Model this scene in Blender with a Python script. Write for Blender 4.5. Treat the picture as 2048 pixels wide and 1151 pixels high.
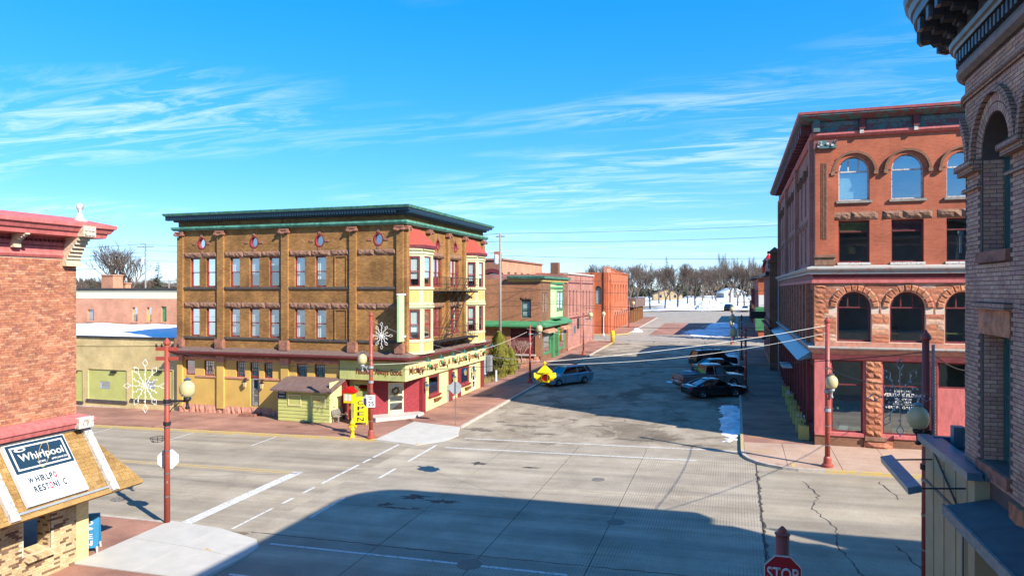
import bpy, bmesh, math, random
from mathutils import Vector, Matrix
random.seed(11)
R = math.radians
for o in list(bpy.data.objects): bpy.data.objects.remove(o)
sc = bpy.context.scene
col = sc.collection

# ---------------------------------------------------------------- camera, sky, sun, exposure
FPX, CX, CY, CH = 1400.0, 1024.0, 580.0, 9.3
YAW = math.atan(446/1400.0)
cam = bpy.data.cameras.new('camera'); camo = bpy.data.objects.new('camera', cam); col.objects.link(camo)
cam.sensor_width = 36; cam.lens = FPX/2048*36; cam.clip_end = 6000; cam.clip_start = .1
cam.shift_y = (CY-575.5)/2048
camo.location = (0, 0, CH); camo.rotation_euler = (R(90), 0, YAW)
sc.camera = camo
SUN_AZ, SUN_EL = R(-28), R(34)          # azimuth from +X, counter-clockwise
w = bpy.data.worlds.new('World'); sc.world = w; w.use_nodes = True
nt = w.node_tree; nt.nodes.clear()
def nn(t, kind, **kw):
    n = t.nodes.new(kind)
    for k, v in kw.items():
        if k.startswith('_'): setattr(n, k[1:], v)
        else: n.inputs[k.replace('__', ' ')].default_value = v
    return n
sky = nn(nt, 'ShaderNodeTexSky'); sky.sky_type = 'NISHITA'; sky.sun_disc = False
sky.sun_elevation = SUN_EL; sky.sun_rotation = R(90)-SUN_AZ
sky.air_density = 1.0; sky.dust_density = .10; sky.ozone_density = 2.2; sky.altitude = 300
gm_ = nn(nt, 'ShaderNodeGamma', Gamma=.57)
hs = nn(nt, 'ShaderNodeHueSaturation', Saturation=1.5, Value=1.0, Hue=.497)
tn = nn(nt, 'ShaderNodeMix', _data_type='RGBA', _blend_type='MULTIPLY'); tn.inputs[0].default_value = 1; tn.inputs[7].default_value = (.76, .90, 1.18, 1)
bg = nn(nt, 'ShaderNodeBackground', Strength=.15)
out = nn(nt, 'ShaderNodeOutputWorld')
tc = nn(nt, 'ShaderNodeTexCoord')
sep = nn(nt, 'ShaderNodeSeparateXYZ')
L = nt.links.new
L(tc.outputs['Generated'], sep.inputs[0])
zz = nn(nt, 'ShaderNodeMath', _operation='MAXIMUM'); zz.inputs[1].default_value = .03
L(sep.outputs[2], zz.inputs[0])
za = nn(nt, 'ShaderNodeMath', _operation='ADD'); za.inputs[1].default_value = .05; L(zz.outputs[0], za.inputs[0])
dx = nn(nt, 'ShaderNodeMath', _operation='DIVIDE'); L(sep.outputs[0], dx.inputs[0]); L(za.outputs[0], dx.inputs[1])
dy = nn(nt, 'ShaderNodeMath', _operation='DIVIDE'); L(sep.outputs[1], dy.inputs[0]); L(za.outputs[0], dy.inputs[1])
cmb = nn(nt, 'ShaderNodeCombineXYZ'); L(dx.outputs[0], cmb.inputs[0]); L(dy.outputs[0], cmb.inputs[1])
CLX, CLY, CMX, CMY = 1.3, .6, 4.6, 2.9
def mapping(rot, scale, loc=(0, 0, 0)):
    m = nn(nt, 'ShaderNodeMapping'); m.inputs['Rotation'].default_value = rot; m.inputs['Scale'].default_value = scale
    m.inputs['Location'].default_value = loc; L(cmb.outputs[0], m.inputs[0]); return m
m1 = mapping((0, 0, R(-122)), (.55, 2.3, 1), (CLX, CLY, 0))
n1 = nn(nt, 'ShaderNodeTexNoise', Scale=2.3, Detail=11, Roughness=.70, Distortion=.9); L(m1.outputs[0], n1.inputs[0])
m2 = mapping((0, 0, R(-122)), (.30, .75, 1), (CMX, CMY, 0))
n2 = nn(nt, 'ShaderNodeTexNoise', Scale=1.25, Detail=3, Roughness=.5); L(m2.outputs[0], n2.inputs[0])
r1 = nn(nt, 'ShaderNodeValToRGB'); r1.color_ramp.elements[0].position = .44; r1.color_ramp.elements[1].position = .78; L(n1.outputs[0], r1.inputs[0])
r2 = nn(nt, 'ShaderNodeValToRGB'); r2.color_ramp.elements[0].position = .45; r2.color_ramp.elements[1].position = .66; L(n2.outputs[0], r2.inputs[0])
mu = nn(nt, 'ShaderNodeMath', _operation='MULTIPLY'); L(r1.outputs[0], mu.inputs[0]); L(r2.outputs[0], mu.inputs[1])
mu2 = nn(nt, 'ShaderNodeMath', _operation='MULTIPLY'); mu2.inputs[1].default_value = .68; L(mu.outputs[0], mu2.inputs[0])
mx = nn(nt, 'ShaderNodeMix', _data_type='RGBA'); L(mu2.outputs[0], mx.inputs[0])
L(sky.outputs[0], gm_.inputs[0]); L(gm_.outputs[0], tn.inputs[6]); L(tn.outputs[2], hs.inputs['Color']); L(hs.outputs[0], mx.inputs[6]); mx.inputs[7].default_value = (3.1, 3.3, 3.4, 1)
L(mx.outputs[2], bg.inputs[0]); L(bg.outputs[0], out.inputs[0])
sl = bpy.data.lights.new('sun', 'SUN'); sl.energy = 3.35; sl.angle = R(.5); sl.color = (1.0, .93, .82)
so = bpy.data.objects.new('sun', sl); col.objects.link(so)
sdir = Vector((math.cos(SUN_AZ)*math.cos(SUN_EL), math.sin(SUN_AZ)*math.cos(SUN_EL), math.sin(SUN_EL)))
so.rotation_euler = sdir.to_track_quat('Z', 'Y').to_euler(); so.location = sdir*200
vs = sc.view_settings; vs.view_transform = 'Standard'; vs.look = 'None'; vs.exposure = 1.56; vs.gamma = 1; vs.use_curve_mapping = False
sc.render.engine = 'CYCLES'
sc.cycles.max_bounces = 6; sc.cycles.transparent_max_bounces = 12

# ---------------------------------------------------------------- photo pixel -> place (direction from the pixel, distance from a known plane)
fw = Vector((-math.sin(YAW), math.cos(YAW), 0)); rt = Vector((math.cos(YAW), math.sin(YAW), 0))
SA, SB = .02, .022                        # the ground climbs 2 % to the right and along the side street
def zg(x, y):
    x = max(-120, min(90, x))
    return SA*x + SB*min(y, 185) + .010*max(0, min(y, 420)-185)
def ray(px, py): return fw + rt*((px-CX)/FPX) + Vector((0, 0, (CY-py)/FPX))
def G(px, py):
    d = ray(px, py); t = -CH/(d.z-SA*d.x-SB*d.y); p = d*t; return (p.x, p.y)
def FY(px, py, Y): d = ray(px, py)*(Y/ray(px, py).y); return d.x, CH+d.z
def FX(px, py, X): d = ray(px, py)*(X/ray(px, py).x); return d.y, CH+d.z

# ---------------------------------------------------------------- materials
MATS = {}
def base_mat(name):
    m = bpy.data.materials.new(name); m.use_nodes = True; MATS[name] = m
    t = m.node_tree; b = t.nodes['Principled BSDF']; return m, t, b
def mat(name, c, rough=.7, metal=0, var=.12, scale=3.0, bump=0, bscale=40, c2=None, detail=5, spec=.4, stretch=None, lo=.3, hi=.7):
    m, t, b = base_mat(name)
    g = nn(t, 'ShaderNodeNewGeometry')
    n = nn(t, 'ShaderNodeTexNoise', Scale=scale, Detail=detail, Roughness=.6)
    src = g.outputs['Position']
    if stretch:
        mp = nn(t, 'ShaderNodeMapping'); mp.inputs['Scale'].default_value = stretch; t.links.new(src, mp.inputs[0]); src = mp.outputs[0]
    t.links.new(src, n.inputs['Vector'])
    r = nn(t, 'ShaderNodeValToRGB'); r.color_ramp.elements[0].position = lo; r.color_ramp.elements[1].position = hi
    if c2 is None:
        r.color_ramp.elements[0].color = [max(0, k*(1-var)) for k in c]+[1]; r.color_ramp.elements[1].color = [min(1, k*(1+var)) for k in c]+[1]
    else:
        r.color_ramp.elements[0].color = list(c)+[1]; r.color_ramp.elements[1].color = list(c2)+[1]
    t.links.new(n.outputs[0], r.inputs[0]); t.links.new(r.outputs[0], b.inputs['Base Color'])
    b.inputs['Roughness'].default_value = rough; b.inputs['Metallic'].default_value = metal; b.inputs['Specular IOR Level'].default_value = spec
    if bump:
        n2 = nn(t, 'ShaderNodeTexNoise', Scale=bscale, Detail=4); t.links.new(src, n2.inputs['Vector'])
        bp = nn(t, 'ShaderNodeBump', Strength=bump, Distance=.02); t.links.new(n2.outputs[0], bp.inputs['Height']); t.links.new(bp.outputs[0], b.inputs['Normal'])
    return m
def brick_mat(name, c1, c2, mortar, bw=.215, bh=.075, ms=.010, bump=.5, stain=.25):
    m, t, b = base_mat(name)
    g = nn(t, 'ShaderNodeNewGeometry'); s = nn(t, 'ShaderNodeSeparateXYZ'); t.links.new(g.outputs['Position'], s.inputs[0])
    a = nn(t, 'ShaderNodeMath', _operation='ADD'); t.links.new(s.outputs[0], a.inputs[0]); t.links.new(s.outputs[1], a.inputs[1])
    c = nn(t, 'ShaderNodeCombineXYZ'); t.links.new(a.outputs[0], c.inputs[0]); t.links.new(s.outputs[2], c.inputs[1])
    k = nn(t, 'ShaderNodeTexBrick', Scale=1.0); k.inputs['Brick Width'].default_value = bw; k.inputs['Row Height'].default_value = bh
    k.inputs['Mortar Size'].default_value = ms; k.inputs['Mortar Smooth'].default_value = .2
    k.inputs['Color1'].default_value = list(c1)+[1]; k.inputs['Color2'].default_value = list(c2)+[1]; k.inputs['Mortar'].default_value = list(mortar)+[1]
    t.links.new(c.outputs[0], k.inputs['Vector'])
    n = nn(t, 'ShaderNodeTexNoise', Scale=.55, Detail=7, Roughness=.65); t.links.new(g.outputs['Position'], n.inputs['Vector'])
    r = nn(t, 'ShaderNodeValToRGB'); r.color_ramp.elements[0].position = .35; r.color_ramp.elements[1].position = .68
    r.color_ramp.elements[0].color = (1-stain,)*3+(1,); r.color_ramp.elements[1].color = (1.12, 1.12, 1.12, 1); t.links.new(n.outputs[0], r.inputs[0])
    mxx = nn(t, 'ShaderNodeMix', _data_type='RGBA', _blend_type='MULTIPLY'); mxx.inputs[0].default_value = 1
    t.links.new(k.outputs[0], mxx.inputs[6]); t.links.new(r.outputs[0], mxx.inputs[7]); t.links.new(mxx.outputs[2], b.inputs['Base Color'])
    bp = nn(t, 'ShaderNodeBump', Strength=bump, Distance=.012); iv = nn(t, 'ShaderNodeMath', _operation='SUBTRACT'); iv.inputs[0].default_value = 1
    t.links.new(k.outputs[1], iv.inputs[1]); t.links.new(iv.outputs[0], bp.inputs['Height']); t.links.new(bp.outputs[0], b.inputs['Normal'])
    b.inputs['Roughness'].default_value = .85; b.inputs['Specular IOR Level'].default_value = .25
    return m
def island_mat(name, cols, rough=.85, bump=.3, bscale=30, var=.3):
    """colour picked piece by piece (bricks, shingles, stones)"""
    m, t, b = base_mat(name)
    g = nn(t, 'ShaderNodeNewGeometry'); oi = nn(t, 'ShaderNodeObjectInfo')
    a = nn(t, 'ShaderNodeMath', _operation='ADD'); t.links.new(g.outputs['Random Per Island'], a.inputs[0]); t.links.new(oi.outputs['Random'], a.inputs[1])
    f = nn(t, 'ShaderNodeMath', _operation='FRACT'); t.links.new(a.outputs[0], f.inputs[0])
    r = nn(t, 'ShaderNodeValToRGB'); r.color_ramp.interpolation = 'CONSTANT'
    e = r.color_ramp.elements
    while len(e) < len(cols): e.new(.5)
    for i, cc in enumerate(cols): e[i].position = i/len(cols); e[i].color = list(cc)+[1]
    t.links.new(f.outputs[0], r.inputs[0])
    n = nn(t, 'ShaderNodeTexNoise', Scale=bscale*.4, Detail=6); t.links.new(g.outputs['Position'], n.inputs['Vector'])
    mr = nn(t, 'ShaderNodeMapRange'); mr.inputs[1].default_value = .3; mr.inputs[2].default_value = .7; mr.inputs[3].default_value = 1-var; mr.inputs[4].default_value = 1+var*.6
    t.links.new(n.outputs[0], mr.inputs[0])
    mxx = nn(t, 'ShaderNodeMix', _data_type='RGBA', _blend_type='MULTIPLY'); mxx.inputs[0].default_value = 1
    t.links.new(r.outputs[0], mxx.inputs[6]); t.links.new(mr.outputs[0], mxx.inputs[7])
    n3 = nn(t, 'ShaderNodeTexNoise', Scale=.9, Detail=6, Roughness=.65); t.links.new(g.outputs['Position'], n3.inputs['Vector'])
    mr3 = nn(t, 'ShaderNodeMapRange'); mr3.inputs[1].default_value = .35; mr3.inputs[2].default_value = .65; mr3.inputs[3].default_value = .74; mr3.inputs[4].default_value = 1.12; t.links.new(n3.outputs[0], mr3.inputs[0])
    mx3 = nn(t, 'ShaderNodeMix', _data_type='RGBA', _blend_type='MULTIPLY'); mx3.inputs[0].default_value = 1; t.links.new(mxx.outputs[2], mx3.inputs[6]); t.links.new(mr3.outputs[0], mx3.inputs[7]); t.links.new(mx3.outputs[2], b.inputs['Base Color'])
    n2 = nn(t, 'ShaderNodeTexNoise', Scale=bscale, Detail=5); t.links.new(g.outputs['Position'], n2.inputs['Vector'])
    bp = nn(t, 'ShaderNodeBump', Strength=bump, Distance=.02); t.links.new(n2.outputs[0], bp.inputs['Height']); t.links.new(bp.outputs[0], b.inputs['Normal'])
    b.inputs['Roughness'].default_value = rough; b.inputs['Specular IOR Level'].default_value = .3
    return m
def glass_mat(name, tint=(.74, .82, .82), refl=.20):
    m, t, b = base_mat(name); t.nodes.remove(b)
    o = t.nodes['Material Output']
    tr = nn(t, 'ShaderNodeBsdfTransparent', Color=tuple(tint)+(1,)); gl = nn(t, 'ShaderNodeBsdfGlossy', Roughness=.02, Color=(.9, .95, 1, 1))
    lw = nn(t, 'ShaderNodeLayerWeight', Blend=.35); mr = nn(t, 'ShaderNodeMapRange'); mr.inputs[3].default_value = refl; mr.inputs[4].default_value = .9
    g = nn(t, 'ShaderNodeNewGeometry'); nz = nn(t, 'ShaderNodeTexNoise', Scale=1.3, Detail=2); t.links.new(g.outputs['Position'], nz.inputs['Vector'])
    bp = nn(t, 'ShaderNodeBump', Strength=.06, Distance=.03); t.links.new(nz.outputs[0], bp.inputs['Height']); t.links.new(bp.outputs[0], gl.inputs['Normal'])
    ms = nn(t, 'ShaderNodeMixShader'); t.links.new(lw.outputs['Fresnel'], mr.inputs[0]); t.links.new(mr.outputs[0], ms.inputs[0])
    t.links.new(tr.outputs[0], ms.inputs[1]); t.links.new(gl.outputs[0], ms.inputs[2]); t.links.new(ms.outputs[0], o.inputs[0])
    return m
def flake_mat(name, c, under, amount=.5, scale=5, rough=.6):
    """paint c flaking off over under"""
    m, t, b = base_mat(name); g = nn(t, 'ShaderNodeNewGeometry')
    n = nn(t, 'ShaderNodeTexNoise', Scale=scale, Detail=8, Roughness=.65); t.links.new(g.outputs['Position'], n.inputs['Vector'])
    r = nn(t, 'ShaderNodeValToRGB'); r.color_ramp.elements[0].position = amount-.02; r.color_ramp.elements[1].position = amount+.02
    r.color_ramp.elements[0].color = list(c)+[1]; r.color_ramp.elements[1].color = list(under)+[1]
    t.links.new(n.outputs[0], r.inputs[0]); t.links.new(r.outputs[0], b.inputs['Base Color']); b.inputs['Roughness'].default_value = rough
    return m

M = MATS
mat('red_trim', (.20, .020, .024), .6, var=.35, scale=5, stretch=(2, 2, .35)); mat('maroon', (.13, .022, .025), .6, var=.3); mat('pink_trim', (.46, .125, .115), .65, var=.24, scale=4, stretch=(1.5, 1.5, .4))
mat('cream', (.56, .54, .31), .65, var=.16, scale=5, stretch=(2, 2, .3)); mat('cream_wall', (.60, .54, .25), .7, var=.14, scale=3, stretch=(2, 2, .35)); mat('panel_yellow', (.55, .38, .13), .65, var=.08)
mat('sign_green', (.39, .40, .14), .65, var=.15, scale=3, stretch=(1.5, 1.5, .4)); mat('yellow_wall', (.52, .33, .085), .75, var=.14, scale=.8, bump=.15)
mat('shed_green', (.42, .42, .13), .65, var=.08, scale=1.5); mat('green_trim', (.03, .13, .09), .65, c2=(.13, .36, .26), scale=4, stretch=(1, 1, .5))
mat('green_paint', (.055, .21, .09), .5, var=.15); mat('mint', (.38, .55, .28), .6, var=.08)
mat('stone_red', (.26, .115, .075), .9, var=.4, scale=5, bump=.8, bscale=14); mat('stone_pink', (.46, .21, .14), .9, var=.25, scale=4, bump=.8, bscale=14)
mat('stone_brown', (.13, .07, .045), .9, c2=(.30, .16, .10), scale=5, bump=.9, bscale=14); mat('stone_sill', (.07, .06, .055), .9, var=.4, scale=6)
mat('white_paint', (.60, .60, .57), .5, var=.05); mat('curtain', (.80, .82, .78), .9, var=.18, scale=14, stretch=(3, 3, .05)); mat('blind', (.76, .78, .72), .9, var=.2, scale=9, stretch=(.3, .3, 3))
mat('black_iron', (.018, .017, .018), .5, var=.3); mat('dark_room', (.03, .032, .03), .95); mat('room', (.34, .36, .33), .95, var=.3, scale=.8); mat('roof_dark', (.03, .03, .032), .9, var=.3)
mat('roof_red', (.36, .06, .04), .8, var=.2, scale=8, bump=.3); mat('roof_brown', (.10, .06, .05), .85, c2=(.20, .13, .11), scale=3, stretch=(6, .6, .6))
mat('asphalt_patch', (.15, .12, .09), .9); mat('steel', (.35, .36, .37), .35, .9, var=.1); mat('grey_metal', (.32, .34, .35), .5, .3); mat('white_metal', (.60, .60, .58), .4)
mat('yellow_paint', (.72, .47, .0), .5, var=.15, scale=6); mat('sign_yellow', (.70, .50, .0), .5, var=.04); mat('stop_red', (.42, .012, .02), .4, var=.05); mat('blue_paint', (.02, .17, .33), .5, var=.1)
mat('navy', (.012, .035, .06), .4, var=.1); mat('black_paint', (.012, .012, .013), .5); mat('wood_brown', (.22, .10, .035), .7, var=.3, stretch=(1, 1, .1)); mat('wood_grey', (.24, .22, .19), .85, var=.3, scale=9)
mat('lettering', (.20, .045, .015), .6); mat('letter_red', (.65, .01, .03), .5); mat('snow', (.86, .88, .92), .55, var=.03, scale=1.0, bump=.5, bscale=3)
mat('snow_dirty', (.55, .53, .50), .7, c2=(.86, .88, .91), scale=.9, bump=.8, bscale=4, lo=.35, hi=.55); mat('tyre', (.02, .02, .02), .85); mat('chrome', (.6, .6, .62), .2, 1.0); mat('rubber', (.03, .03, .03), .8)
mat('tail_red', (.5, .01, .01), .25); mat('amber', (.5, .18, .02), .3); mat('teal', (.02, .22, .22), .5); mat('tan_board', (.42, .31, .17), .75, var=.12, scale=1.2); mat('blue_metal', (.10, .20, .26), .35, .5, var=.2, scale=4)
mat('canopy_dark', (.035, .055, .06), .6, c2=(.07, .10, .11), scale=2); mat('wire', (.02, .02, .022), .6); mat('wire_white', (.70, .68, .62), .6); mat('bark', (.10, .075, .06), .95, c2=(.17, .14, .115), scale=6); mat('twig', (.11, .08, .062), .95, var=.3)
mat('conifer', (.022, .045, .018), .9, c2=(.05, .085, .03), scale=2.5); mat('arbor', (.16, .15, .02), .9, c2=(.30, .30, .05), scale=5); mat('dry_grass', (.22, .16, .06), .95, c2=(.34, .27, .12), scale=4)
mat('teal_frame', (.02, .10, .09), .5); mat('box_metal', (.45, .58, .62), .5, var=.06); mat('concrete_white', (.46, .435, .385), .85, var=.08, scale=1.5, bump=.15); mat('kerb', (.42, .37, .31), .9, var=.2, scale=3, bump=.2)
flake_mat('kerb_yellow', (.52, .36, .10), (.40, .34, .26), .53, 6, .8); flake_mat('pole_red', (.30, .055, .035), (.42, .30, .26), .66, 7, .5); flake_mat('line_white', (.58, .57, .54), (.33, .30, .26), .56, 9, .8)
flake_mat('white_weathered', (.50, .48, .44), (.28, .23, .19), .56, 9, .8); flake_mat('verdigris', (.05, .14, .14), (.16, .05, .055), .50, 3, .7); flake_mat('ledge_grey', (.42, .40, .36), (.45, .26, .19), .58, 4, .8)
flake_mat('line_yellow', (.55, .36, .10), (.33, .30, .26), .55, 9, .8)
def globe_mat():
    m, t, b = base_mat('lamp_globe'); b.inputs['Base Color'].default_value = (.60, .52, .27, 1); b.inputs['Roughness'].default_value = .30
    b.inputs['Transmission Weight'].default_value = .25; return m
globe_mat()
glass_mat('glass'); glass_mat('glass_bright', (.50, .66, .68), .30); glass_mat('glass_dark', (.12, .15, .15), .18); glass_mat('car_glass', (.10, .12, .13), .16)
brick_mat('brick_house', (.40, .205, .06), (.25, .108, .034), (.29, .165, .07), stain=.45, bump=.3)
brick_mat('brick_vertin', (.44, .115, .055), (.36, .085, .04), (.38, .16, .10), bw=.21, bh=.07)
brick_mat('brick_yellow', (.66, .51, .24), (.58, .43, .18), (.54, .42, .24)); brick_mat('brick_orange', (.54, .20, .10), (.42, .145, .075), (.55, .34, .23), ms=.016)
brick_mat('brick_rust', (.42, .18, .08), (.30, .115, .055), (.40, .26, .17)); brick_mat('brick_mauve', (.40, .16, .12), (.32, .12, .095), (.44, .27, .22)); brick_mat('brick_flame', (.50, .13, .05), (.42, .10, .042), (.46, .18, .10))
brick_mat('brick_tan', (.45, .275, .195), (.39, .225, .16), (.12, .08, .065)); brick_mat('brick_brown', (.17, .075, .045), (.24, .11, .06), (.22, .14, .09))
island_mat('bricks_red', [(.42, .165, .09), (.46, .185, .10), (.38, .14, .08), (.48, .215, .12), (.33, .125, .08), (.43, .17, .09), (.50, .25, .145)])
island_mat('bricks_tan', [(.46, .27, .19), (.50, .30, .21), (.42, .235, .17), (.53, .335, .23), (.43, .235, .185), (.48, .28, .18)], var=.15)
island_mat('bricks_mottled', [(.50, .38, .21), (.52, .40, .23), (.15, .08, .05), (.48, .35, .18), (.54, .43, .26), (.20, .12, .07), (.50, .37, .20)], var=.2)
island_mat('shingles', [(.33, .195, .065), (.36, .215, .075), (.29, .165, .055), (.34, .205, .07), (.38, .235, .09)], var=.25, bscale=60)
island_mat('sandstone', [(.50, .20, .10), (.44, .165, .08), (.54, .235, .125), (.47, .18, .09), (.40, .15, .085)], var=.35, bump=.9, bscale=16)
island_mat('ashlar', [(.52, .22, .12), (.46, .17, .09), (.55, .27, .16), (.50, .20, .11), (.60, .38, .26), (.44, .16, .09)], var=.25, bump=.4, bscale=20)
mat('mortar', (.56, .44, .34), .95, var=.1); mat('mortar_dark', (.10, .07, .06), .95); mat('mortar_pale', (.55, .45, .32), .95)

# ---------------------------------------------------------------- mesh building
IDT = lambda a, b, c: (a, b, c)
class MB:
    def __init__(s, tf=IDT):
        s.v = []; s.f = []; s.tf = tf; o, a, b_, c = [Vector(tf(*p)) for p in ((0, 0, 0), (1, 0, 0), (0, 1, 0), (0, 0, 1))]
        s.flip = (a-o).cross(b_-o).dot(c-o) < 0         # mirrored facade frames: turn faces so that they look outwards
    def add(s, vs, fs):
        o = len(s.v); s.v += [s.tf(*p) for p in vs]; s.f += [tuple(o+i for i in (f[::-1] if s.flip else f)) for f in fs]; return s
    def box(s, a0, a1, b0, b1, c0, c1):
        return s.add([(a0,b0,c0),(a1,b0,c0),(a1,b1,c0),(a0,b1,c0),(a0,b0,c1),(a1,b0,c1),(a1,b1,c1),(a0,b1,c1)],
              [(0,3,2,1),(4,5,6,7),(0,1,5,4),(1,2,6,5),(2,3,7,6),(3,0,4,7)])
    def quad(s, *p): return s.add(p, [tuple(range(len(p)))])
    def loft(s, rings, caps=True, closed=True):
        n = len(rings[0]); vs = [p for r in rings for p in r]; fs = []
        for i in range(len(rings)-1):
            for j in range(n if closed else n-1):
                k = (j+1) % n; fs.append((i*n+j, i*n+k, (i+1)*n+k, (i+1)*n+j))
        if caps: fs += [tuple(range(n))[::-1], tuple(range((len(rings)-1)*n, len(rings)*n))]
        return s.add(vs, fs)
    def tube(s, p0, p1, r0, r1=None, n=6, caps=True):
        r1 = r0 if r1 is None else r1
        p0, p1 = Vector(p0), Vector(p1); d = p1-p0
        if d.length < 1e-6: return s
        q = d.to_track_quat('Z', 'Y'); rings = []
        for p, r in ((p0, r0), (p1, r1)):
            rings.append([tuple(p+q @ Vector((r*math.cos(2*math.pi*i/n), r*math.sin(2*math.pi*i/n), 0))) for i in range(n)])
        return s.loft(rings, caps)
    def path(s, pts, r, n=6):
        for a, b in zip(pts, pts[1:]): s.tube(a, b, r, r, n)
        return s
    def lathe(s, c, prof, n=16):
        rings = [[(c[0]+r*math.cos(2*math.pi*i/n), c[1]+r*math.sin(2*math.pi*i/n), c[2]+z) for i in range(n)] for r, z in prof]
        return s.loft(rings)
    def prism(s, poly, h0, h1):     # poly in (a,c), extruded along b from h0 to h1
        return s.loft([[(a, h0, c) for a, c in poly], [(a, h1, c) for a, c in poly]])
    def slab(s, poly, top, thick):  # poly in plan, top(x,y) gives height
        return s.loft([[(x, y, top(x, y)-thick) for x, y in poly], [(x, y, top(x, y)) for x, y in poly]])
    def build(s, name, m, parent=None, smooth=False):
        me = bpy.data.meshes.new(name); me.from_pydata(s.v, [], s.f); me.materials.append(M[m] if isinstance(m, str) else m)
        if smooth: me.shade_smooth()
        o = bpy.data.objects.new(name, me); col.objects.link(o)
        if parent: attach(o, parent)
        return o
def wm(o):
    return (wm(o.parent) @ o.matrix_parent_inverse if o.parent else Matrix()) @ o.matrix_basis
def attach(o, p):
    o.parent = p; o.matrix_parent_inverse = wm(p).inverted()
def tag(o, label=None, cat=None, group=None, kind=None):
    if label: o['label'] = label
    if cat: o['category'] = cat
    if group: o['group'] = group
    if kind: o['kind'] = kind
    return o
def root(name, loc, label=None, cat=None, group=None, rz=0):
    o = bpy.data.objects.new(name, None); o.empty_display_size = .3; col.objects.link(o); o.location = loc; o.rotation_euler = (0, 0, rz)
    return tag(o, label, cat, group)
def copy_tree(o, parent=None):
    c = o.copy(); col.objects.link(c)
    if parent: c.parent = parent
    for ch in list(o.children): copy_tree(ch, c)
    return c
def frame(O, U, N):     # facade coordinates: u along, n outwards, v up
    return lambda u, n, v: (O[0]+U[0]*u+N[0]*n, O[1]+U[1]*u+N[1]*n, O[2]+v)
TEXTN = 0
def text(s, tf, u, n, v, height, m, parent, width=None, name='lettering', align='LEFT', depth=.015, slant=0, sx=1.0, bold=.018):
    c = bpy.data.curves.new('t', 'FONT'); c.body = s; c.size = 1; c.extrude = 0; c.offset = bold; c.shear = slant
    o = bpy.data.objects.new('t', c); col.objects.link(o); bpy.context.view_layer.update()
    me = bpy.data.meshes.new_from_object(o.evaluated_get(bpy.context.evaluated_depsgraph_get()))
    bpy.data.objects.remove(o); bpy.data.curves.remove(c)
    xs = [p.co.x for p in me.vertices]; x0, x1 = min(xs), max(xs)
    k = height/.72; kx = (width/(x1-x0)) if width else k*sx
    off = {'LEFT': 0, 'CENTER': -(x1-x0)*kx/2, 'RIGHT': -(x1-x0)*kx}[align]
    nv = len(me.vertices)
    # give the letters a little thickness: front face plus a rim
    bm = bmesh.new(); bm.from_mesh(me)
    bpy.data.meshes.remove(me)
    r = bmesh.ops.extrude_face_region(bm, geom=list(bm.faces))
    for e in r['geom']:
        if isinstance(e, bmesh.types.BMVert): e.co.z += 1
    for p in bm.verts:
        q = tf(u+off+(p.co.x-x0)*kx, n+(depth if p.co.z > .5 else 0), v+p.co.y*k); p.co = q
    me = bpy.data.meshes.new(name); bm.to_mesh(me); bm.free(); me.materials.append(M[m])
    ob = bpy.data.objects.new(name, me); col.objects.link(ob)
    if parent: attach(ob, parent)
    return ob

def arch_pts(u0, u1, vs_, vt, n=14):
    c = (u0+u1)/2; a = (u1-u0)/2; b = vt-vs_
    return [(c-a*math.cos(math.pi*i/n), vs_+b*math.sin(math.pi*i/n)) for i in range(n+1)]
def wall(mb, u0, u1, v0, v1, ops, depth=.2, n=0.0):
    """flat wall with real openings; ops = (u0,u1,v0,v1[,spring])"""
    us = sorted(set([u0, u1]+[x for o in ops for x in o[:2] if u0 < x < u1])); vv = sorted(set([v0, v1]+[x for o in ops for x in o[2:4] if v0 < x < v1]))
    for i in range(len(us)-1):
        for j in range(len(vv)-1):
            cu, cv = (us[i]+us[i+1])/2, (vv[j]+vv[j+1])/2
            if any(o[0] < cu < o[1] and o[2] < cv < o[3] for o in ops): continue
            mb.quad((us[i], n, vv[j+1]), (us[i+1], n, vv[j+1]), (us[i+1], n, vv[j]), (us[i], n, vv[j]))
    for o in ops:
        a0, a1, b0, b1 = o[:4]; sp = o[4] if len(o) > 4 else b1
        mb.quad((a0, n, b0), (a0, n-depth, b0), (a0, n-depth, sp), (a0, n, sp)); mb.quad((a1, n, b0), (a1, n, sp), (a1, n-depth, sp), (a1, n-depth, b0))
        mb.quad((a0, n, b0), (a1, n, b0), (a1, n-depth, b0), (a0, n-depth, b0))
        if sp < b1:
            P = arch_pts(a0, a1, sp, b1)
            for p, q in zip(P, P[1:]):
                mb.quad((p[0], n, b1), (q[0], n, b1), (q[0], n, q[1]), (p[0], n, p[1]))
                mb.quad((p[0], n, p[1]), (p[0], n-depth, p[1]), (q[0], n-depth, q[1]), (q[0], n, q[1]))
        else: mb.quad((a0, n, b1), (a0, n-depth, b1), (a1, n-depth, b1), (a1, n, b1))
    return mb
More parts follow.
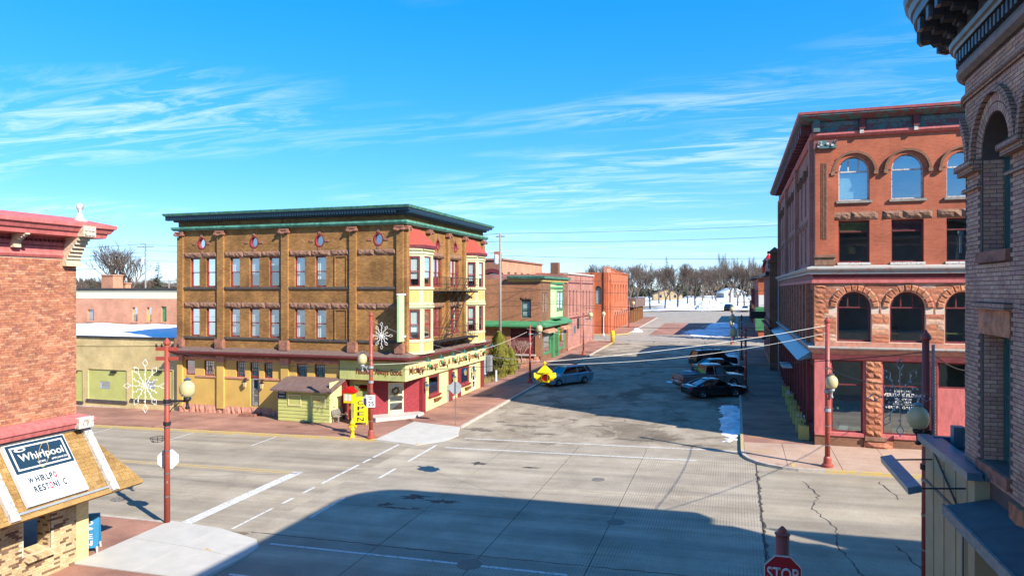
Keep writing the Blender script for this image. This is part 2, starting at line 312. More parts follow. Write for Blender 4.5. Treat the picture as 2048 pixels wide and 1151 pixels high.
def window(rt_, tf, u0, u1, v0, v1, spring=None, n=-.2, fm='red_trim', fwid=.08, rail=.5, gm='glass', curtain=None, drop=(0, 1), mull=0, sub=None):
    """sash window set into an opening: frame with rails, two panes, what hangs behind"""
    f = MB(tf); t = .07
    sp = spring if spring else v1
    f.box(u0, u0+fwid, n, n+t, v0, sp); f.box(u1-fwid, u1, n, n+t, v0, sp); f.box(u0+fwid, u1-fwid, n, n+t, v0, v0+fwid)
    if spring:
        A = arch_pts(u0, u1, spring, v1); B = arch_pts(u0+fwid, u1-fwid, spring, v1-fwid)
        for i in range(len(A)-1):
            f.loft([[(A[i][0], n, A[i][1]), (B[i][0], n, B[i][1]), (B[i][0], n+t, B[i][1]), (A[i][0], n+t, A[i][1])],
                    [(A[i+1][0], n, A[i+1][1]), (B[i+1][0], n, B[i+1][1]), (B[i+1][0], n+t, B[i+1][1]), (A[i+1][0], n+t, A[i+1][1])]])
        vm = spring
    else:
        f.box(u0+fwid, u1-fwid, n, n+t, v1-fwid, v1); vm = v0+(v1-v0)*rail
    f.box(u0+fwid, u1-fwid, n, n+t+.015, vm-.035, vm+.035)
    for i in range(mull):
        c = u0+(u1-u0)*(i+1)/(mull+1); f.box(c-.03, c+.03, n+.004, n+t-.006, vm+.035, v1-fwid-(.12 if spring else 0))
    wo = f.build('window', fm, rt_)
    g = MB(tf); g.quad((u0+fwid*.5, n+.02, v0+fwid*.5), (u1-fwid*.5, n+.02, v0+fwid*.5), (u1-fwid*.5, n+.02, vm), (u0+fwid*.5, n+.02, vm)); g.build('pane', gm, wo)
    g = MB(tf)
    if spring:
        P = arch_pts(u0+fwid*.5, u1-fwid*.5, spring, v1-fwid*.5); g.add([(p[0], n+.03, p[1]) for p in P], [tuple(range(len(P)))])
    else: g.quad((u0+fwid*.5, n+.03, vm), (u1-fwid*.5, n+.03, vm), (u1-fwid*.5, n+.03, v1-fwid*.5), (u0+fwid*.5, n+.03, v1-fwid*.5))
    g.build('pane', gm, wo)
    if curtain:
        c = MB(tf); a, b = v0+(v1-v0)*drop[0], v0+(v1-v0)*drop[1]; k = 10; rows = []
        for j, vv_ in enumerate((a, b)):
            rows.append([(u0+(u1-u0)*i/k, n-.10-.025*(i % 2 if curtain == 'curtain' else 0), vv_) for i in range(k+1)])
        c.loft(rows, False, False); c.build('curtain', curtain, wo)
    return wo
# ---------------------------------------------------------------- ground, streets, pavements
def road_mat(name, c1, c2, streak=None, crack=0, crack_scale=.25, groove=0, patch=None, rough=.9, soft=.03):
    m, t, b = base_mat(name); g = nn(t, 'ShaderNodeNewGeometry'); P = g.outputs['Position']
    def noise(scale, det=6, st=None, dist=0):
        n = nn(t, 'ShaderNodeTexNoise', Scale=scale, Detail=det, Roughness=.65, Distortion=dist)
        if st:
            mp = nn(t, 'ShaderNodeMapping'); mp.inputs['Scale'].default_value = st; t.links.new(P, mp.inputs[0]); t.links.new(mp.outputs[0], n.inputs['Vector'])
        else: t.links.new(P, n.inputs['Vector'])
        return n.outputs[0]
    def ramp(src, a, bb, ca, cb):
        r = nn(t, 'ShaderNodeValToRGB'); r.color_ramp.elements[0].position = a; r.color_ramp.elements[1].position = bb
        r.color_ramp.elements[0].color = list(ca)+[1]; r.color_ramp.elements[1].color = list(cb)+[1]; t.links.new(src, r.inputs[0]); return r.outputs[0]
    def mul(a, bb):
        x = nn(t, 'ShaderNodeMix', _data_type='RGBA', _blend_type='MULTIPLY'); x.inputs[0].default_value = 1; t.links.new(a, x.inputs[6]); t.links.new(bb, x.inputs[7]); return x.outputs[2]
    c = ramp(noise(.5, 9), .36, .64, c1, c2)
    c = mul(c, ramp(noise(14, 4), .3, .7, (.86,)*3, (1.1,)*3))
    if streak: c = mul(c, ramp(noise(1, 3, streak), .35, .65, (.72, .72, .74), (1.1, 1.09, 1.07)))
    if patch: c = mul(c, ramp(noise(.23, 8, None, .5), patch, patch+soft, (1, 1, 1), (.64, .62, .60)))
    h = noise(60, 3)
    if crack:
        for sc_, wd in ((crack_scale, .006), (crack_scale*2.6, .004)):
            nz = nn(t, 'ShaderNodeTexNoise', Scale=1.1, Detail=6); t.links.new(P, nz.inputs['Vector'])
            ad = nn(t, 'ShaderNodeMix', _data_type='RGBA', _blend_type='ADD'); ad.inputs[0].default_value = 1.6; t.links.new(P, ad.inputs[6]); t.links.new(nz.outputs[1], ad.inputs[7])
            v = nn(t, 'ShaderNodeTexVoronoi', Scale=sc_, _feature='DISTANCE_TO_EDGE'); t.links.new(ad.outputs[2], v.inputs['Vector'])
            cr = ramp(v.outputs[0], wd*.3, wd*1.5*crack, (.34, .30, .27), (1, 1, 1)); mk = ramp(noise(.33+sc_*.3, 3, None, .6), .46, .56, (1, 1, 1), (0, 0, 0))
            mk2 = nn(t, 'ShaderNodeMix', _data_type='RGBA'); t.links.new(mk, mk2.inputs[0]); t.links.new(cr, mk2.inputs[6]); mk2.inputs[7].default_value = (1, 1, 1, 1); c = mul(c, mk2.outputs[2])
    if groove:
        mp = nn(t, 'ShaderNodeSeparateXYZ'); t.links.new(P, mp.inputs[0])
        s_ = nn(t, 'ShaderNodeMath', _operation='MULTIPLY'); s_.inputs[1].default_value = 2*math.pi/groove; t.links.new(mp.outputs[0], s_.inputs[0])
        sn = nn(t, 'ShaderNodeMath', _operation='SINE'); t.links.new(s_.outputs[0], sn.inputs[0])
        mr = nn(t, 'ShaderNodeMapRange'); mr.inputs[1].default_value = .55; mr.inputs[2].default_value = 1; mr.inputs[3].default_value = 1; mr.inputs[4].default_value = .62; t.links.new(sn.outputs[0], mr.inputs[0])
        k = noise(.35, 5); rr = ramp(k, .42, .6, (0, 0, 0), (1, 1, 1))
        mx_ = nn(t, 'ShaderNodeMix', _data_type='RGBA'); t.links.new(rr, mx_.inputs[0]); mx_.inputs[6].default_value = (1, 1, 1, 1); t.links.new(mr.outputs[0], mx_.inputs[7]); c = mul(c, mx_.outputs[2])
    t.links.new(c, b.inputs['Base Color']); b.inputs['Roughness'].default_value = rough; b.inputs['Specular IOR Level'].default_value = .25
    bp = nn(t, 'ShaderNodeBump', Strength=.35, Distance=.01); t.links.new(h, bp.inputs['Height']); t.links.new(bp.outputs[0], b.inputs['Normal'])
    return m
road_mat('road_tan', (.30, .25, .185), (.38, .325, .245), streak=(.03, 1.1, 1), patch=.60, soft=.16); road_mat('road_tan_cracked', (.31, .26, .19), (.39, .335, .25), streak=(.03, .8, 1), patch=.60, soft=.16)
road_mat('road_concrete', (.33, .28, .21), (.43, .37, .285), streak=(.05, .9, 1), groove=.11, patch=.58, soft=.18)
road_mat('road_asphalt', (.22, .175, .125), (.40, .335, .25), crack=1.2, crack_scale=.42, patch=.55)
road_mat('pavers', (.28, .14, .10), (.39, .205, .145), streak=(.25, .6, 1), patch=.60); road_mat('pave_tan', (.38, .25, .175), (.48, .335, .245), patch=.62); road_mat('earth', (.16, .12, .075), (.27, .21, .13))
road_mat('road_far', (.30, .255, .205), (.37, .315, .255), crack=1, crack_scale=.1)
mat('joint_dark', (.035, .03, .028), .95)

def sheet(name, m, x0, x1, y0, y1, dz, step=6, parent=None, kind='structure', thick=0):
    nx = max(1, int((x1-x0)/step)); ny = max(1, int((y1-y0)/step)); b = MB(); vs = []; fs = []
    for j in range(ny+1):
        for i in range(nx+1):
            x = x0+(x1-x0)*i/nx; y = y0+(y1-y0)*j/ny; vs.append((x, y, zg(x, y)+dz))
    for j in range(ny):
        for i in range(nx): a = j*(nx+1)+i; fs.append((a, a+1, a+nx+2, a+nx+1))
    b.add(vs, fs); o = b.build(name, m, parent)
    if kind and not parent: tag(o, kind=kind)
    return o
xs = [-2500, -900, -400, -200, -120]+list(range(-100, 91, 10))+[150, 300, 900, 2500]; ys = [-80, -20, 0]+list(range(10, 190, 10))+[185, 190, 220, 260, 300, 360, 420, 600, 1200, 3500]
ys = sorted(set(ys)); b = MB()
b.add([(x, y, zg(x, y)) for y in ys for x in xs], [(j*len(xs)+i, j*len(xs)+i+1, (j+1)*len(xs)+i+1, (j+1)*len(xs)+i) for j in range(len(ys)-1) for i in range(len(xs)-1)])
tag(b.build('ground', 'earth'), kind='structure')
tag(sheet('cross_street', 'road_tan', -150, -17.5, 22.2, 36.8, .006), kind='structure')
east = sheet('cross_street_east', 'road_tan_cracked', 1.0, 80, 20.9, 36.0, .006)
south = sheet('side_street_south', 'joint_dark', -17.5, 1.0, -30, 37.9, .004)
SX = [-17.5, -12.05, -8.2, -4.5, 1.0]; SY = [3, 8, 13, 18.4, 22.25, 26.0, 30.0, 34.0, 37.9]
for i in range(4):
    for j in range(8):
        g_ = .012 if i != 2 else .016; jig = random.uniform(-.003, .003)
        x0, x1, y0, y1 = SX[i]+g_, SX[i+1]-g_, SY[j]+g_*.7, SY[j+1]-g_*.7
        if i == 3: x1 = SX[4]-.06
        b = MB(); b.slab([(x0, y0), (x1, y0), (x1, y1), (x0, y1)], lambda x, y: zg(x, y)+.016+jig, .011); b.build('concrete_slab', 'road_concrete', south)
north = sheet('side_street', 'road_asphalt', -16.45, .3, 37.9, 101, .006)
sheet('second_cross_street', 'road_far', -120, 80, 90, 112, .003)
sheet('side_street_far', 'road_far', -16.4, 1, 101, 186, .012)
sheet('park_road', 'road_far', -90, 90, 150, 187, .009)
# the brick-paved strip of the far block
sheet('paver_strip', 'pavers', -13, -2, 112, 140, .018)

def marking(par, m, x0, x1, y0, y1, dz=.022):
    b = MB(); n = max(1, int(max(x1-x0, y1-y0)/3)); vs = []; fs = []
    lx = (x1-x0) > (y1-y0)
    for i in range(n+1):
        t = i/n
        if lx: a, c = (x0+(x1-x0)*t, y0), (x0+(x1-x0)*t, y1)
        else: a, c = (x0, y0+(y1-y0)*t), (x1, y0+(y1-y0)*t)
        vs += [(a[0], a[1], zg(*a)+dz), (c[0], c[1], zg(*c)+dz)]
        if i < n: fs.append((2*i, 2*i+1, 2*i+3, 2*i+2))
    b.add(vs, fs); return b.build('road_marking', m, par)
cs = bpy.data.objects['cross_street']
marking(cs, 'line_white', -21.0, -20.45, 22.4, 30.0, .012); marking(cs, 'line_yellow', -120, -20.6, 29.65, 29.78, .012); marking(cs, 'line_yellow', -120, -20.9, 29.92, 30.04, .012)
marking(cs, 'line_white', -18.5, -18.38, 22.4, 24.9, .012); marking(cs, 'line_white', -18.5, -18.35, 25.5, 26.3, .012); marking(cs, 'line_white', -18.5, -18.35, 27.0, 27.9, .012); marking(cs, 'line_white', -18.5, -18.34, 28.5, 31.9, .012); marking(cs, 'line_white', -18.5, -18.34, 32.3, 33.1, .012); marking(cs, 'line_white', -18.5, -18.34, 33.4, 36.4, .012)
for x in (-33.2, -40.0, -27): marking(cs, 'line_white', x, x+.1, 34.4, 36.7, .012)
marking(south, 'line_white', -16.25, -16.1, 24.2, 26.8); marking(south, 'line_white', -16.25, -16.1, 29.9, 31.6); marking(south, 'line_white', -16.25, -16.1, 33.0, 36.6)
marking(south, 'line_white', -16.0, -5.0, 21.35, 21.48); marking(south, 'line_white', -15.6, -4.0, 18.75, 18.88); marking(south, 'line_white', -15.5, -1.8, 36.15, 36.3)
marking(north, 'line_white', -15.2, .2, 38.5, 38.65, .014)
for x0, y0, ll in ((-9, 50.0, 1.6), (-7.6, 47.6, 1.5), (-10.5, 53.4, 1.7), (-12, 49.5, 1.3), (-9.2, 58, 1.8)): pass
def disc(name, m, x, y, r, dz, par, n=20):
    b = MB(); b.slab([(x+r*math.cos(2*math.pi*i/n), y+r*math.sin(2*math.pi*i/n)) for i in range(n)], lambda a, c: zg(a, c)+dz, .01); return b.build(name, m, par)
mat('manhole', (.17, .145, .12), .7, var=.3, scale=20, bump=.8, bscale=60)
for x, y, r in ((-8.3, 21.45, .42), (-4.3, 26.5, .34), (-6.0, 31.9, .30)): disc('manhole_cover', 'manhole', x, y, r, .024, south)
# tar repairs: dark sealed blotches
mat('tar', (.075, .06, .05), .7, var=.3)
def blotch(par, m, x, y, rx, ry, dz, seed, n=48):
    rnd = random.Random(seed); ph = [rnd.uniform(0, 6.28) for _ in range(5)]; b = MB(); P = []
    for i in range(n):
        a = 2*math.pi*i/n; k = .8+.22*math.sin(2*a+ph[0])+.2*math.sin(5*a+ph[1])+.15*math.sin(9*a+ph[2])+rnd.uniform(-.22, .22)
        P.append((x+rx*k*math.cos(a), y+ry*k*math.sin(a)))
    b.add([(px, py, zg(px, py)+dz) for px, py in P], [tuple(range(n))]); return b.build('tar_patch', m, par)
for i, (x, y, rx, ry) in enumerate(((-13.2, 27.6, .75, .3), (-11.8, 27.3, .7, .28), (-14, 26.4, .35, .2), (-13.4, 26.1, .6, .12), (-12.5, 26.2, .2, .12), (-12.4, 33.4, .5, .25), (-9.6, 33.2, .6, .12))): blotch(south, 'tar', x, y, rx, ry, .021, i)
for i, (x, y, rx, ry) in enumerate(((-15.2, 41.0, 1.2, .7), (-12.8, 42.6, 1.6, .35), (-14.6, 43.6, .6, .3), (-11, 40.6, .9, .35), (-5.4, 40.1, 1.5, .35), (-8.2, 43.4, .9, .3), (-2.2, 39.4, .9, .35), (-13.6, 46.4, .8, .3), (-10.1, 45.1, .5, .3), (-4.4, 41.5, .7, .3))): blotch(north, 'asphalt_patch', x, y, rx*.8, ry*.8, .012, 40+i)
# cracks in the eastern asphalt, wandering like real ones
def crack(par, pts, wd, dz, seed):
    rnd = random.Random(seed); P = []
    for (a, b_), (c, d) in zip(pts, pts[1:]):
        n = max(3, int(math.hypot(c-a, d-b_)/.22))
        for i in range(n): t = i/n; P.append((a+(c-a)*t+rnd.uniform(-.07, .07), b_+(d-b_)*t+rnd.uniform(-.05, .05)))
    b = MB(); vs = []; fs = []
    for i, (x, y) in enumerate(P):
        q = P[min(i+1, len(P)-1)]; p = P[max(i-1, 0)]; d = Vector((q[0]-p[0], q[1]-p[1])); d.normalize(); nrm = Vector((-d.y, d.x))*wd*rnd.uniform(.4, 1.5)
        for s_ in (1, -1): X, Y = x+nrm.x*s_, y+nrm.y*s_; vs.append((X, Y, zg(X, Y)+dz))
        if i: k = 2*i; fs.append((k-2, k-1, k+1, k))
    b.add(vs, fs); b.build('crack', 'tar', par)
crack(east, [(2.9, 33.6), (3.3, 31.6), (2.9, 29.8), (3.5, 27.6), (3.3, 26), (3.7, 23.6), (3.6, 21)], .028, .012, 1)
crack(east, [(6.0, 34.2), (6.4, 31.6)], .03, .012, 2); crack(east, [(8.2, 33), (8.7, 30.8)], .03, .012, 3); crack(east, [(5.2, 26.5), (5.6, 23.8), (5.2, 21.6)], .04, .012, 4)
crack(south, [(1.0, 21), (1.0, 35)], .04, .025, 5); crack(south, [(-17.5, 22.25), (-8, 22.2), (1, 22.3)], .018, .024, 6)

# pavements: slabs stand a kerb's height above the street
HK = .13
def pave(name, poly, m='pavers', dz=HK, par=None):
    b = MB(); b.slab(poly, lambda x, y: zg(x, y)+dz, .3); o = b.build(name, m, par)
    return o if par else tag(o, kind='structure')
def kerb(par, pts, m='kerb', wd=.16, dz=HK+.012):
    for (a, b_), (c, d) in zip(pts, pts[1:]):
        L_ = math.hypot(c-a, d-b_); n = max(1, round(L_/3.0)); nx, ny = -(d-b_)/L_*wd/2, (c-a)/L_*wd/2
        for i in range(n):
            e = .006/L_ if L_ > 1 else 0
            t0, t1 = i/n+e, (i+1)/n-e
            q = [(a+(c-a)*t0+nx, b_+(d-b_)*t0+ny), (a+(c-a)*t1+nx, b_+(d-b_)*t1+ny), (a+(c-a)*t1-nx, b_+(d-b_)*t1-ny), (a+(c-a)*t0-nx, b_+(d-b_)*t0-ny)]
            b = MB(); b.slab(q, lambda x, y: zg(x, y)+dz, .3); b.build('kerb_stone', m, par)
def arc(cx, cy, r, a0, a1, n=7): return [(cx+r*math.cos(R(a0+(a1-a0)*i/n)), cy+r*math.sin(R(a0+(a1-a0)*i/n))) for i in range(n+1)]
# north-west corner (hotel)
nw = pave('pavement_north_west', [(-150, 36.95), (-20.2, 36.95), (-20.2, 42.1), (-21.0, 43), (-150, 43)])
nw2 = pave('pavement_west_side', [(-21.0, 42.1), (-20.2, 42.1), (-16.6, 41.0), (-16.6, 101), (-21.0, 101)])
kerb(nw, [(-150, 36.87), (-20.2, 36.87)], 'kerb_yellow'); kerb(nw2, [(-16.52, 41.1), (-16.52, 92)]); kerb(nw2, [(-16.52, 92), (-16.52, 98)]+arc(-18.6, 98.9, 2.1, 0, 90, 5), 'kerb_yellow')
PADT = lambda x, y: zg(x, y)+HK*min(1, max(.12, (math.hypot(x+16.0, y-37.0)-.6)/3.2))+.004
padn = MB(); padn.slab([(-20.17, 36.8), (-18.55, 36.6), (-18.55, 41.55), (-20.17, 42.05)], PADT, .3); po = tag(padn.build('corner_ramp', 'concrete_white'), kind='structure')
b = MB(); b.slab([(-18.53, 36.6), (-17.3, 36.35), (-16.1, 37.6), (-15.85, 39.2), (-15.95, 39.3), (-18.53, 39.3)], PADT, .3); b.build('concrete_slab', 'concrete_white', po)
b = MB(); b.slab([(-18.53, 39.32), (-15.95, 39.32), (-16.5, 41.0), (-18.53, 41.54)], PADT, .3); b.build('concrete_slab', 'concrete_white', po)
mat('tactile', (.50, .28, .06), .8, var=.2, scale=8, bump=1.0, bscale=18)
b = MB(); b.slab([(-17.55, 36.62), (-17.2, 36.45), (-16.15, 37.85), (-16.5, 38.1)], lambda x, y: PADT(x, y)+.006, .01); b.build('tactile_plate', 'tactile', po)
# north-east corner (department store): concrete squares in front, pavers along the side
ne = pave('pavement_north_east', [(.45, 40.3), (4.3, 40.3), (4.3, 91), (.45, 91)])
neb = pave('pavement_bed', [(.45, 40.28), (.45, 38.6), (1.2, 36.6), (3.0, 35.4), (45, 35.4), (45, 40.6), (4.35, 40.6), (4.3, 40.28)], 'joint_dark', HK-.02)
cut = [.45, 2.4, 4.75, 6.95, 9.15, 11.4, 13.6, 16, 18.5, 21]
for i in range(9):
    for ya, yb in ((35.42, 37.9), (37.92, 40.55)):
        x0, x1 = cut[i]+.012, cut[i+1]-.012
        if i == 0: q = arc(3.2, 38.1, 2.72, 184.3, 252.6, 8)+[(2.388, 37.9)] if ya < 36 else [(.47, ya), (x1, ya), (x1, 40.27), (.47, 40.27)]
        elif i == 1 and ya < 36: q = arc(3.2, 38.1, 2.72, 253.1, 269, 4)+[(x1, 35.4), (x1, yb), (x0, yb)]
        else: q = [(x0, ya), (x1, ya), (x1, yb if x0 > 4 else 40.27 if ya > 37 else yb), (x0, yb if x0 > 4 else 40.27 if ya > 37 else yb)]
        b = MB(); b.slab(q, lambda x, y: zg(x, y)+HK, .12); b.build('concrete_slab', 'pave_tan', neb)
kerb(neb, [(.37, 38.6)]+arc(3.2, 38.1, 2.82, 180, 262, 6)+[(3.4, 35.28), (4, 35.28)], 'kerb'); kerb(neb, [(4.0, 35.28), (45, 35.28)], 'kerb_yellow'); kerb(ne, [(.37, 38.6), (.37, 42.6)], 'kerb_yellow'); kerb(ne, [(.37, 42.6), (.37, 88)]); kerb(ne, [(.37, 88), (.37, 91), (4, 91)], 'kerb_yellow')
for x0, x1, y0, y1 in ((.7, 2.3, 38.35, 38.47), (.7, 2.2, 41.6, 41.7)): marking(ne, 'line_yellow', x0, x1, y0, y1, HK+.008)
marking(neb, 'line_yellow', 2.55, 2.72, 35.5, 36.2, HK+.008); marking(nw2, 'line_yellow', -18.3, -16.8, 45.2, 45.3, HK+.008)
# south-west corner (appliance shop)
sw = pave('pavement_south_west', [(-150, 8), (-21.3, 8), (-21.3, 22.05), (-150, 22.05)]); sw2 = pave('pavement_south_side', [(-21.28, -10), (-16.2, -10), (-16.2, 17.95), (-21.28, 17.95)])
kerb(sw, [(-150, 22.13), (-21.3, 22.13)], 'kerb')
PT2 = lambda x, y: zg(x, y)+HK*min(1, max(.15, (math.hypot(x+15.6, y-22.3)-.7)/2.8))+.004
ps = None
for q in ([(-21.28, 18.0), (-18.72, 18.0), (-18.72, 20.2), (-21.28, 20.4)], [(-18.7, 18.0), (-16.1, 18.0), (-16.0, 19.9), (-18.7, 20.2)], [(-21.28, 20.42), (-18.72, 20.22), (-18.72, 22.1), (-21.28, 22.3)], [(-18.7, 20.22), (-16.0, 19.92), (-16.15, 21.0), (-16.75, 21.65), (-18.7, 22.1)]):
    b = MB(); b.slab(q, PT2, .3)
    if ps is None: ps = tag(b.build('corner_ramp', 'concrete_white'), kind='structure')
    else: b.build('concrete_slab', 'concrete_white', ps)
b = MB(); b.slab([(-17.75, 20.15), (-17.1, 20.1), (-17.0, 21.4), (-17.65, 21.5)], lambda x, y: PT2(x, y)+.006, .01); b.build('tactile_plate', 'tactile', ps)
kerb(sw2, [(-16.12, -10), (-16.12, 18)], 'kerb')
se = pave('pavement_south_east', [(.45, -10), (40, -10), (40, 20.8), (2.5, 20.8), (1, 20), (.45, 18.5)], 'pavers')
# beyond the second cross street
fw_ = pave('pavement_far_west', [(-60, 112.4), (-18, 112.4), (-16.6, 114), (-16.6, 160), (-60, 160)]); kerb(fw_, [(-60, 112.3), (-18.2, 112.3), (-16.6, 113.9), (-16.6, 118)], 'kerb_yellow'); kerb(fw_, [(-16.5, 118), (-16.5, 158)])
fe = pave('pavement_far_east', [(.6, 105), (40, 105), (40, 160), (.6, 160)]); kerb(fe, [(.5, 160), (.5, 106), (1, 104.9), (40, 104.9)], 'kerb_yellow')
# snow
from mathutils import noise as mn
def snow_patch(name, x, y, rx, ry, h, seed, m='snow', label=None, rough=1.0):
    """wind-worn snow: a noisy height field that dips under the street at its ragged edge"""
    n = 64; b = MB(); vs = []; fs = []
    for j in range(n+1):
        for i in range(n+1):
            X, Y = x+rx*1.25*(2*i/n-1), y+ry*1.25*(2*j/n-1); d = ((X-x)/rx)**2+((Y-y)/ry)**2; p = Vector((X*.9+seed*7.3, Y*.9, seed*1.7))
            f = .75-d*.75+rough*(.55*mn.noise(p*1.1)+.38*mn.noise(p*2.7)+.22*mn.noise(p*6.0)); vs.append((X, Y, zg(X, Y)+.008+max(-.05, h*min(1.1, f*1.3))))
    for j in range(n):
        for i in range(n):
            q = (j*(n+1)+i, j*(n+1)+i+1, (j+1)*(n+1)+i+1, (j+1)*(n+1)+i)
            if max(vs[k][2]-zg(*vs[k][:2]) for k in q) > -.02: fs.append(q)
    b.add(vs, fs); return tag(b.build(name, m, None, True), label, kind='stuff')
for i, (x, y, rx, ry, h) in enumerate(((-.2, 46.5, .7, 5.4, .13), (-.4, 50.5, .7, 1.8, .09), (-.6, 73.0, 1.2, 6.5, .16), (-3.4, 69.5, 1.3, 1.4, .05), (-.4, 81, .9, 5, .06), (-4.6, 62.6, 1.2, .7, .04), (-3.6, 117, 4.6, 8, .08), (-2.2, 131, 3.0, 10, .08), (-15.9, 119, .9, 1.4, .5))):
    snow_patch('snow_patch', x, y, rx, ry, h, i, 'snow_dirty')
b = MB(); xs = [-160+i*8 for i in range(40)]; ys = [188.5+i*6 for i in range(40)]
for k in (0,): b.add([(x, y+1.2*math.sin(x*.13)*(1 if j == 0 else 0), zg(x, y)+.12+.1*math.sin(x*.3+y*.2)) for j, y in enumerate(ys) for x in xs], [(j*40+i, j*40+i+1, (j+1)*40+i+1, (j+1)*40+i) for j in range(39) for i in range(39)])
mat('snow_field', (.86, .88, .91), .6, c2=(.26, .19, .10), scale=.06, lo=.52, hi=.60, detail=8)
tag(b.build('park_snow', 'snow_field', None, True), kind='structure')
tag(snow_patch('snow_bank', -7, 194, 15, 3.0, 1.1, 77, 'snow', None, .5), 'long low bank of ploughed snow along the park road'); tag(snow_patch('snow_bank', 6, 194, 8, 2.4, .9, 79, 'snow', None, .5), 'short snow bank at the park road behind the two far parked cars')
tag(snow_patch('snow_pile', -6.5, 192.5, 4.6, 3.0, 2.4, 78, 'snow_dirty', None, .5), 'tall dirty pile of ploughed snow in front of the park trees')
# ---------------------------------------------------------------- shared facade pieces
_wall0 = wall
def wall(mb, u0, u1, v0, v1, ops, depth=.2, n=0.0):
    _wall0(mb, u0, u1, v0, v1, [o for o in ops if not (len(o) > 4 and o[4] == 'O')] + [o[:4] for o in ops if len(o) > 4 and o[4] == 'O'], depth, n)
    for o in ops:
        if len(o) > 4 and o[4] == 'O':      # a round hole in its square
            cu, cv, r, k = (o[0]+o[1])/2, (o[2]+o[3])/2, (o[1]-o[0])/2*.98, 24
            C_ = [(cu+r*math.cos(2*math.pi*i/k+math.pi/4), cv+(o[3]-o[2])/2*.98*math.sin(2*math.pi*i/k+math.pi/4)) for i in range(k)]
            S_ = []
            for i in range(k):
                a = 2*math.pi*i/k+math.pi/4; q = max(abs(math.cos(a)), abs(math.sin(a))); S_.append((cu+(o[1]-o[0])/2*math.cos(a)/q, cv+(o[3]-o[2])/2*math.sin(a)/q))
            for i in range(k):
                j = (i+1) % k
                mb.quad((S_[i][0], n, S_[i][1]), (S_[j][0], n, S_[j][1]), (C_[j][0], n, C_[j][1]), (C_[i][0], n, C_[i][1]))
                mb.quad((C_[i][0], n, C_[i][1]), (C_[i][0], n-depth, C_[i][1]), (C_[j][0], n-depth, C_[j][1]), (C_[j][0], n, C_[j][1]))
    return mb
def ring(tf, cu, cv, r0, r1, n0, n1, k=24, ry=1.0):
    b = MB(tf)
    for i in range(k):
        a, c = 2*math.pi*i/k, 2*math.pi*(i+1)/k
        f = lambda r, t, nn_: (cu+r*math.cos(t), nn_, cv+r*ry*math.sin(t))
        b.loft([[f(r0, a, n0), f(r1, a, n0), f(r1, a, n1), f(r0, a, n1)], [f(r0, c, n0), f(r1, c, n0), f(r1, c, n1), f(r0, c, n1)]], False)
    return b
def band(profile, pts):
    """moulding: profile (n,v) swept along plan points (x,y,dx,dy), dx,dy the mitred outward step"""
    b = MB(); b.loft([[(x+dx*n, y+dy*n, v) for n, v in profile] for x, y, dx, dy in pts]); return b
def round_window(rt_, tf, cu, cv, r, fm='red_trim', ry=1.25):
    o = ring(tf, cu, cv, r*.80, r*1.0, -.16, .03, 24, ry).build('round_window', fm, rt_)
    g = MB(tf); g.add([(cu+r*.86*math.cos(2*math.pi*i/24), -.12, cv+r*.86*ry*math.sin(2*math.pi*i/24)) for i in range(24)], [tuple(range(24))]); g.build('pane', 'glass_bright', o)
    g = MB(tf); g.add([(cu+r*.86*math.cos(2*math.pi*i/24), -.22, cv+r*.86*ry*math.sin(2*math.pi*i/24)) for i in range(24)], [tuple(range(24))]); g.build('curtain', 'blind', o)
    s = MB(tf)
    for a, w_, h_ in ((0, .20, .15), (180, .20, .15)): s.box(cu+math.cos(R(a))*(r+.26)-w_, cu+math.cos(R(a))*(r+.26)+w_*.6, 0, .05, cv-h_/2, cv+h_/2)
    s.box(cu-.09, cu+.09, 0, .06, cv+r*ry+.02, cv+r*ry+.30); s.box(cu-.09, cu+.09, 0, .06, cv-r*ry-.30, cv-r*ry-.02)
    s.build('keystones', 'stone_red', o)
    return o
def rough_band(rt_, tf, u0, u1, v0, v1, n0, m, cut=1.6, name='lintel_stone', seed=0):
    rnd = random.Random(seed+int(u0*10)+int(v0*7)); k = max(1, round((u1-u0)/cut)); e = [u0+(u1-u0)*i/k for i in range(k+1)]
    for i in range(1, k): e[i] += rnd.uniform(-.25, .25)
    for i in range(k):
        a, c = e[i]+.006, e[i+1]-.006; nu = max(3, int((c-a)/.16)); b = MB(tf); vs = []; fs = []
        for j in range(4):
            for q in range(nu+1):
                edge = j in (0, 3) or q in (0, nu)
                vs.append((a+(c-a)*q/nu, n0 if edge else n0+.05+rnd.uniform(.0, .075), v0+(v1-v0)*j/3))
        for j in range(3):
            for q in range(nu): p = j*(nu+1)+q; fs.append((p, p+1, p+nu+2, p+nu+1))
        b.add(vs, fs); b.box(a, c, n0-.12, n0-.001, v0, v1); b.build(name, m, rt_)
def capital(rt_, tf, u0, u1, v, m='stone_red', h=.42):
    b = MB(tf); b.box(u0-.10, u1+.10, .0, .32, v+h*.68, v+h*.92); b.box(u0-.05, u1+.05, 0, .27, v+h*.1, v+h*.68)
    for s_, c in ((-1, u0-.04), (1, u1+.04)):
        for k in range(8):
            a, a2 = k*math.pi/4, (k+1)*math.pi/4; r = .095
            b.loft([[(c, .05, v+h*.4), (c+r*math.cos(a), .05, v+h*.4+r*math.sin(a)), (c+r*math.cos(a2), .05, v+h*.4+r*math.sin(a2))],
                    [(c, .40, v+h*.4), (c+r*math.cos(a), .40, v+h*.4+r*math.sin(a)), (c+r*math.cos(a2), .40, v+h*.4+r*math.sin(a2))]])
    return b.build('capital', m, rt_)

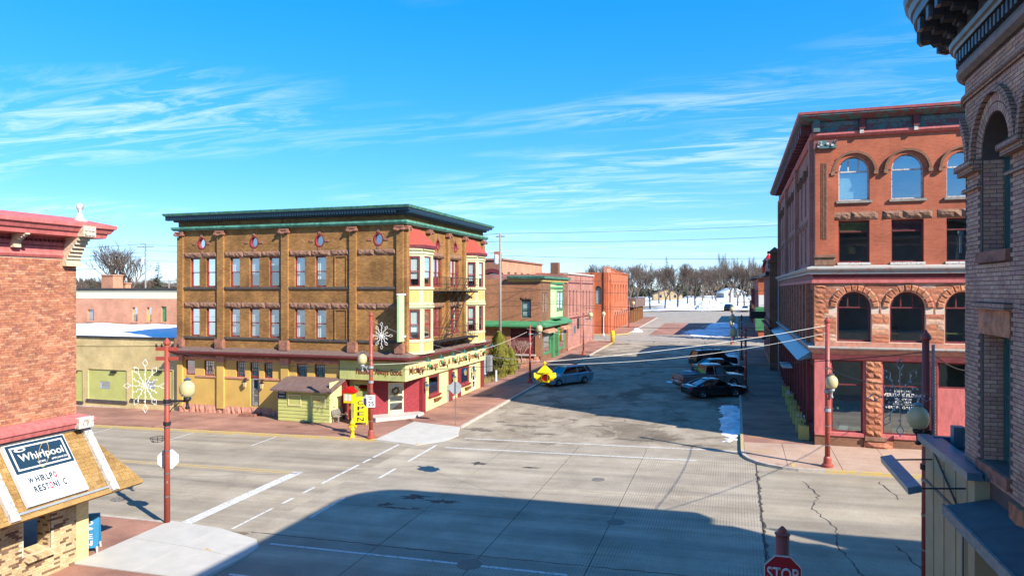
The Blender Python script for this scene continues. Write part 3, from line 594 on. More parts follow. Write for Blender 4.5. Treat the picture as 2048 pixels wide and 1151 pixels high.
# ================================================================ corner hotel
HX0, HXC, HYC, HY1 = -39.36, -20.9, 42.0, 57.3
hf = frame((0, HYC, 0), (1, 0), (0, -1)); hsd = frame((HXC, 0, 0), (0, 1), (1, 0))
HO = root('corner_hotel', (-30, 50, zg(-30, 50)), 'three storey yellow brick corner hotel with green cornice and cream bay windows', 'building')
FX_ = lambda px: FY(px, 600, HYC)[0]
win = [(380.8, 399), (412, 430.3), (459.8, 479.4), (498.9, 518.4), (538, 558), (589.2, 609.6), (630.5, 652.2)]
wu = [(FX_(a), FX_(b)) for a, b in win]; blind_u = (FX_(669.6), FX_(694.7))
Z3, Z2 = (9.55, 11.65), (5.95, 8.0)
pil = [(HX0, -38.85), (-35.77, -35.24), (-30.32, -29.78), (-24.9, -24.4), (-21.36, HXC)]
rw = [FX_(404), FX_(508.5), FX_(639.5), FX_(757)]
ops = [(a, b, *Z3) for a, b in wu]+[(a, b, *Z2) for a, b in wu]+[(c-.36, c+.36, 12.71-.45, 12.71+.45, 'O') for c in rw]
b = MB(hf); wall(b, HX0, HXC, 5.05, 14.3, ops, .22)
for z in (Z3, Z2):      # blind windows: shallow brick panels
    b.box(blind_u[0], blind_u[0]+.07, 0, .07, z[0], z[1]); b.box(blind_u[1]-.07, blind_u[1], 0, .07, z[0], z[1]); b.box(blind_u[0]+.07, blind_u[1]-.07, 0, .07, z[1]-.07, z[1])
b.build('front_wall', 'brick_house', HO)
for a, c in pil:
    p = MB(hf); p.box(a, c, -.02, .17, 5.75, 13.2); p.build('pilaster', 'brick_house', HO)
    q = MB(hf); q.box(a-.07, c+.07, -.02, .34, 5.12, 5.78); q.build('pilaster_base', 'stone_red', HO); capital(HO, hf, a, c, 13.2)
for i, (a, c) in enumerate(wu):
    k = ['blind', 'curtain', 'curtain', 'blind', 'blind', 'curtain', 'curtain'][i]
    window(HO, hf, a, c, *Z3, curtain=k, drop=[(.62, 1), (.5, 1), (.5, 1), (.4, 1), (.72, 1), (0, 1), (.25, 1)][i]); window(HO, hf, a, c, *Z2, curtain=k, drop=[(.40, 1), (.05, 1), (.15, 1), (.0, 1), (.1, 1), (.0, 1), (.02, 1)][i])
for c in rw: round_window(HO, hf, c, 12.71, .36)
bays = [(pil[i][1], pil[i+1][0]) for i in range(4)]
for i, (a, c) in enumerate(bays):
    for v, hgt in ((11.66, .40), (8.01, .42)): rough_band(HO, hf, a+.02, c-.02, v, v+hgt, .02, 'stone_brown')
    for v in (9.38, 5.78):
        s = MB(hf); s.box(a+.02, c-.02, -.02, .10, v, v+.15); s.build('sill_course', 'stone_sill', HO)
# mouldings and cornice sweep round front and side
PTS = [(HX0, HYC, -1, -1), (HXC, HYC, 1, -1), (HXC, HY1, 1, 1)]
band([(-.05, 13.66), (.26, 13.66), (.38, 13.80), (.38, 13.93), (-.05, 13.97)], PTS).build('string_moulding', 'green_trim', HO)
band([(-.05, 14.28), (.22, 14.30), (.30, 14.52), (.62, 14.56), (.65, 14.72), (-.05, 14.72)], PTS).build('cornice_soffit', 'navy', HO)
band([(-.05, 14.725), (.72, 14.725), (.80, 14.88), (.70, 14.92), (-.3, 14.92)], PTS).build('cornice_fascia', 'green_trim', HO)
d = MB()
for i in range(92):
    x = HX0-.6+i*.205; d.box(x, x+.10, HYC-.66, HYC-.32, 14.40, 14.55)
for i in range(76):
    y = HYC-.4+i*.205; d.box(HXC+.32, HXC+.66, y, y+.10, 14.40, 14.55)
tag(d.build('dentils', 'navy', HO), kind='stuff')
for i in range(4):      # frieze panels on front and side
    a, c = bays[i]; f = MB(hf)
    for (p, q, r_, s_) in ((a, c, 13.98, 14.06), (a, c, 14.20, 14.275), (a, a+.1, 14.06, 14.20), (c-.1, c, 14.06, 14.20)): f.box(p, q, 0, .06, r_, s_)
    f.build('frieze_panel', 'brick_house', HO)
    y0, y1 = HYC+.3+i*3.75, HYC+.3+(i+1)*3.75-.2; f = MB(hsd)
    for (p, q, r_, s_) in ((y0, y1, 13.98, 14.06), (y0, y1, 14.20, 14.275), (y0, y0+.1, 14.06, 14.20), (y1-.1, y1, 14.06, 14.20)): f.box(p, q, 0, .06, r_, s_)
    f.build('frieze_panel', 'brick_house', HO)
# side wall, upper floors
BAY = [(42.47, 42.97, 44.70, 45.20), (53.13, 53.55, 55.26, 55.70)]; BN = .9
swu = [(46.75, 48.35), (50.0, 51.75)]; srw = [47.55, 50.95]
b = MB(hsd); wall(b, HYC, HY1, 5.05, 14.3, [(a, c, *Z3) for a, c in swu]+[(a, c, *Z2) for a, c in swu]+[(c-.33, c+.33, 12.65-.42, 12.65+.42, 'O') for c in srw], .22); b.build('side_wall', 'brick_house', HO)
for a, c in swu:
    for z in (Z3, Z2):
        m_ = (a+c)/2; window(HO, hsd, a, m_, *z, curtain='curtain', drop=(.3, 1), fwid=.11); window(HO, hsd, m_, c, *z, curtain='curtain', drop=(.4, 1), fwid=.11)
    for v, hgt in ((11.66, .36), (8.01, .36)): rough_band(HO, hsd, a-.3, c+.3, v, v+hgt, .02, 'stone_brown')
for c in srw: round_window(HO, hsd, c, 12.65, .33)
for a, c in ((42.03, 42.42), (45.5, 45.95), (49.0, 49.45), (52.4, 52.8), (56.75, 57.28)):
    p = MB(hsd); p.box(a, c, -.02, .2, 5.2, 13.2); p.build('pilaster', 'brick_house', HO); capital(HO, hsd, a, c, 13.2)
for bi, (u0, u1, u2, u3) in enumerate(BAY):
    P = [(u0, 0), (u1, BN), (u2, BN), (u3, 0)]
    for k in range(3):
        (ua, na), (ub, nb) = P[k], P[k+1]; A_ = Vector((HXC+na, ua)); B_ = Vector((HXC+nb, ub)); Ln = (B_-A_).length; U_ = (B_-A_)/Ln; N_ = Vector((U_.y, -U_.x))
        t_ = frame((A_.x, A_.y, 0), U_, N_); mg = .16 if k != 1 else .30
        wz3, wz2 = (mg, Ln-mg, 9.55, 11.6), (mg, Ln-mg, 5.98, 8.02)
        w_ = MB(t_); wall(w_, 0, Ln, 5.0, 12.15, [wz3, wz2], .12); w_.build('bay_wall', 'cream', HO)
        for z in (wz3, wz2): window(HO, t_, z[0], z[1], z[2], z[3], n=-.12, curtain='curtain', drop=(.25, 1), rail=.5, fwid=.09)
        for lo, hi in ((5.18, 5.75), (8.5, 9.3)):
            for s_ in range(2 if k == 1 else 1):
                e0 = .14+s_*(Ln-.28)/2+.04*s_; e1 = e0+(Ln-.28)/(2 if k == 1 else 1)-.06; q = MB(t_); q.box(e0, e1, .0, .015, lo, hi); q.build('bay_panel', 'panel_yellow', HO)
        for v, pr in ((5.0, .10), (5.80, .05), (8.12, .10), (8.30, .06), (9.36, .08), (11.75, .06), (12.0, .12)):
            q = MB(t_); q.box(-.02, Ln+.02, .001, pr, v, v+.10); q.build('bay_moulding', 'cream', HO)
    e = .20; E = [(u0-.12, 0), (u1-.10, BN+e), (u2+.10, BN+e), (u3+.12, 0)]
    r_ = MB(hsd); apex = [((u0+u1)/2+.42, .02, 13.5), ((u2+u3)/2-.42, .02, 13.5)]
    r_.add([(u, n, 12.34) for u, n in E]+apex, [(0, 1, 4), (1, 2, 5, 4), (2, 3, 5)]); r_.build('bay_roof', 'roof_red', HO)
    r_ = MB(hsd); r_.loft([[(u, n, 12.12) for u, n in E], [(u, n, 12.335) for u, n in E]]); r_.build('bay_eave', 'maroon', HO)
    r_ = MB(hsd); r_.loft([[(u0, 0.002, 4.72), (u1+.1, BN-.1, 4.98), (u2-.1, BN-.1, 4.98), (u3, .002, 4.72)], [(u0-.03, 0.002, 5.0), (u1-.02, BN+.03, 5.0), (u2+.02, BN+.03, 5.0), (u3+.03, .002, 5.0)]]); r_.build('bay_foot', 'cream', HO)
# pent cornice over the ground floor
PT3 = [(HX0-.1, HYC, 0, -1), (HXC, HYC, 1, -1), (HXC, HY1, 1, 0)]
band([(-.05, 5.16), (.06, 5.16), (.72, 4.92), (.72, 4.86), (-.05, 4.86)], PT3).build('pent_roof', 'roof_brown', HO)
band([(-.05, 4.855), (.76, 4.855), (.80, 4.90), (.84, 4.90), (.84, 4.78), (.60, 4.70), (.30, 4.56), (-.05, 4.56)], PT3).build('gutter', 'maroon', HO)
# ground floor, front
gw = [(371, 390), (408, 428.5), (472, 490), (500, 518), (528, 545), (593, 614), (629, 650)]; gu = [(FX_(a), FX_(c)) for a, c in gw]
door_u = (FX_(503), FX_(517)); gz = (3.08, 4.2); XE = -25.75
ops = [(a, c, *gz) for i, (a, c) in enumerate(gu) if i != 3]+[(gu[3][0], gu[3][1], 1.02, 4.2)]
b = MB(hf); wall(b, HX0, XE, .1, 4.6, ops, .16); b.build('ground_floor_wall', 'yellow_wall', HO)
def leaded(rt_, tf, u0, u1, v0, v1, n):
    wo = window(rt_, tf, u0, u1, v0, v1, n=n, fm='red_trim', rail=.0, gm='glass', curtain='blind', drop=(.04, .96))
    l = MB(tf); c = (u0+u1)/2; hh = v1-v0
    for du in (-.16, 0, .16): l.box(c+du-.012, c+du+.012, n+.035, n+.05, v0+.1, v1-.1)
    for k in (.3, .6, .8): l.box(u0+.09, u1-.09, n+.036, n+.049, v0+hh*k-.01, v0+hh*k+.01)
    l.build('leading', 'black_iron', wo)
    g_ = ring(tf, c, v0+hh*.45, .10, .15, n+.034, n+.05, 12, 1.4); g_.build('leaded_motif', 'green_paint', wo)
for i, (a, c) in enumerate(gu):
    if i == 3: continue
    if i == 0: window(HO, hf, a, c, *gz, n=-.15, rail=.0, curtain='blind')
    else: leaded(HO, hf, a, c, *gz, -.15)
leaded(HO, hf, gu[3][0], gu[3][1], 3.1, 4.2, -.15)
def screen_door(rt_, tf, u0, u1, v0, v1, n, m='cream', gm='glass_dark'):
    b = MB(tf); f = .11
    b.box(u0, u0+f, n, n+.06, v0, v1); b.box(u1-f, u1, n, n+.06, v0, v1); b.box(u0+f, u1-f, n, n+.06, v0, v0+.28); b.box(u0+f, u1-f, n, n+.06, v1-f, v1)
    for k in (.36, .58): b.box(u0+f, u1-f, n, n+.06, v0+(v1-v0)*k, v0+(v1-v0)*k+.09)
    d_ = b.build('door', m, rt_)
    g_ = MB(tf); g_.quad((u0+f*.5, n+.03, v0+.15), (u1-f*.5, n+.03, v0+.15), (u1-f*.5, n+.03, v1-.05), (u0+f*.5, n+.03, v1-.05)); g_.build('door_glass', gm, d_)
    h_ = MB(tf); h_.box(u1-f*.8, u1-f*.4, n+.06, n+.12, v0+(v1-v0)*.48, v0+(v1-v0)*.55); h_.build('door_handle', 'steel', d_); return d_
screen_door(HO, hf, door_u[0], door_u[1], 1.05, 3.02, -.14, 'wood_grey')
for a, c in ((HX0, -38.9), (-35.8, -35.2), (-30.35, -29.75)):
    p = MB(hf); p.box(a, c, -.02, .16, .75, 4.1); p.build('pilaster', 'yellow_wall', HO); p = MB(hf); p.box(a-.04, c+.04, -.02, .20, 4.1, 4.54); p.build('pilaster_cap', 'stone_pink', HO)
gb = [(-38.88, -35.82), (-35.18, -30.37), (-29.73, XE)]
for a, c in gb: rough_band(HO, hf, a+.02, c-.02, 4.24, 4.53, .02, 'stone_pink', 1.3)
for a, c, in ((gu[1][0]-1.9+1.2, gu[1][1]+.5), (gu[2][0]-1.4, gu[3][0]-.02), (gu[3][1]+.02, gu[4][1]+1.1)):
    s = MB(hf); s.box(a, c, -.02, .07, 2.94, 3.07); s.build('sill_course', 'stone_pink', HO)
rough_band(HO, hf, HX0, -31.2, .0, .95, .03, 'stone_pink', .8, 'foundation_stone', 5); rough_band(HO, hf, -31.2, -25.8, .0, .78, .05, 'stone_pink', .9, 'foundation_stone', 6)
s = MB(hf); s.box(door_u[0]-.4, door_u[1]+.3, .1, .85, .0, .62); s.build('door_step', 'stone_red', HO)
def wall_lantern(rt_, tf, u, v, n=0.0, s=1.0, m='black_iron'):
    b = MB(tf); b.box(u-.04*s, u+.04*s, n, n+.16*s, v+.16*s, v+.22*s); b.box(u-.015, u+.015, n+.12*s, n+.15*s, v+.0, v+.2*s)
    b.loft([[(u-.09*s, n+.06*s, v), (u+.09*s, n+.06*s, v), (u+.09*s, n+.24*s, v), (u-.09*s, n+.24*s, v)], [(u-.02*s, n+.13*s, v+.12*s), (u+.02*s, n+.13*s, v+.12*s), (u+.02*s, n+.17*s, v+.12*s), (u-.02*s, n+.17*s, v+.12*s)]])
    o = b.build('wall_lantern', m, rt_); g_ = MB(tf); g_.loft([[(u-.05*s, n+.10*s, v-.26*s), (u+.05*s, n+.10*s, v-.26*s), (u+.05*s, n+.20*s, v-.26*s), (u-.05*s, n+.20*s, v-.26*s)], [(u-.08*s, n+.07*s, v), (u+.08*s, n+.07*s, v), (u+.08*s, n+.23*s, v), (u-.08*s, n+.23*s, v)]]); g_.build('lantern_glass', 'lamp_globe', o); return o
wall_lantern(HO, hf, door_u[0]-.42, 2.75, 0, 1.3); wall_lantern(HO, hf, door_u[1]+.42, 2.7, 0, 1.3)
# corner shop front under the green sign boards
mat('red_rough', (.30, .03, .04), .7, c2=(.17, .014, .02), scale=9, bump=1.0, bscale=9)
p = MB(hf); p.box(XE, -25.2, -.3, .10, .2, 4.54); p.build('shop_pilaster', 'red_trim', HO)
t2 = frame((0, HYC+.35, 0), (1, 0), (0, -1)); p = MB(t2); sw_ = (-24.95, -23.75, 2.35, 2.95); wall(p, -25.2, -23.4, .2, 3.3, [sw_], .1); p.build('shop_wall', 'sign_green', HO); window(HO, t2, *sw_, n=-.1, fm='sign_green', rail=.0, gm='glass_dark')
A_, B_ = Vector((-23.5, 42.3)), Vector((-21.0, 44.7)); Ln = (B_-A_).length; U_ = (B_-A_)/Ln; N_ = Vector((U_.y, -U_.x)); tch = frame((A_.x, A_.y, 0), U_, N_)
p = MB(tch); wall(p, 0, Ln, .45, 3.3, [(1.18, 2.32, .45, 3.02)], .12); p.build('entrance_wall', 'red_rough', HO)
p = MB(hf); p.box(-23.55, -23.35, -.32, -.02, .3, 3.28); p.build('shop_pilaster', 'red_trim', HO)
dr = screen_door(HO, tch, 1.2, 2.30, .78, 2.95, -.08)
wv = MB(tch)
for k in range(30):
    a = 2*math.pi*k/30; rr = random.uniform(.15, .25); c_ = (1.75+rr*math.cos(a), .05, 2.35+rr*math.sin(a)*1.1)
    wv.loft([[(c_[0]+.06*math.cos(j), c_[1], c_[2]+.06*math.sin(j)) for j in (0, 1.6, 3.1, 4.7)], [(c_[0]+.02*math.cos(j), c_[1]+.06, c_[2]+.02*math.sin(j)) for j in (0, 1.6, 3.1, 4.7)]])
wv.build('wreath', 'dry_grass', dr)
p = MB(); zt = zg(-21.5, 43)+.34
p.loft([[(x, y, zg(x, y)+.05) for x, y in ((-23.3, 41.7), (-22.6, 41.3), (-20.55, 43.2), (-20.55, 44.4), (-21.2, 44.7), (-23.5, 42.3))], [(x, y, zt) for x, y in ((-23.3, 41.7), (-22.6, 41.3), (-20.55, 43.2), (-20.55, 44.4), (-21.2, 44.7), (-23.5, 42.3))]]); p.build('entrance_step', 'concrete_white', HO)
p = MB(); p.loft([[(x, y, 3.2) for x, y in ((-25.6, 42.3), (-25.6, 41.9), (-20.8, 41.9), (-20.8, 45.0), (-21.3, 45.0), (-23.6, 42.6))], [(x, y, 3.27) for x, y in ((-25.6, 42.3), (-25.6, 41.9), (-20.8, 41.9), (-20.8, 45.0), (-21.3, 45.0), (-23.6, 42.6))]]); p.build('entrance_soffit', 'red_trim', HO)
sg = MB(hf); sg.box(-25.62, -20.70, .0, .20, 3.28, 4.55); sf = sg.build('sign_board', 'sign_green', HO); sf['label'] = 'green sign board reading FineBeer. Always Good.'
text('FineBeer. Always Good.', hf, -24.35, .203, 3.68, .40, 'lettering', sf, width=3.45)
sg = MB(hsd); sg.box(41.83, HY1-.02, .0, .22, 3.28, 4.55); ss = sg.build('sign_board', 'cream_wall', HO); ss['label'] = 'long cream sign board over the cafe front'
text('Michigan House Cafe', hsd, 42.35, .223, 3.66, .52, 'lettering', ss, width=6.3); text('&', hsd, 48.95, .223, 3.72, .42, 'lettering', ss, width=.5); text('Red Jacket Brewing Co.', hsd, 49.75, .223, 3.66, .52, 'lettering', ss, width=7.2)
for u in (43.2, 45.4, 47.6, 49.9, 52.2, 54.4, 56.3):       # gooseneck sign lamps
    g_ = MB(hsd); g_.tube(hsd(0, 0, 0), hsd(0, 0, 0), .01); l_ = MB()
    l_.path([hsd(u, .84, 4.72), hsd(u, 1.05, 4.86), hsd(u, 1.2, 4.74)], .018, 5); c_ = hsd(u, 1.2, 4.52); l_.lathe(c_, [(.24, 0), (.20, .05), (.06, .13), (.03, .24)], 12); l_.build('sign_lamp', 'teal_frame', HO)
    if u < 56: h_ = MB(); h_.path([hsd(u+.9, .84, 4.7), hsd(u+.9, .9, 4.25)], .008, 4); h_.lathe(hsd(u+.9, .9, 3.98), [(.02, 0), (.11, .06), (.13, .16), (.04, .28)], 8); h_.build('hanging_basket', 'green_paint', HO)
# side ground floor
so_ = [(45.95, 47.85, 1.72, 3.12), (50.35, 51.35, .7, 3.1), (52.1, 54.0, 1.72, 3.12), (54.75, 55.6, .85, 3.1)]
b = MB(hsd); wall(b, 45.2, HY1, .3, 3.32, so_, .16); b.build('cafe_wall', 'cream_wall', HO)
p = MB(hsd); p.box(44.66, 45.2, -.3, .12, .4, 3.28); p.build('shop_pilaster', 'red_trim', HO)
for a, c in ((49.55, 50.2), (51.4, 51.95), (56.6, HY1)): p = MB(hsd); p.box(a, c, -.02, .10, .5, 3.28); p.build('shop_pilaster', 'red_trim', HO)
for o_ in (so_[0], so_[2]):
    window(HO, hsd, *o_, n=-.1, rail=.0, fwid=.13, gm='glass_dark', curtain='wood_brown' if o_ is so_[0] else None)
    s = MB(hsd); s.box(o_[0]-.08, o_[1]+.08, .001, .16, o_[2]-.12, o_[2]); s.build('window_sill', 'red_trim', HO)
    c_ = (o_[0]+o_[1])/2+.4; fb = MB(hsd); fb.loft([[(c_-.45, .02, 1.22), (c_+.45, .02, 1.22), (c_+.45, .16, 1.22), (c_-.45, .16, 1.22)], [(c_-.55, .02, 1.42), (c_+.55, .02, 1.42), (c_+.55, .26, 1.42), (c_-.55, .26, 1.42)]]); fb.build('flower_box', 'wood_brown', HO)
screen_door(HO, hsd, 50.37, 51.33, .72, 3.05, -.14, 'cream'); screen_door(HO, hsd, 54.77, 55.58, .87, 3.05, -.1, 'white_paint')
for u in (44.95, 50.0, 54.35): wall_lantern(HO, hsd, u, 2.6, .12, 1.4, 'blue_metal')
p = MB(hsd); p.box(49.3, 49.52, .02, .2, 1.7, 2.1); p.box(49.36, 49.46, .03, .1, .7, 1.7); p.build('gas_meter', 'grey_metal', HO)
# blade sign fixed to the corner
p = MB(); p.box(-20.86, -20.72, 40.95, 41.7, 5.95, 8.95); bl = p.build('blade_sign', 'mint', HO); bl['label'] = 'tall narrow pale green blade sign on the hotel corner'
p = MB(); p.box(-20.84, -20.74, 40.85, 42, 8.96, 9.08); p.box(-20.84, -20.74, 41.7, 42, 6.2, 6.3); p.build('sign_bracket', 'white_paint', bl)
# fire escape
fe_ = root('fire_escape', (HXC+.6, 49, 5.6), 'black iron fire escape with two balconies and a steep ladder between the bay windows', 'fire escape')
for zf, ua, ub in ((9.22, 45.35, 53.0), (5.62, 45.35, 53.0)):
    b = MB(hsd)
    for k in range(12): n_ = .12+k*.085; b.box(ua, ub, n_, n_+.05, zf, zf+.04)
    for k in range(8): u = ua+(ub-ua)*k/7; b.box(u-.03, u+.03, .02, 1.14, zf-.10, zf-.002)
    b.build('platform', 'black_iron', fe_)
    b = MB()
    for zr in (.5, 1.0): b.path([hsd(ua, .05, zf+zr), hsd(ua, 1.12, zf+zr), hsd(ub, 1.12, zf+zr), hsd(ub, .05, zf+zr)], .022, 5)
    for k in range(20): u = ua+(ub-ua)*k/19; b.tube(hsd(u, 1.12, zf), hsd(u, 1.12, zf+1), .012, n=4)
    for k in range(8):
        u = ua+(ub-ua)*k/8; b.tube(hsd(u, 1.12, zf+.05), hsd(u+(ub-ua)/8, 1.12, zf+.95), .010, n=4)
    b.build('railing', 'black_iron', fe_)
    b = MB()
    for u in (ua+.5, (ua+ub)/2, ub-.5): b.tube(hsd(u, 1.05, zf-.05), hsd(u, .02, zf-1.0), .03, n=5)
    b.build('bracket', 'black_iron', fe_)
b = MB(); s0, s1 = (47.6, 5.68), (51.2, 9.25)
for n_ in (.45, 1.0): b.tube(hsd(s0[0], n_, s0[1]), hsd(s1[0], n_, s1[1]), .035, n=5); b.tube(hsd(s0[0]-.3, n_, s0[1]+.9), hsd(s1[0]-.3, n_, s1[1]+.9), .02, n=5)
for k in range(15): t = (k+.5)/15; b.tube(hsd(s0[0]+(s1[0]-s0[0])*t, .45, s0[1]+(s1[1]-s0[1])*t), hsd(s0[0]+(s1[0]-s0[0])*t, 1.0, s0[1]+(s1[1]-s0[1])*t), .02, n=4)
b.build('ladder', 'black_iron', fe_)
# body: roof, back and hidden sides close the building
b = MB(); b.box(HX0+.05, HXC-.06, HYC+.5, HY1-.05, 13.9, 14.4); b.build('roof', 'roof_dark', HO)
b = MB(); b.quad((HX0, HYC, .1), (HX0, HY1, .1), (HX0, HY1, 14.4), (HX0, HYC, 14.4)); b.quad((HX0, HY1, .1), (HXC, HY1, .1), (HXC, HY1, 14.4), (HX0, HY1, 14.4)); b.build('rear_wall', 'brick_brown', HO)
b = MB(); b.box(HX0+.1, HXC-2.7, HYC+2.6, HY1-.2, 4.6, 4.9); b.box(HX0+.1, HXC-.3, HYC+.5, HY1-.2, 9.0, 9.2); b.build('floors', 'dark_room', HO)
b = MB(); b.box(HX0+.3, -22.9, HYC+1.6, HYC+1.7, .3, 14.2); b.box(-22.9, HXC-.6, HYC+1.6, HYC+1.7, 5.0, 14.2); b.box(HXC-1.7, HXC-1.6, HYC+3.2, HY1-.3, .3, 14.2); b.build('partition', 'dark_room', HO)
# ================================================================ department store (brick and sandstone, four storeys)
VXC, VYC, VX1, VY1 = 4.05, 40.4, 24.0, 70.5
vf = frame((0, VYC, 0), (1, 0), (0, -1)); vsd = frame((VXC, 0, 0), (0, 1), (-1, 0))
VE = root('department_store', (12, 52, zg(12, 52)), 'four storey red brick and sandstone department store with arched windows and red cornice', 'building')
wc = [5.94+2.497*i for i in range(8)]
A4 = [(c-.74, c+.74, 14.0, 16.35, 15.53) for c in wc]; A3 = [(c-.74, c+.74, 10.76, 12.95) for c in wc]; A2 = [(c-.82, c+.82, 6.6, 9.22, 8.40) for c in wc]
b = MB(vf); wall(b, VXC, VX1, 10.3, 17.7, A4+A3, .3); b.build('front_wall', 'brick_vertin', VE)
def hood(rt_, tf, c, r0, r1, spring, n0, n1, m, k=18, name='arch_hood', ry=1.0):
    b = MB(tf); f = lambda r, a, n: (c-r*math.cos(a), n, spring+r*ry*math.sin(a))
    for i in range(k):
        a, e = math.pi*i/k, math.pi*(i+1)/k
        b.loft([[f(r0, a, n0), f(r1, a, n0), f(r1, a, n1), f(r0, a, n1)], [f(r0, e, n0), f(r1, e, n0), f(r1, e, n1), f(r0, e, n1)]], i in (0, k-1))
    return b.build(name, m, rt_)
for i, c in enumerate(wc):
    hood(VE, vf, c, .76, .95, 15.53, .01, .06, 'brick_vertin', name='arch_ring'); hood(VE, vf, c, .96, 1.08, 15.50, .01, .16, 'brick_brown')
    for s_ in (-1, 1): q = MB(vf); q.box(c+s_*1.02-.10, c+s_*1.02+.10, .01, .20, 15.33, 15.50); q.build('hood_stop', 'stone_brown', VE)
    wo = window(VE, vf, c-.74, c+.74, 14.0, 16.35, 15.53, n=-.28, fm='white_weathered', fwid=.07, gm='glass_bright', mull=2 if i == 0 else 0, curtain='blind' if i in (0,) else None, drop=(.05, .62))
    if i > 0:   # pale blind pulled down behind the arched light
        P = arch_pts(c-.66, c+.66, 15.53, 16.28); g_ = MB(vf); g_.add([(p[0], -.36, p[1]) for p in P], [tuple(range(len(P)))]); g_.build('blind', 'blind', wo)
    s = MB(vf); s.box(c-.85, c+.85, -.25, .12, 13.86, 13.99); s.build('sill', 'wood_grey', VE)
    rough_band(VE, vf, c-1.14, c+1.14, 12.99, 13.40, .02, 'stone_brown', 1.3)
    wo = window(VE, vf, c-.74, c+.74, 10.76, 12.95, n=-.28, fm='maroon', fwid=.07, rail=.74, gm='glass_bright')
    if i < 2:
        g_ = MB(vf); g_.quad((c-.66, -.33, 12.42), (c+.66, -.33, 12.42), (c+.66, -.33, 12.9), (c-.66, -.33, 12.9)); g_.build('blind', 'panel_yellow' if i == 0 else 'pink_trim', wo)
    s = MB(vf); s.box(c-.80, c+.80, -.25, .08, 10.62, 10.75); s.build('sill', 'white_weathered', VE)
# corner pilaster with fluting and capital
p = MB(vf); p.box(VXC, 4.98, -.02, .14, 11.15, 16.75); cp = p.build('corner_pilaster', 'brick_vertin', VE)
for k in range(4): q = MB(vf); q.box(4.36+k*.075, 4.395+k*.075, .141, .17, 12.0, 16.0); q.build('flute', 'stone_brown', cp)
p = MB(vf); p.box(VXC-.03, 5.02, -.02, .22, 10.62, 11.02); p.box(VXC-.05, 5.06, -.02, .30, 11.02, 11.16); p.build('pilaster_base', 'stone_brown', VE)
p = MB(vf); p.box(VXC-.08, 5.06, -.02, .30, 16.76, 17.18); cp = p.build('capital', 'verdigris', VE)
for k in range(10):
    q = MB(vf); u = 4.05+random.random()*.95; v = 16.8+random.random()*.3; q.box(u, u+.12, .30, .36, v, v+.10); q.build('capital_leaf', 'white_weathered', cp)
# cornice of front and side
PV = [(VX1, VYC, 0, -1), (VXC, VYC, -1, -1), (VXC, VY1, -1, 1)]
band([(-.05, 17.34), (.10, 17.36), (.22, 17.48), (.22, 17.60), (-.05, 17.62)], PV).build('lower_moulding', 'pink_trim', VE)
band([(-.05, 17.63), (.10, 17.63), (.12, 18.20), (-.05, 18.20)], PV).build('frieze', 'verdigris', VE)
band([(-.05, 18.205), (.28, 18.205), (.62, 18.32), (.80, 18.40), (.80, 18.48), (-.05, 18.48)], PV).build('cornice_shelf', 'verdigris', VE)
band([(-.05, 18.485), (.84, 18.485), (.88, 18.60), (-.05, 18.64)], PV).build('cornice_cap', 'pink_trim', VE)
mat('cornice_scroll', (.05, .09, .10), .8, c2=(.16, .19, .19), scale=9, bump=1, bscale=20)
for i in range(8):
    u = 5.2+i*2.5
    q = MB(vf); q.box(u+.95, u+1.22, .12, .34, 17.66, 18.2); q.build('cornice_bracket', 'maroon', VE); q = MB(vf); q.box(u+.98, u+1.16, .22, .30, 17.44, 17.66); q.build('bracket_drop', 'white_weathered', VE)
    q = MB(vf); q.box(u-1.2, u+.9, .121, .15, 17.93, 18.14); q.build('scroll_panel', 'cornice_scroll', VE)
q = MB(vf); q.box(VXC-.1, VXC+.22, .12, .40, 17.63, 18.3); q.build('cornice_bracket', 'verdigris', VE)
for i in range(26):
    u = 41+i*1.0; q = MB(vsd); q.box(u, u+.42, .12, .66, 17.72, 18.2); q.build('cornice_bracket', 'maroon', VE)
# ledge between sandstone and brick
band([(-.05, 10.30), (.34, 10.32), (.42, 10.42), (.42, 10.52), (-.05, 10.62)], PV).build('ledge', 'ledge_grey', VE)
band([(-.05, 10.16), (.25, 10.16), (.25, 10.295), (-.05, 10.295)], PV).build('ledge_mould', 'ledge_grey', VE)
band([(-.05, 9.86), (.10, 9.86), (.12, 10.155), (-.05, 10.155)], PV).build('ledge_frieze', 'maroon', VE)
band([(-.05, 9.66), (.16, 9.68), (.16, 9.855), (-.05, 9.855)], PV).build('ledge_strip', 'pink_trim', VE)
# sandstone storey, stone by stone
b = MB(vf); wall(b, VXC, VX1, 6.35, 9.67, A2, .3); b.build('stone_backing', 'mortar', VE)
rs = random.Random(3)
def stone(rt_, tf, u0, u1, v0, v1, n0, pr, m, name='stone', rough=.03):
    b = MB(tf); vs_ = []; k = 3
    for j in range(3):
        for i in range(4):
            e = i in (0, 3) or j in (0, 2); vs_.append((u0+(u1-u0)*(i/3 if e or i in (0, 3) else i/3), n0+(pr*.55 if e else pr+rs.uniform(-rough, rough)), v0+(v1-v0)*j/2))
    fs = [(j*4+i, j*4+i+1, j*4+i+5, j*4+i+4) for j in range(2) for i in range(3)]
    b.add(vs_, fs); b.loft([[(u0, n0-.05, v0), (u1, n0-.05, v0), (u1, n0-.05, v1), (u0, n0-.05, v1)], [(u0, n0+pr*.55, v0), (u1, n0+pr*.55, v0), (u1, n0+pr*.55, v1), (u0, n0+pr*.55, v1)]], False)
    return b.build(name, m, rt_)
v = 6.60
RO = 1.20
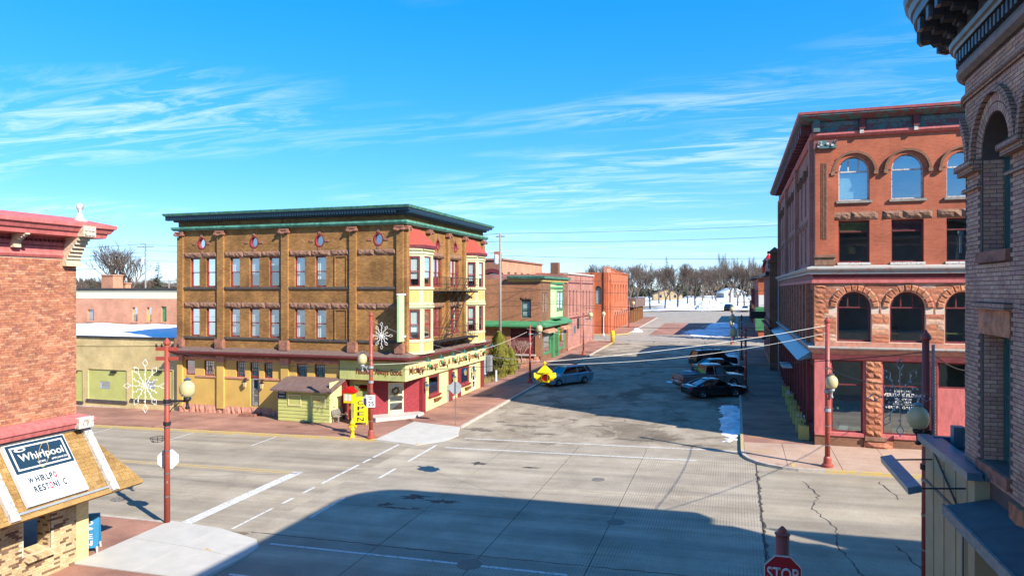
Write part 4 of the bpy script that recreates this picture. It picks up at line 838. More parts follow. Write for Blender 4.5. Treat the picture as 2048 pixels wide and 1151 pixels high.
while v < 9.60:
    h = rs.choice((.20, .24, .28)); h = min(h, 9.66-v)
    vm = v+h/2; blocks = []
    for c in wc[:5]:
        r_ = .84 if vm < 8.40 else (math.sqrt(max(0, RO**2-(vm-8.40)**2)) if vm < 8.40+RO else 0)
        if vm >= 8.05 and vm < 8.4: r_ = RO
        if r_ > 0: blocks.append((c-r_, c+r_))
    segs = []; cur = 4.62 if (int(v*10) % 2) else 4.50
    stone(VE, vf, VXC-.03, cur-.015, v+.008, v+h-.008, .0, .08, 'sandstone', 'quoin')
    for a, c in blocks+[(17.0, 17.0)]:
        if a > cur: segs.append((cur, a))
        cur = max(cur, c)
    for a, c in segs:
        while c-a > .06:
            l_ = min(c-a, rs.uniform(.5, 1.2));
            if c-a-l_ < .25: l_ = c-a
            stone(VE, vf, a+.006, a+l_-.006, v+.007, v+h-.007, 0, .035, 'ashlar', 'stone', .006); a += l_
    v += h
for i, c in enumerate(wc[:6]):
    K = 11
    for k in range(K):
        a0, a1 = math.pi*k/K+.012, math.pi*(k+1)/K-.012; pr = .09+rs.uniform(-.02, .03); f = lambda r, a, n: (c-r*math.cos(a), n, 8.40+r*math.sin(a)*1.0)
        b = MB(vf); am = (a0+a1)/2
        b.loft([[f(.84, a0, -.04), f(RO, a0, -.04), f(RO, a1, -.04), f(.84, a1, -.04)], [f(.84, a0, pr*.6), f(RO, a0, pr*.6), f(RO, a1, pr*.6), f(.84, a1, pr*.6)], [f(.92, a0+.04, pr+rs.uniform(0, .03)), f(RO-.07, a0+.04, pr), f(RO-.07, a1-.04, pr+rs.uniform(0, .03)), f(.92, a1-.04, pr)]]); b.build('voussoir', 'sandstone', VE)
    wo = window(VE, vf, c-.82, c+.82, 6.6, 9.22, 8.40, n=-.26, fm='maroon', fwid=.10, gm='glass_bright', mull=2)
q = MB(vf); q.box(VXC-.02, VX1, -.02, .20, 6.36, 6.58); q.build('sill_ledge', 'stone_pink', VE)
# shop front
PVs = [(VX1, VYC, 0, -1), (VXC, VYC, -1, -1), (VXC, VY1, -1, 0)]
band([(-.05, 6.18), (.30, 6.20), (.36, 6.28), (.36, 6.35), (-.05, 6.355)], PVs).build('shop_cornice', 'ledge_grey', VE)
band([(-.05, 5.92), (.10, 5.92), (.26, 6.175), (-.05, 6.175)], PVs).build('shop_cove', 'stone_pink', VE); band([(-.05, 5.66), (.14, 5.66), (.14, 5.915), (-.05, 5.915)], PVs).build('shop_beam', 'maroon', VE)
shop = [(4.86, 6.38, 1.83, 5.62), (7.30, 9.20, 1.83, 5.62), (9.82, 11.75, 4.32, 5.62), (12.3, 14.2, 1.83, 5.62), (14.8, 16.6, 1.83, 5.62)]
b = MB(vf); wall(b, VXC, VX1, .9, 5.66, shop, .25); b.build('shop_wall', 'pink_trim', VE)
for a, c, lo, hi in shop: window(VE, vf, a, c, lo, hi, n=-.22, fm='maroon', fwid=.08, rail=.66 if lo < 2 else .02, gm='glass_bright')
q = MB(vf); q.box(VXC-.03, 4.72, .001, .14, 1.75, 5.62); q.build('shop_pilaster', 'pink_trim', VE)
q = MB(vf); q.box(9.42, 9.76, .001, .16, 1.7, 5.64); pq = q.build('shop_pilaster', 'maroon', VE)
for k in range(24): z = MB(vf); z.box(9.50, 9.68, .161, .19, 1.9+k*.15, 1.98+k*.15); z.build('carved_boss', 'stone_red', pq)
v = 1.72
while v < 5.55:
    h = .30
    if int(v*10) % 2: stone(VE, vf, 6.50, 6.87, v+.006, min(5.62, v+h)-.006, .02, .14, 'sandstone', 'pier_stone', .04); stone(VE, vf, 6.88, 7.22, v+.006, min(5.62, v+h)-.006, .02, .14, 'sandstone', 'pier_stone', .04)
    else: stone(VE, vf, 6.50, 7.22, v+.006, min(5.62, v+h)-.006, .02, .14, 'sandstone', 'pier_stone', .04)
    v += h
q = MB(vf); q.box(6.42, 7.45, .001, .32, 1.52, 1.70); q.build('pier_cap', 'stone_brown', VE); stone(VE, vf, 6.40, 7.75, .98, 1.51, .0, .40, 'sandstone', 'pier_foot', .02); q = MB(vf); q.box(6.35, 7.80, .001, .45, .80, .97); q.build('plinth', 'concrete_white', VE)
for a, c in ((VXC-.02, 6.38), (7.78, 9.4), (9.78, 12)):
    q = MB(vf); q.box(a, c, .001, .13, 1.12, 1.66); q.build('shop_base', 'brick_brown', VE); q = MB(vf); q.box(a, c, .001, .20, 1.66, 1.82); q.build('shop_sill', 'pink_trim', VE); q = MB(vf); q.box(a, c, .002, .17, .7, 1.115); q.build('plinth', 'ledge_grey', VE)
# lettering on the shop window
gl = root('window_lettering', (8.2, VYC, 3.5), None, None); bpy.data.objects.remove(gl)
for s_, vv, hh, wd in (('HISTORIC', 4.00, .13, .80), ('VERTIN BUILDING', 3.80, .17, 1.85), ('220 SIXTH', 3.62, .10, .75), ('EST. 1885', 3.47, .10, .75), ('VERTIN GALLERY', 3.18, .13, 1.70)): text(s_, vf, 8.27, -.185, vv, hh, 'white_paint', VE, width=wd, align='CENTER', depth=.004)
q = MB(vf); q.box(7.8, 8.8, -.185, -.181, 3.39, 3.41); q.build('lettering', 'white_paint', VE)
# things behind the shop glass
def inside(name, m, boxes, label, cat):
    b = MB(vf)
    for x in boxes: b.box(*x)
    return tag(b.build(name, m), label, cat)
inside('display_cabinet', 'wood_brown', [(7.45, 7.85, -1.2, -.7, 1.83, 3.0)], 'tall brown wooden cabinet standing inside the lettered shop window', 'cabinet')
inside('display_shelf', 'white_paint', [(8.35, 9.15, -1.0, -.6, 2.6, 2.66), (8.35, 9.15, -1.0, -.6, 2.2, 2.26), (8.35, 8.42, -1.0, -.6, 1.9, 2.9), (9.08, 9.15, -1.0, -.6, 1.9, 2.9)], 'white display shelf inside the lettered shop window', 'shelf')
inside('display_bench', 'teal', [(8.45, 9.18, -.6, -.55, 1.9, 2.3), (8.45, 9.18, -.59, -.45, 1.84, 1.92)], 'teal board standing inside the lettered shop window', 'board')
inside('flower_tub', 'panel_yellow', [(8.55, 8.95, -.44, -.3, 1.84, 2.1), (8.6, 8.9, -.42, -.32, 2.1, 2.2)], 'small yellow flower tub on the lettered shop window sill', 'flower tub')
inside('window_card', 'white_paint', [(5.25, 5.85, -.35, -.33, 1.9, 2.12)], 'small white card leaning inside the corner shop window', 'card')
for u, v_, m_ in ((4.95, 2.95, 'teal'), (5.2, 3.0, 'sign_green'), (5.55, 2.98, 'teal')):
    b = MB(); b.lathe(vf(u, -.5, v_), [(.02, -.09), (.08, -.04), (.09, .0), (.08, .05), (.02, .09)], 10); b.tube(vf(u, -.5, v_+.09), vf(u, -.5, 4.4), .006, n=4); tag(b.build('hanging_ball', m_, None, True), ('small teal' if m_ == 'teal' else 'small green')+' glass ball on a thread inside the corner shop window', 'ornament', 'hanging balls in the corner shop window')
def table_lamp(u, n, v):
    r_ = root('table_lamp', vf(u, n, v), 'table lamp with a cream shade seen through the third floor corner window', 'lamp'); b = MB(); b.lathe(vf(u, n, v), [(.12, 0), (.05, .05), (.09, .22), (.03, .42)], 10); b.build('lamp_base', 'teal', r_, True); b = MB(); b.lathe(vf(u, n, v), [(.24, .42), (.18, .80)], 14); b.build('lamp_shade', 'panel_yellow', r_, True)
table_lamp(5.95, -.7, 10.8)
inside('chair_back', 'wood_brown', [(7.75, 7.79, -.9, -.86, 6.65, 7.4), (8.1, 8.14, -.9, -.86, 6.65, 7.4), (7.75, 8.14, -.9, -.86, 7.3, 7.4), (7.75, 8.14, -.9, -.5, 7.0, 7.05)], 'wooden chair seen through the middle sandstone arched window', 'chair')
inside('wooden_trestle', 'panel_yellow', [(10.2, 11.3, -.9, -.5, 7.05, 7.12), (10.3, 10.36, -.8, -.7, 6.65, 7.05), (11.1, 11.16, -.8, -.7, 6.65, 7.05)], 'pale wooden trestle table behind the sandstone arched window by the street lamp', 'table')
fg = root('cutout_figure', vf(10.9, -.45, 10.8), 'white cut-out figure in a dark hat standing in the third floor window', 'cut-out figure')
b = MB(vf); b.prism([(10.65, 10.8), (11.2, 10.8), (11.1, 11.5), (11.15, 12.0), (10.98, 12.1), (10.8, 12.1), (10.68, 11.9), (10.78, 11.5)], -.47, -.44); b.build('coat', 'canopy_dark', fg); b = MB(vf); b.prism([(10.86, 11.2), (10.98, 11.2), (10.98, 12.05), (10.86, 12.05)], -.435, -.42); b.build('shirt', 'white_paint', fg)
b = MB(vf); b.prism([(10.92+.14*math.cos(a*.5236), 12.22+.17*math.sin(a*.5236)) for a in range(12)], -.47, -.43); b.build('face', 'white_paint', fg); b = MB(vf); b.prism([(10.7, 12.33), (11.14, 12.33), (11.14, 12.37), (11.05, 12.37), (11.04, 12.5), (10.80, 12.5), (10.79, 12.37), (10.7, 12.37)], -.475, -.42); b.build('hat', 'black_paint', fg)
# side wall (in shade)
bayw = (VY1-VYC-1.2)/3
ops = []; sideW = []
for k in range(3):
    for i in range(4):
        c = VYC+1.2+k*bayw+1.15+i*(bayw-1.9)/3+.2; sideW.append(c); ops += [(c-.50, c+.50, 13.7, 16.35, 15.8), (c-.50, c+.50, 10.9, 12.95)]
low = [VYC+1.6+i*2.12 for i in range(12)]
ops2 = [(c-.62, c+.62, 6.7, 9.3) for c in low]; ops3 = [(c-.80, c+.80, 1.9, 5.2) for c in low]
b = MB(vsd); wall(b, VYC, VY1, 10.3, 17.7, ops, .3); b.build('side_wall', 'brick_mauve', VE); b = MB(vsd); wall(b, VYC, VY1, 6.35, 10.0, ops2, .3); b.build('side_stone_wall', 'stone_red', VE); b = MB(vsd); wall(b, VYC, VY1, .9, 6.35, ops3, .3); b.build('side_shop_wall', 'maroon', VE)
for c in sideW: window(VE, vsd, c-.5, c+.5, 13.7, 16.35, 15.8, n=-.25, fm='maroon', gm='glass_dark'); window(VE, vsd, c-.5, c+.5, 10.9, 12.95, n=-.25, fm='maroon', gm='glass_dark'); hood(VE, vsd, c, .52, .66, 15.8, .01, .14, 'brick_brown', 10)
for k in range(4): u = VYC+.5+k*bayw; q = MB(vsd); q.box(u, u+.75, -.02, .22, 10.62, 17.34); q.build('pilaster', 'brick_mauve', VE)
for c in low:
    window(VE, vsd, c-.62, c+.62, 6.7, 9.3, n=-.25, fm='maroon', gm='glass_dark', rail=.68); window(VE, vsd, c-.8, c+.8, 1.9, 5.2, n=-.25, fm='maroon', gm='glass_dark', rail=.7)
    q = MB(vsd); q.box(c+.75, c+1.37, .001, .22, 6.4, 9.66); q.build('stone_pier', 'stone_red', VE); q = MB(vsd); q.box(c+.92, c+1.20, .001, .18, .9, 5.66); q.build('shop_pier', 'maroon', VE)
for k in range(3):
    rough_band(VE, vsd, VYC+1.3+k*bayw, VYC+.5+(k+1)*bayw, 12.99, 13.4, .02, 'stone_brown', 2.2)
b = MB(vsd); b.loft([[(VYC+.3, .02, 6.12), (VYC+.3, .85, 5.55), (VYC+.3, .80, 5.50), (VYC+.3, .02, 5.70)], [(VY1-.5, .02, 6.12), (VY1-.5, .85, 5.55), (VY1-.5, .80, 5.50), (VY1-.5, .02, 5.70)]]); b.build('pent_awning', 'blue_metal', VE)
b = MB(vsd); b.box(52.2, 55.4, .25, .9, 3.9, 4.0); b.build('shop_awning', 'white_metal', VE)
b = MB(vsd); b.path([vsd(VY1-.2, .1, 1.2), vsd(VY1-.2, .1, 17.3)], .07, 6); 
b = MB(); b.path([vsd(VY1-.2, .14, 1.5), vsd(VY1-.2, .14, 17.3)], .07, 6); b.build('downpipe', 'grey_metal', VE)
b = MB(); b.box(VXC+.4, VX1-.05, VYC+.4, VY1-.05, 17.7, 18.1); b.build('roof', 'roof_dark', VE)
b = MB(); b.quad((VXC, VY1, .9), (VX1, VY1, .9), (VX1, VY1, 18.2), (VXC, VY1, 18.2)); b.quad((VX1, VYC, .9), (VX1, VY1, .9), (VX1, VY1, 18.2), (VX1, VYC, 18.2)); b.build('rear_wall', 'brick_brown', VE)
b = MB()
for z in (6.0, 9.95, 13.3): b.box(VXC+.4, VX1-.1, VYC+.35, VY1-.1, z, z+.25)
b.box(VXC+.6, VX1-.2, VYC+2.6, VYC+2.7, .9, 17.6); b.box(VXC+2.4, VXC+2.5, VYC+2.8, VY1-.2, .9, 17.6); b.build('floors', 'room', VE)
# flower planters and wares along the side
pl = [(41.5, 0), (43.4, 1), (45.6, 0), (47.5, 1), (49.6, 0), (52.0, 1), (55.5, 0)]
for i, (y, kd) in enumerate(pl):
    x = 3.62; z = zg(x, y)+HK; r_ = root('picket_planter', (x, y, z), None, 'planter', 'planters along the department store wall')
    for k in range(4): q = MB(); a = -.22+k*.115; q.prism([(x-.28, z+.06), (x-.20, z), (x-.12, z+.06), (x-.12, z+.78), (x-.20, z+.88), (x-.28, z+.78)] if False else [(x+a, z+.02), (x+a+.10, z+.02), (x+a+.10, z+.74), (x+a+.05, z+.86), (x+a, z+.74)], y-.26, y-.22); q.build('picket', 'shed_green', r_)
    for k in range(4): q = MB(); a = -.22+k*.115; q.box(x-.28, x-.24, y+a, y+a+.10, z+.02, z+.80); q.build('picket', 'shed_green', r_)
    q = MB(); q.box(x-.23, x+.23, y-.21, y+.21, z+.05, z+.66); q.build('tub', 'shed_green', r_)
    fl = MB(); rf = random.Random(i)
    for k in range(26):
        p = Vector((x+rf.uniform(-.24, .24), y+rf.uniform(-.24, .24), z+rf.uniform(.66, 1.0))); d_ = Vector((rf.uniform(-1, 1), rf.uniform(-1, 1), rf.uniform(0, 1)))*.09
        fl.add([tuple(p), tuple(p+d_), tuple(p+Vector((d_.y, -d_.x, .08)))], [(0, 1, 2)])
    fl.build('flowers', ['black_paint', 'white_paint', 'tail_red', 'dry_grass'][i % 4], r_)
    r_['label'] = ['green picket planter with black flowers', 'green picket planter with white flowers', 'green picket planter with red flowers', 'green picket planter with dry stalks'][i % 4]+' against the department store wall, '+['first', 'second', 'third', 'fourth', 'fifth', 'sixth', 'seventh'][i]+' from its street corner'
# ================================================================ other buildings of the two streets
def shell(rt_, x0, x1, y0, y1, z0, z1, m, roof='roof_dark', skip=''):
    b = MB()
    if 'E' not in skip: b.quad((x1, y0, z0), (x1, y1, z0), (x1, y1, z1), (x1, y0, z1))
    if 'W' not in skip: b.quad((x0, y0, z0), (x0, y1, z0), (x0, y1, z1), (x0, y0, z1))
    if 'S' not in skip: b.quad((x0, y0, z0), (x1, y0, z0), (x1, y0, z1), (x0, y0, z1))
    b.quad((x0, y1, z0), (x1, y1, z0), (x1, y1, z1), (x0, y1, z1)); b.build('rear_wall', m, rt_)
    b = MB(); b.box(x0+.05, x1-.05, y0+.05, y1-.05, z1-.35, z1-.15); b.build('roof', roof, rt_)
def eastf(X): return frame((X, 0, 0), (0, 1), (1, 0))
def westf(X): return frame((X, 0, 0), (0, 1), (-1, 0))
def southf(Y): return frame((0, Y, 0), (1, 0), (0, -1))
# green shop front building
GX, G0, G1, GT = -20.3, 74.0, 86.5, 10.55
gb_ = root('green_shop_building', (-28, 80, zg(-28, 80)), 'two storey brown brick shop building with bright green shop front and ledge', 'building')
shell(gb_, -38, GX, G0, G1, .3, GT, 'brick_rust', skip='ES')
tf = southf(G0); w1 = [FY(1043, 600, G0), FY(1062, 635, G0)]; wA = (w1[0][0], w1[1][0], w1[1][1], w1[0][1]); g1_ = [FY(1021, 652, G0), FY(1070, 708, G0)]; gA = (g1_[0][0], g1_[1][0], g1_[1][1], g1_[0][1]); wB = (wA[0]-5.6, wA[1]-5.6, wA[2], wA[3])
b = MB(tf); wall(b, -38, GX, .3, GT, [wA, gA, wB], .2); b.build('south_wall', 'brick_rust', gb_)
for q in (wA, wB): window(gb_, tf, *q, n=-.18, fm='teal_frame', curtain='blind', drop=(.1, 1), fwid=.12); rough_band(gb_, tf, q[0]-.2, q[1]+.2, q[3]+.01, q[3]+.4, .0, 'brick_brown', 3, 'lintel')
b = MB(tf); b.box(gA[0], gA[1], -.18, -.10, gA[2], gA[3]); gd = b.build('garage_door', 'maroon', gb_)
for k in range(6): v = gA[2]+(gA[3]-gA[2])*(k+.5)/6; b = MB(tf); b.box(gA[0]+.1, gA[1]-.1, -.10, -.07, v-.18, v+.18); b.build('door_panel', 'maroon', gd)
b = MB(tf); b.box(gA[0]-.1, gA[1]+.1, .0, .25, gA[2]-.18, gA[2]-.02); b.build('door_sill', 'ledge_grey', gb_); rough_band(gb_, tf, gA[0]-.6, GX, .5, gA[2]-.25, .0, 'stone_pink', .9, 'foundation_stone')
te = eastf(GX); zl = 5.55
wp = [(74.9, 75.75, 6.9, 9.0), (76.0, 76.85, 6.9, 9.0)]; bw_ = (78.4, 82.6, 6.2, 9.6); sw1 = (75.0, 78.6, 2.1, 4.7); sd = (79.4, 81.0, 1.5, 4.8); sw2 = (81.6, 85.4, 2.1, 4.7)
b = MB(te); wall(b, G0, G1, .8, GT, wp+[sw1, sd, sw2], .2); b.build('east_wall', 'brick_brown', gb_)
for q in wp: window(gb_, te, *q, n=-.15, fm='wood_grey', curtain='blind')
for q in (sw1, sw2): window(gb_, te, *q, n=-.05, fm='green_paint', rail=.78, fwid=.25, gm='glass')
b = MB(te); b.box(sd[0], sd[1], -.2, -.1, sd[2], sd[3]); b.build('door', 'green_paint', gb_); b = MB(te)
for u in (78.7, 81.05): b.box(u, u+.5, .001, .25, 1.4, 4.9)
b.build('shop_pier', 'green_paint', gb_)
b = MB(te); b.loft([[(bw_[0], .001, z), (bw_[0]+.5, .55, z), (bw_[1]-.5, .55, z), (bw_[1], .001, z)] for z in (6.0, 10.1)]); b.build('oriel', 'mint', gb_)
ob = frame((GX+.555, 0, 0), (0, 1), (1, 0))
window(gb_, ob, bw_[0]+.7, bw_[0]+2.0, 6.9, 9.2, n=.0, fm='green_paint', curtain='curtain', gm='glass_bright'); window(gb_, ob, bw_[1]-2.0, bw_[1]-.7, 6.9, 9.2, n=.0, fm='green_paint', curtain='curtain', gm='glass_bright')
for z0_, z1_, pr in ((5.98, 6.2, .7), (9.45, 9.7, .68), (10.0, 10.2, .75)): b = MB(te); b.loft([[(bw_[0]-.05, .001, z), (bw_[0]+.45, pr, z), (bw_[1]-.45, pr, z), (bw_[1]+.05, .001, z)] for z in (z0_, z1_)]); b.build('oriel_moulding', 'green_paint', gb_)
PG = [(-31, G0, 0, -1), (GX, G0, 1, -1), (GX, G1, 1, 0)]
band([(-.05, 5.9), (.05, 5.9), (.75, 5.5), (.78, 5.3), (.55, 5.15), (-.05, 5.1)], PG).build('ledge', 'green_paint', gb_)
band([(-.05, 10.56), (.5, 10.6), (.6, 10.85), (-.3, 10.9)], [(-24, G0, 0, -1), (GX, G0, 1, -1), (GX, G1, 1, 0)]).build('cornice', 'green_trim', gb_); band([(-.05, 10.2), (.2, 10.25), (.3, 10.55), (-.05, 10.55)], [(-24, G0, 0, -1), (GX, G0, 1, -1), (GX, G1, 1, 0)]).build('cornice_bed', 'panel_yellow', gb_)
for u0, u1 in ((74.6, 78.7), (82.0, 85.9)): b = MB(te); b.loft([[(u0, .05, 5.05), (u1, .05, 5.05), (u1, .1, 4.7), (u0, .1, 4.7)], [(u0, .75, 4.8), (u1, .75, 4.8), (u1, .78, 4.55), (u0, .78, 4.55)]]); b.build('shop_awning', 'brick_orange', gb_)
b = MB(te); b.box(74.9, 78.5, .08, .14, 4.1, 4.65); sb = b.build('shop_sign', 'mint', gb_)
# mauve brick hall
mb_ = root('mauve_brick_hall', (-28, 95, zg(-28, 95)), 'long two storey mauve brick hall with two groups of narrow windows', 'building'); M0, M1, MT = 86.55, 104.0, 11.35
shell(mb_, -40, GX, M0, M1, .6, MT, 'brick_mauve', skip='ES'); te = eastf(GX)
nw_ = [(88.0+i*2.05, 88.75+i*2.05, 6.3, 9.3) for i in range(3)]+[(96.4+i*2.2, 97.2+i*2.2, 6.3, 9.3) for i in range(3)]
b = MB(te); wall(b, M0, M1, .6, MT, nw_, .25); b.build('east_wall', 'brick_mauve', mb_)
b = MB(southf(M0)); wall(b, -40, GX, GT-.5, MT, [], .2); b.build('south_wall', 'brick_mauve', mb_)
for q in nw_: window(mb_, te, *q, n=-.2, fm='maroon', curtain='blind', drop=(.5, 1)); s = MB(te); s.box(q[0]-.08, q[1]+.08, .001, .12, q[2]-.14, q[2]-.01); s.build('sill', 'stone_pink', mb_)
for u in (86.6, 94.6, 103.5): b = MB(te); b.box(u, u+.35, .001, .12, 1.0, MT-.1); b.build('pilaster', 'brick_mauve', mb_)
for v in (5.6, 10.2): b = MB(te); b.box(M0+.36, M1-.5, .001, .08, v, v+.14); b.build('string_course', 'maroon', mb_)
b = MB(te); b.box(86.6, M1, -.4, .16, MT, MT+.22); b.build('parapet_cap', 'ledge_grey', mb_); b = MB(te); b.box(90.6, 91.8, .01, .04, 3.6, 4.6); b.build('faded_mural', 'blue_metal', mb_)
b = MB(te); b.box(92.6, 93.9, .01, .05, 5.7-1.6, 5.5); b.build('vent', 'black_iron', mb_)
b = MB(); b.box(-22.6, -21.6, 87.2, 88.2, MT-.2, MT+1.5); b.build('chimney', 'brick_brown', mb_)
b = MB(te); b.box(M0+.05, M1-.05, .001, .10, .9, 1.9); b.build('plinth', 'stone_pink', mb_)
# flame orange brick building beyond the second cross street
fo = root('orange_brick_building', (-26, 125, zg(-26, 125)), 'bright orange brick corner building with stepped parapet and arched ground floor windows', 'building'); O0, O1, OT, OX = 113.8, 137.5, 12.2, -20.0
shell(fo, -36, OX, O0, O1, 1.0, OT, 'brick_flame', skip='ES'); te = eastf(OX); tf = southf(O0)
aw = [(118.5+i*3.2, 119.6+i*3.2, 7.2, 10.4, 9.9) for i in range(6)]; al = [(121+i*2.6, 122.4+i*2.6, 2.4, 5.6, 4.9) for i in range(6)]
b = MB(te); wall(b, O0, O1, 1, OT, aw+al, .3); b.build('east_wall', 'brick_flame', fo)
for q in aw: window(fo, te, q[0], q[1], q[2], q[3], q[4], n=-.25, fm='maroon')
for q in al: window(fo, te, q[0], q[1], q[2], q[3], q[4], n=-.25, fm='maroon'); hood(fo, te, (q[0]+q[1])/2, .72, 1.0, 4.9, .01, .12, 'stone_pink', 10)
sw_ = [(-21.9, -20.9, 7.0, 10.0, 9.5), (-24.9, -24.0, 6.9, 10.0)]; sd_ = (-25.4, -22.7, 1.9, 4.8)
b = MB(tf); wall(b, -36, OX, 1, OT, sw_+[sd_], .3); b.build('south_wall', 'brick_flame', fo); window(fo, tf, *sw_[0][:4], sw_[0][4], n=-.2, fm='teal_frame', curtain='blind'); window(fo, tf, *sw_[1], n=-.2, fm='maroon'); window(fo, tf, *sd_, n=-.1, fm='red_trim', rail=.8, gm='glass', curtain='curtain', drop=(.2, 1))
b = MB(tf); b.loft([[(-25.9, .02, 6.3), (-22.4, .02, 6.3), (-22.4, .05, 5.0), (-25.9, .05, 5.0)], [(-25.9, 1.0, 5.2), (-22.4, 1.0, 5.2), (-22.4, 1.02, 4.95), (-25.9, 1.02, 4.95)]]); b.build('shop_awning', 'roof_dark', fo)
for u in (-22.4, -20.45): b = MB(tf); b.box(u, u+.42, .001, .22, 1, OT); b.build('pilaster', 'brick_flame', fo)
b = MB(te); b.box(113.81, 114.6, .001, .25, 1, OT); b.box(116.5, 117.1, .001, .25, 1, OT); b.build('pilaster', 'brick_flame', fo)
for i, (u0, u1, h) in enumerate(((113.6, 117.2, .8), (117.2, 121, .55), (121, 126, .35), (126, 131, .2), (131, 137.5, .1))): b = MB(te); b.box(u0, u1, -.45, .10, OT, OT+h); b.box(u0, u1-.01, -.5, .2, OT+h, OT+h+.16); b.build('parapet_step', 'brick_flame' if i else 'stone_pink', fo)
for i in range(9): b = MB(te); b.box(114.9+i*.2, 115.0+i*.2, .001, .1, 11.2, 11.6); b.build('corbel', 'stone_pink', fo)
# brown shed beyond
bs = root('brown_timber_building', (-24, 148, zg(-24, 148)), 'low brown timber building with deep posts behind the orange brick building', 'building'); shell(bs, -32, -19.7, 141, 156, 2, 7.4, 'brick_brown')
for i in range(6): b = MB(eastf(-19.7)); b.box(141.5+i*2.6, 142.0+i*2.6, .01, .5, 2.2, 5.8); b.build('post', 'wood_brown', bs)
b = MB(); b.box(-32.5, -18.9, 140.6, 156.4, 5.9, 7.7); b.build('fascia', 'roof_brown', bs)
# arched orange building behind the hotel
ob_ = root('arched_brick_building', (-36, 105, zg(-36, 105)), 'tall orange brick building with a big dark arch standing behind the hotel', 'building')
x0, x1 = FY(960, 560, 96)[0], FY(1004, 560, 96)[0]; zt = FY(1000, 520, 96)[1]
shell(ob_, x0, x1, 96, 118, 1, zt, 'brick_orange', skip='ES'); tf = southf(96); te = eastf(x1); ca = FY(984, 560, 96)[0]; za_ = FY(984, 545, 96)[1]
b = MB(tf); wall(b, x0, x1, 1, zt, [(ca-1.7, ca+1.7, 5, za_, za_-1.7)], .5); b.build('south_wall', 'stone_red', ob_); hood(ob_, tf, ca, 1.72, 2.3, za_-1.7, .01, .2, 'maroon', 14); window(ob_, tf, ca-1.7, ca+1.7, 5, za_, za_-1.7, n=-.45, fm='teal_frame', gm='glass_dark', rail=.5)
ew = [(98.5+i*3.4, 99.9+i*3.4, 9.6, 12.0) for i in range(5)]; b = MB(te); wall(b, 96, 118, 1, zt, ew, .3); b.build('east_wall', 'brick_orange', ob_)
for q in ew: window(ob_, te, *q, n=-.2, fm='teal_frame', curtain='blind', drop=(.5, 1))
b = MB(); b.box(x0-.2, x1+.2, 95.8, 118.2, zt, zt+.25); b.build('parapet_cap', 'stone_red', ob_); b = MB(); b.box(x1-1.3, x1-.4, 96.2, 97.2, zt+.25, zt+1.3); b.build('chimney', 'stone_pink', ob_)
# right-hand row beyond the department store
r2 = root('mauve_gabled_building', (10, 80, zg(10, 80)), 'dark mauve brick building with curved parapet and corner pinnacle next to the department store', 'building'); X2 = 3.3; tw = westf(X2)
wz = [(73+i*2.1, 74+i*2.1, 7.0, 10.6) for i in range(7)]; lz = [(73+i*3.0, 75+i*3.0, 2.4, 5.2) for i in range(5)]
shell(r2, X2, 22, 70.6, 89, 1, 11.4, 'brick_mauve', skip='WS'); b = MB(tw); wall(b, 70.6, 89, 1, 11.4, wz+lz, .25); b.build('west_wall', 'brick_mauve', r2)
for q in wz+lz: window(r2, tw, *q, n=-.2, fm='maroon', gm='glass_dark', curtain='blind' if q in wz else None, drop=(.82, 1))
b = MB(southf(70.6)); wall(b, X2, 22, 1, 11.4, [], .2); b.build('south_wall', 'brick_brown', r2)
b = MB(tw); P = [(72+i*17/16, 11.4+1.1*math.sin(math.pi*i/16)**.7+.02) for i in range(17)]; b.prism([(72, 11.38)]+P[1:-1]+[(89, 11.38)], -.4, .0); b.build('curved_parapet', 'brick_mauve', r2)
for (a, v), (c, v2) in zip(P, P[1:]): b = MB(tw); b.loft([[(a, -.5, v), (a, .25, v), (a, .25, v+.2), (a, -.5, v+.2)], [(c, -.5, v2), (c, .25, v2), (c, .25, v2+.2), (c, -.5, v2+.2)]]); b.build('parapet_coping', 'maroon', r2)
b = MB(); b.box(X2-.15, X2+.75, 70.7, 71.6, 1, 11.9); b.box(X2-.3, X2+.9, 70.55, 71.75, 11.9, 12.2); b.box(X2-.1, X2+.7, 70.75, 71.55, 12.2, 12.8); b.box(X2-.35, X2+.95, 70.5, 71.8, 12.8, 13.0); b.loft([[(X2-.2, 70.7, 13), (X2+.8, 70.7, 13), (X2+.8, 71.6, 13), (X2-.2, 71.6, 13)], [(X2+.25, 71.1, 13.4), (X2+.35, 71.1, 13.4), (X2+.35, 71.2, 13.4), (X2+.25, 71.2, 13.4)]]); b.build('pinnacle', 'brick_brown', r2)
b = MB(); b.lathe((X2+.4, 86.5, 11.5), [(.7, 0), (.8, .5), (.5, .9), (.7, 1.2), (.3, 1.6), (.06, 2.0)], 12); b.build('turret', 'tail_red', r2)
for z_, pr in ((6.2, .18), (5.6, .3)): b = MB(tw); b.box(70.7, 89, .001, pr, z_, z_+.18); b.build('string_course', 'maroon', r2)
b = MB(tw); b.box(71.8, 89, .001, .5, 10.75, 11.1); b.build('black_cornice', 'black_paint', r2)  # black projecting cornice below the curved parapet
b = MB(); b.box(1.7, 3.3, 84.0, 84.12, 6.1, 6.9); bx_ = b.build('projecting_sign', 'black_paint', r2)
b = MB(); b.box(3.0, 3.3, 76.0, 76.25, 4.5, 4.75); b.lathe((2.8, 76.1, 4.3), [(.3, 0), (.24, .12), (.04, .3)], 10); b.build('barn_lamp', 'black_iron', r2)
r3 = root('far_brick_shop', (9, 120, zg(9, 120)), 'brick shop across the second street with white and green panels on its end wall', 'building'); X3 = 3.2; shell(r3, X3, 20, 107, 134, 1.5, 11.0, 'brick_mauve', skip='S')
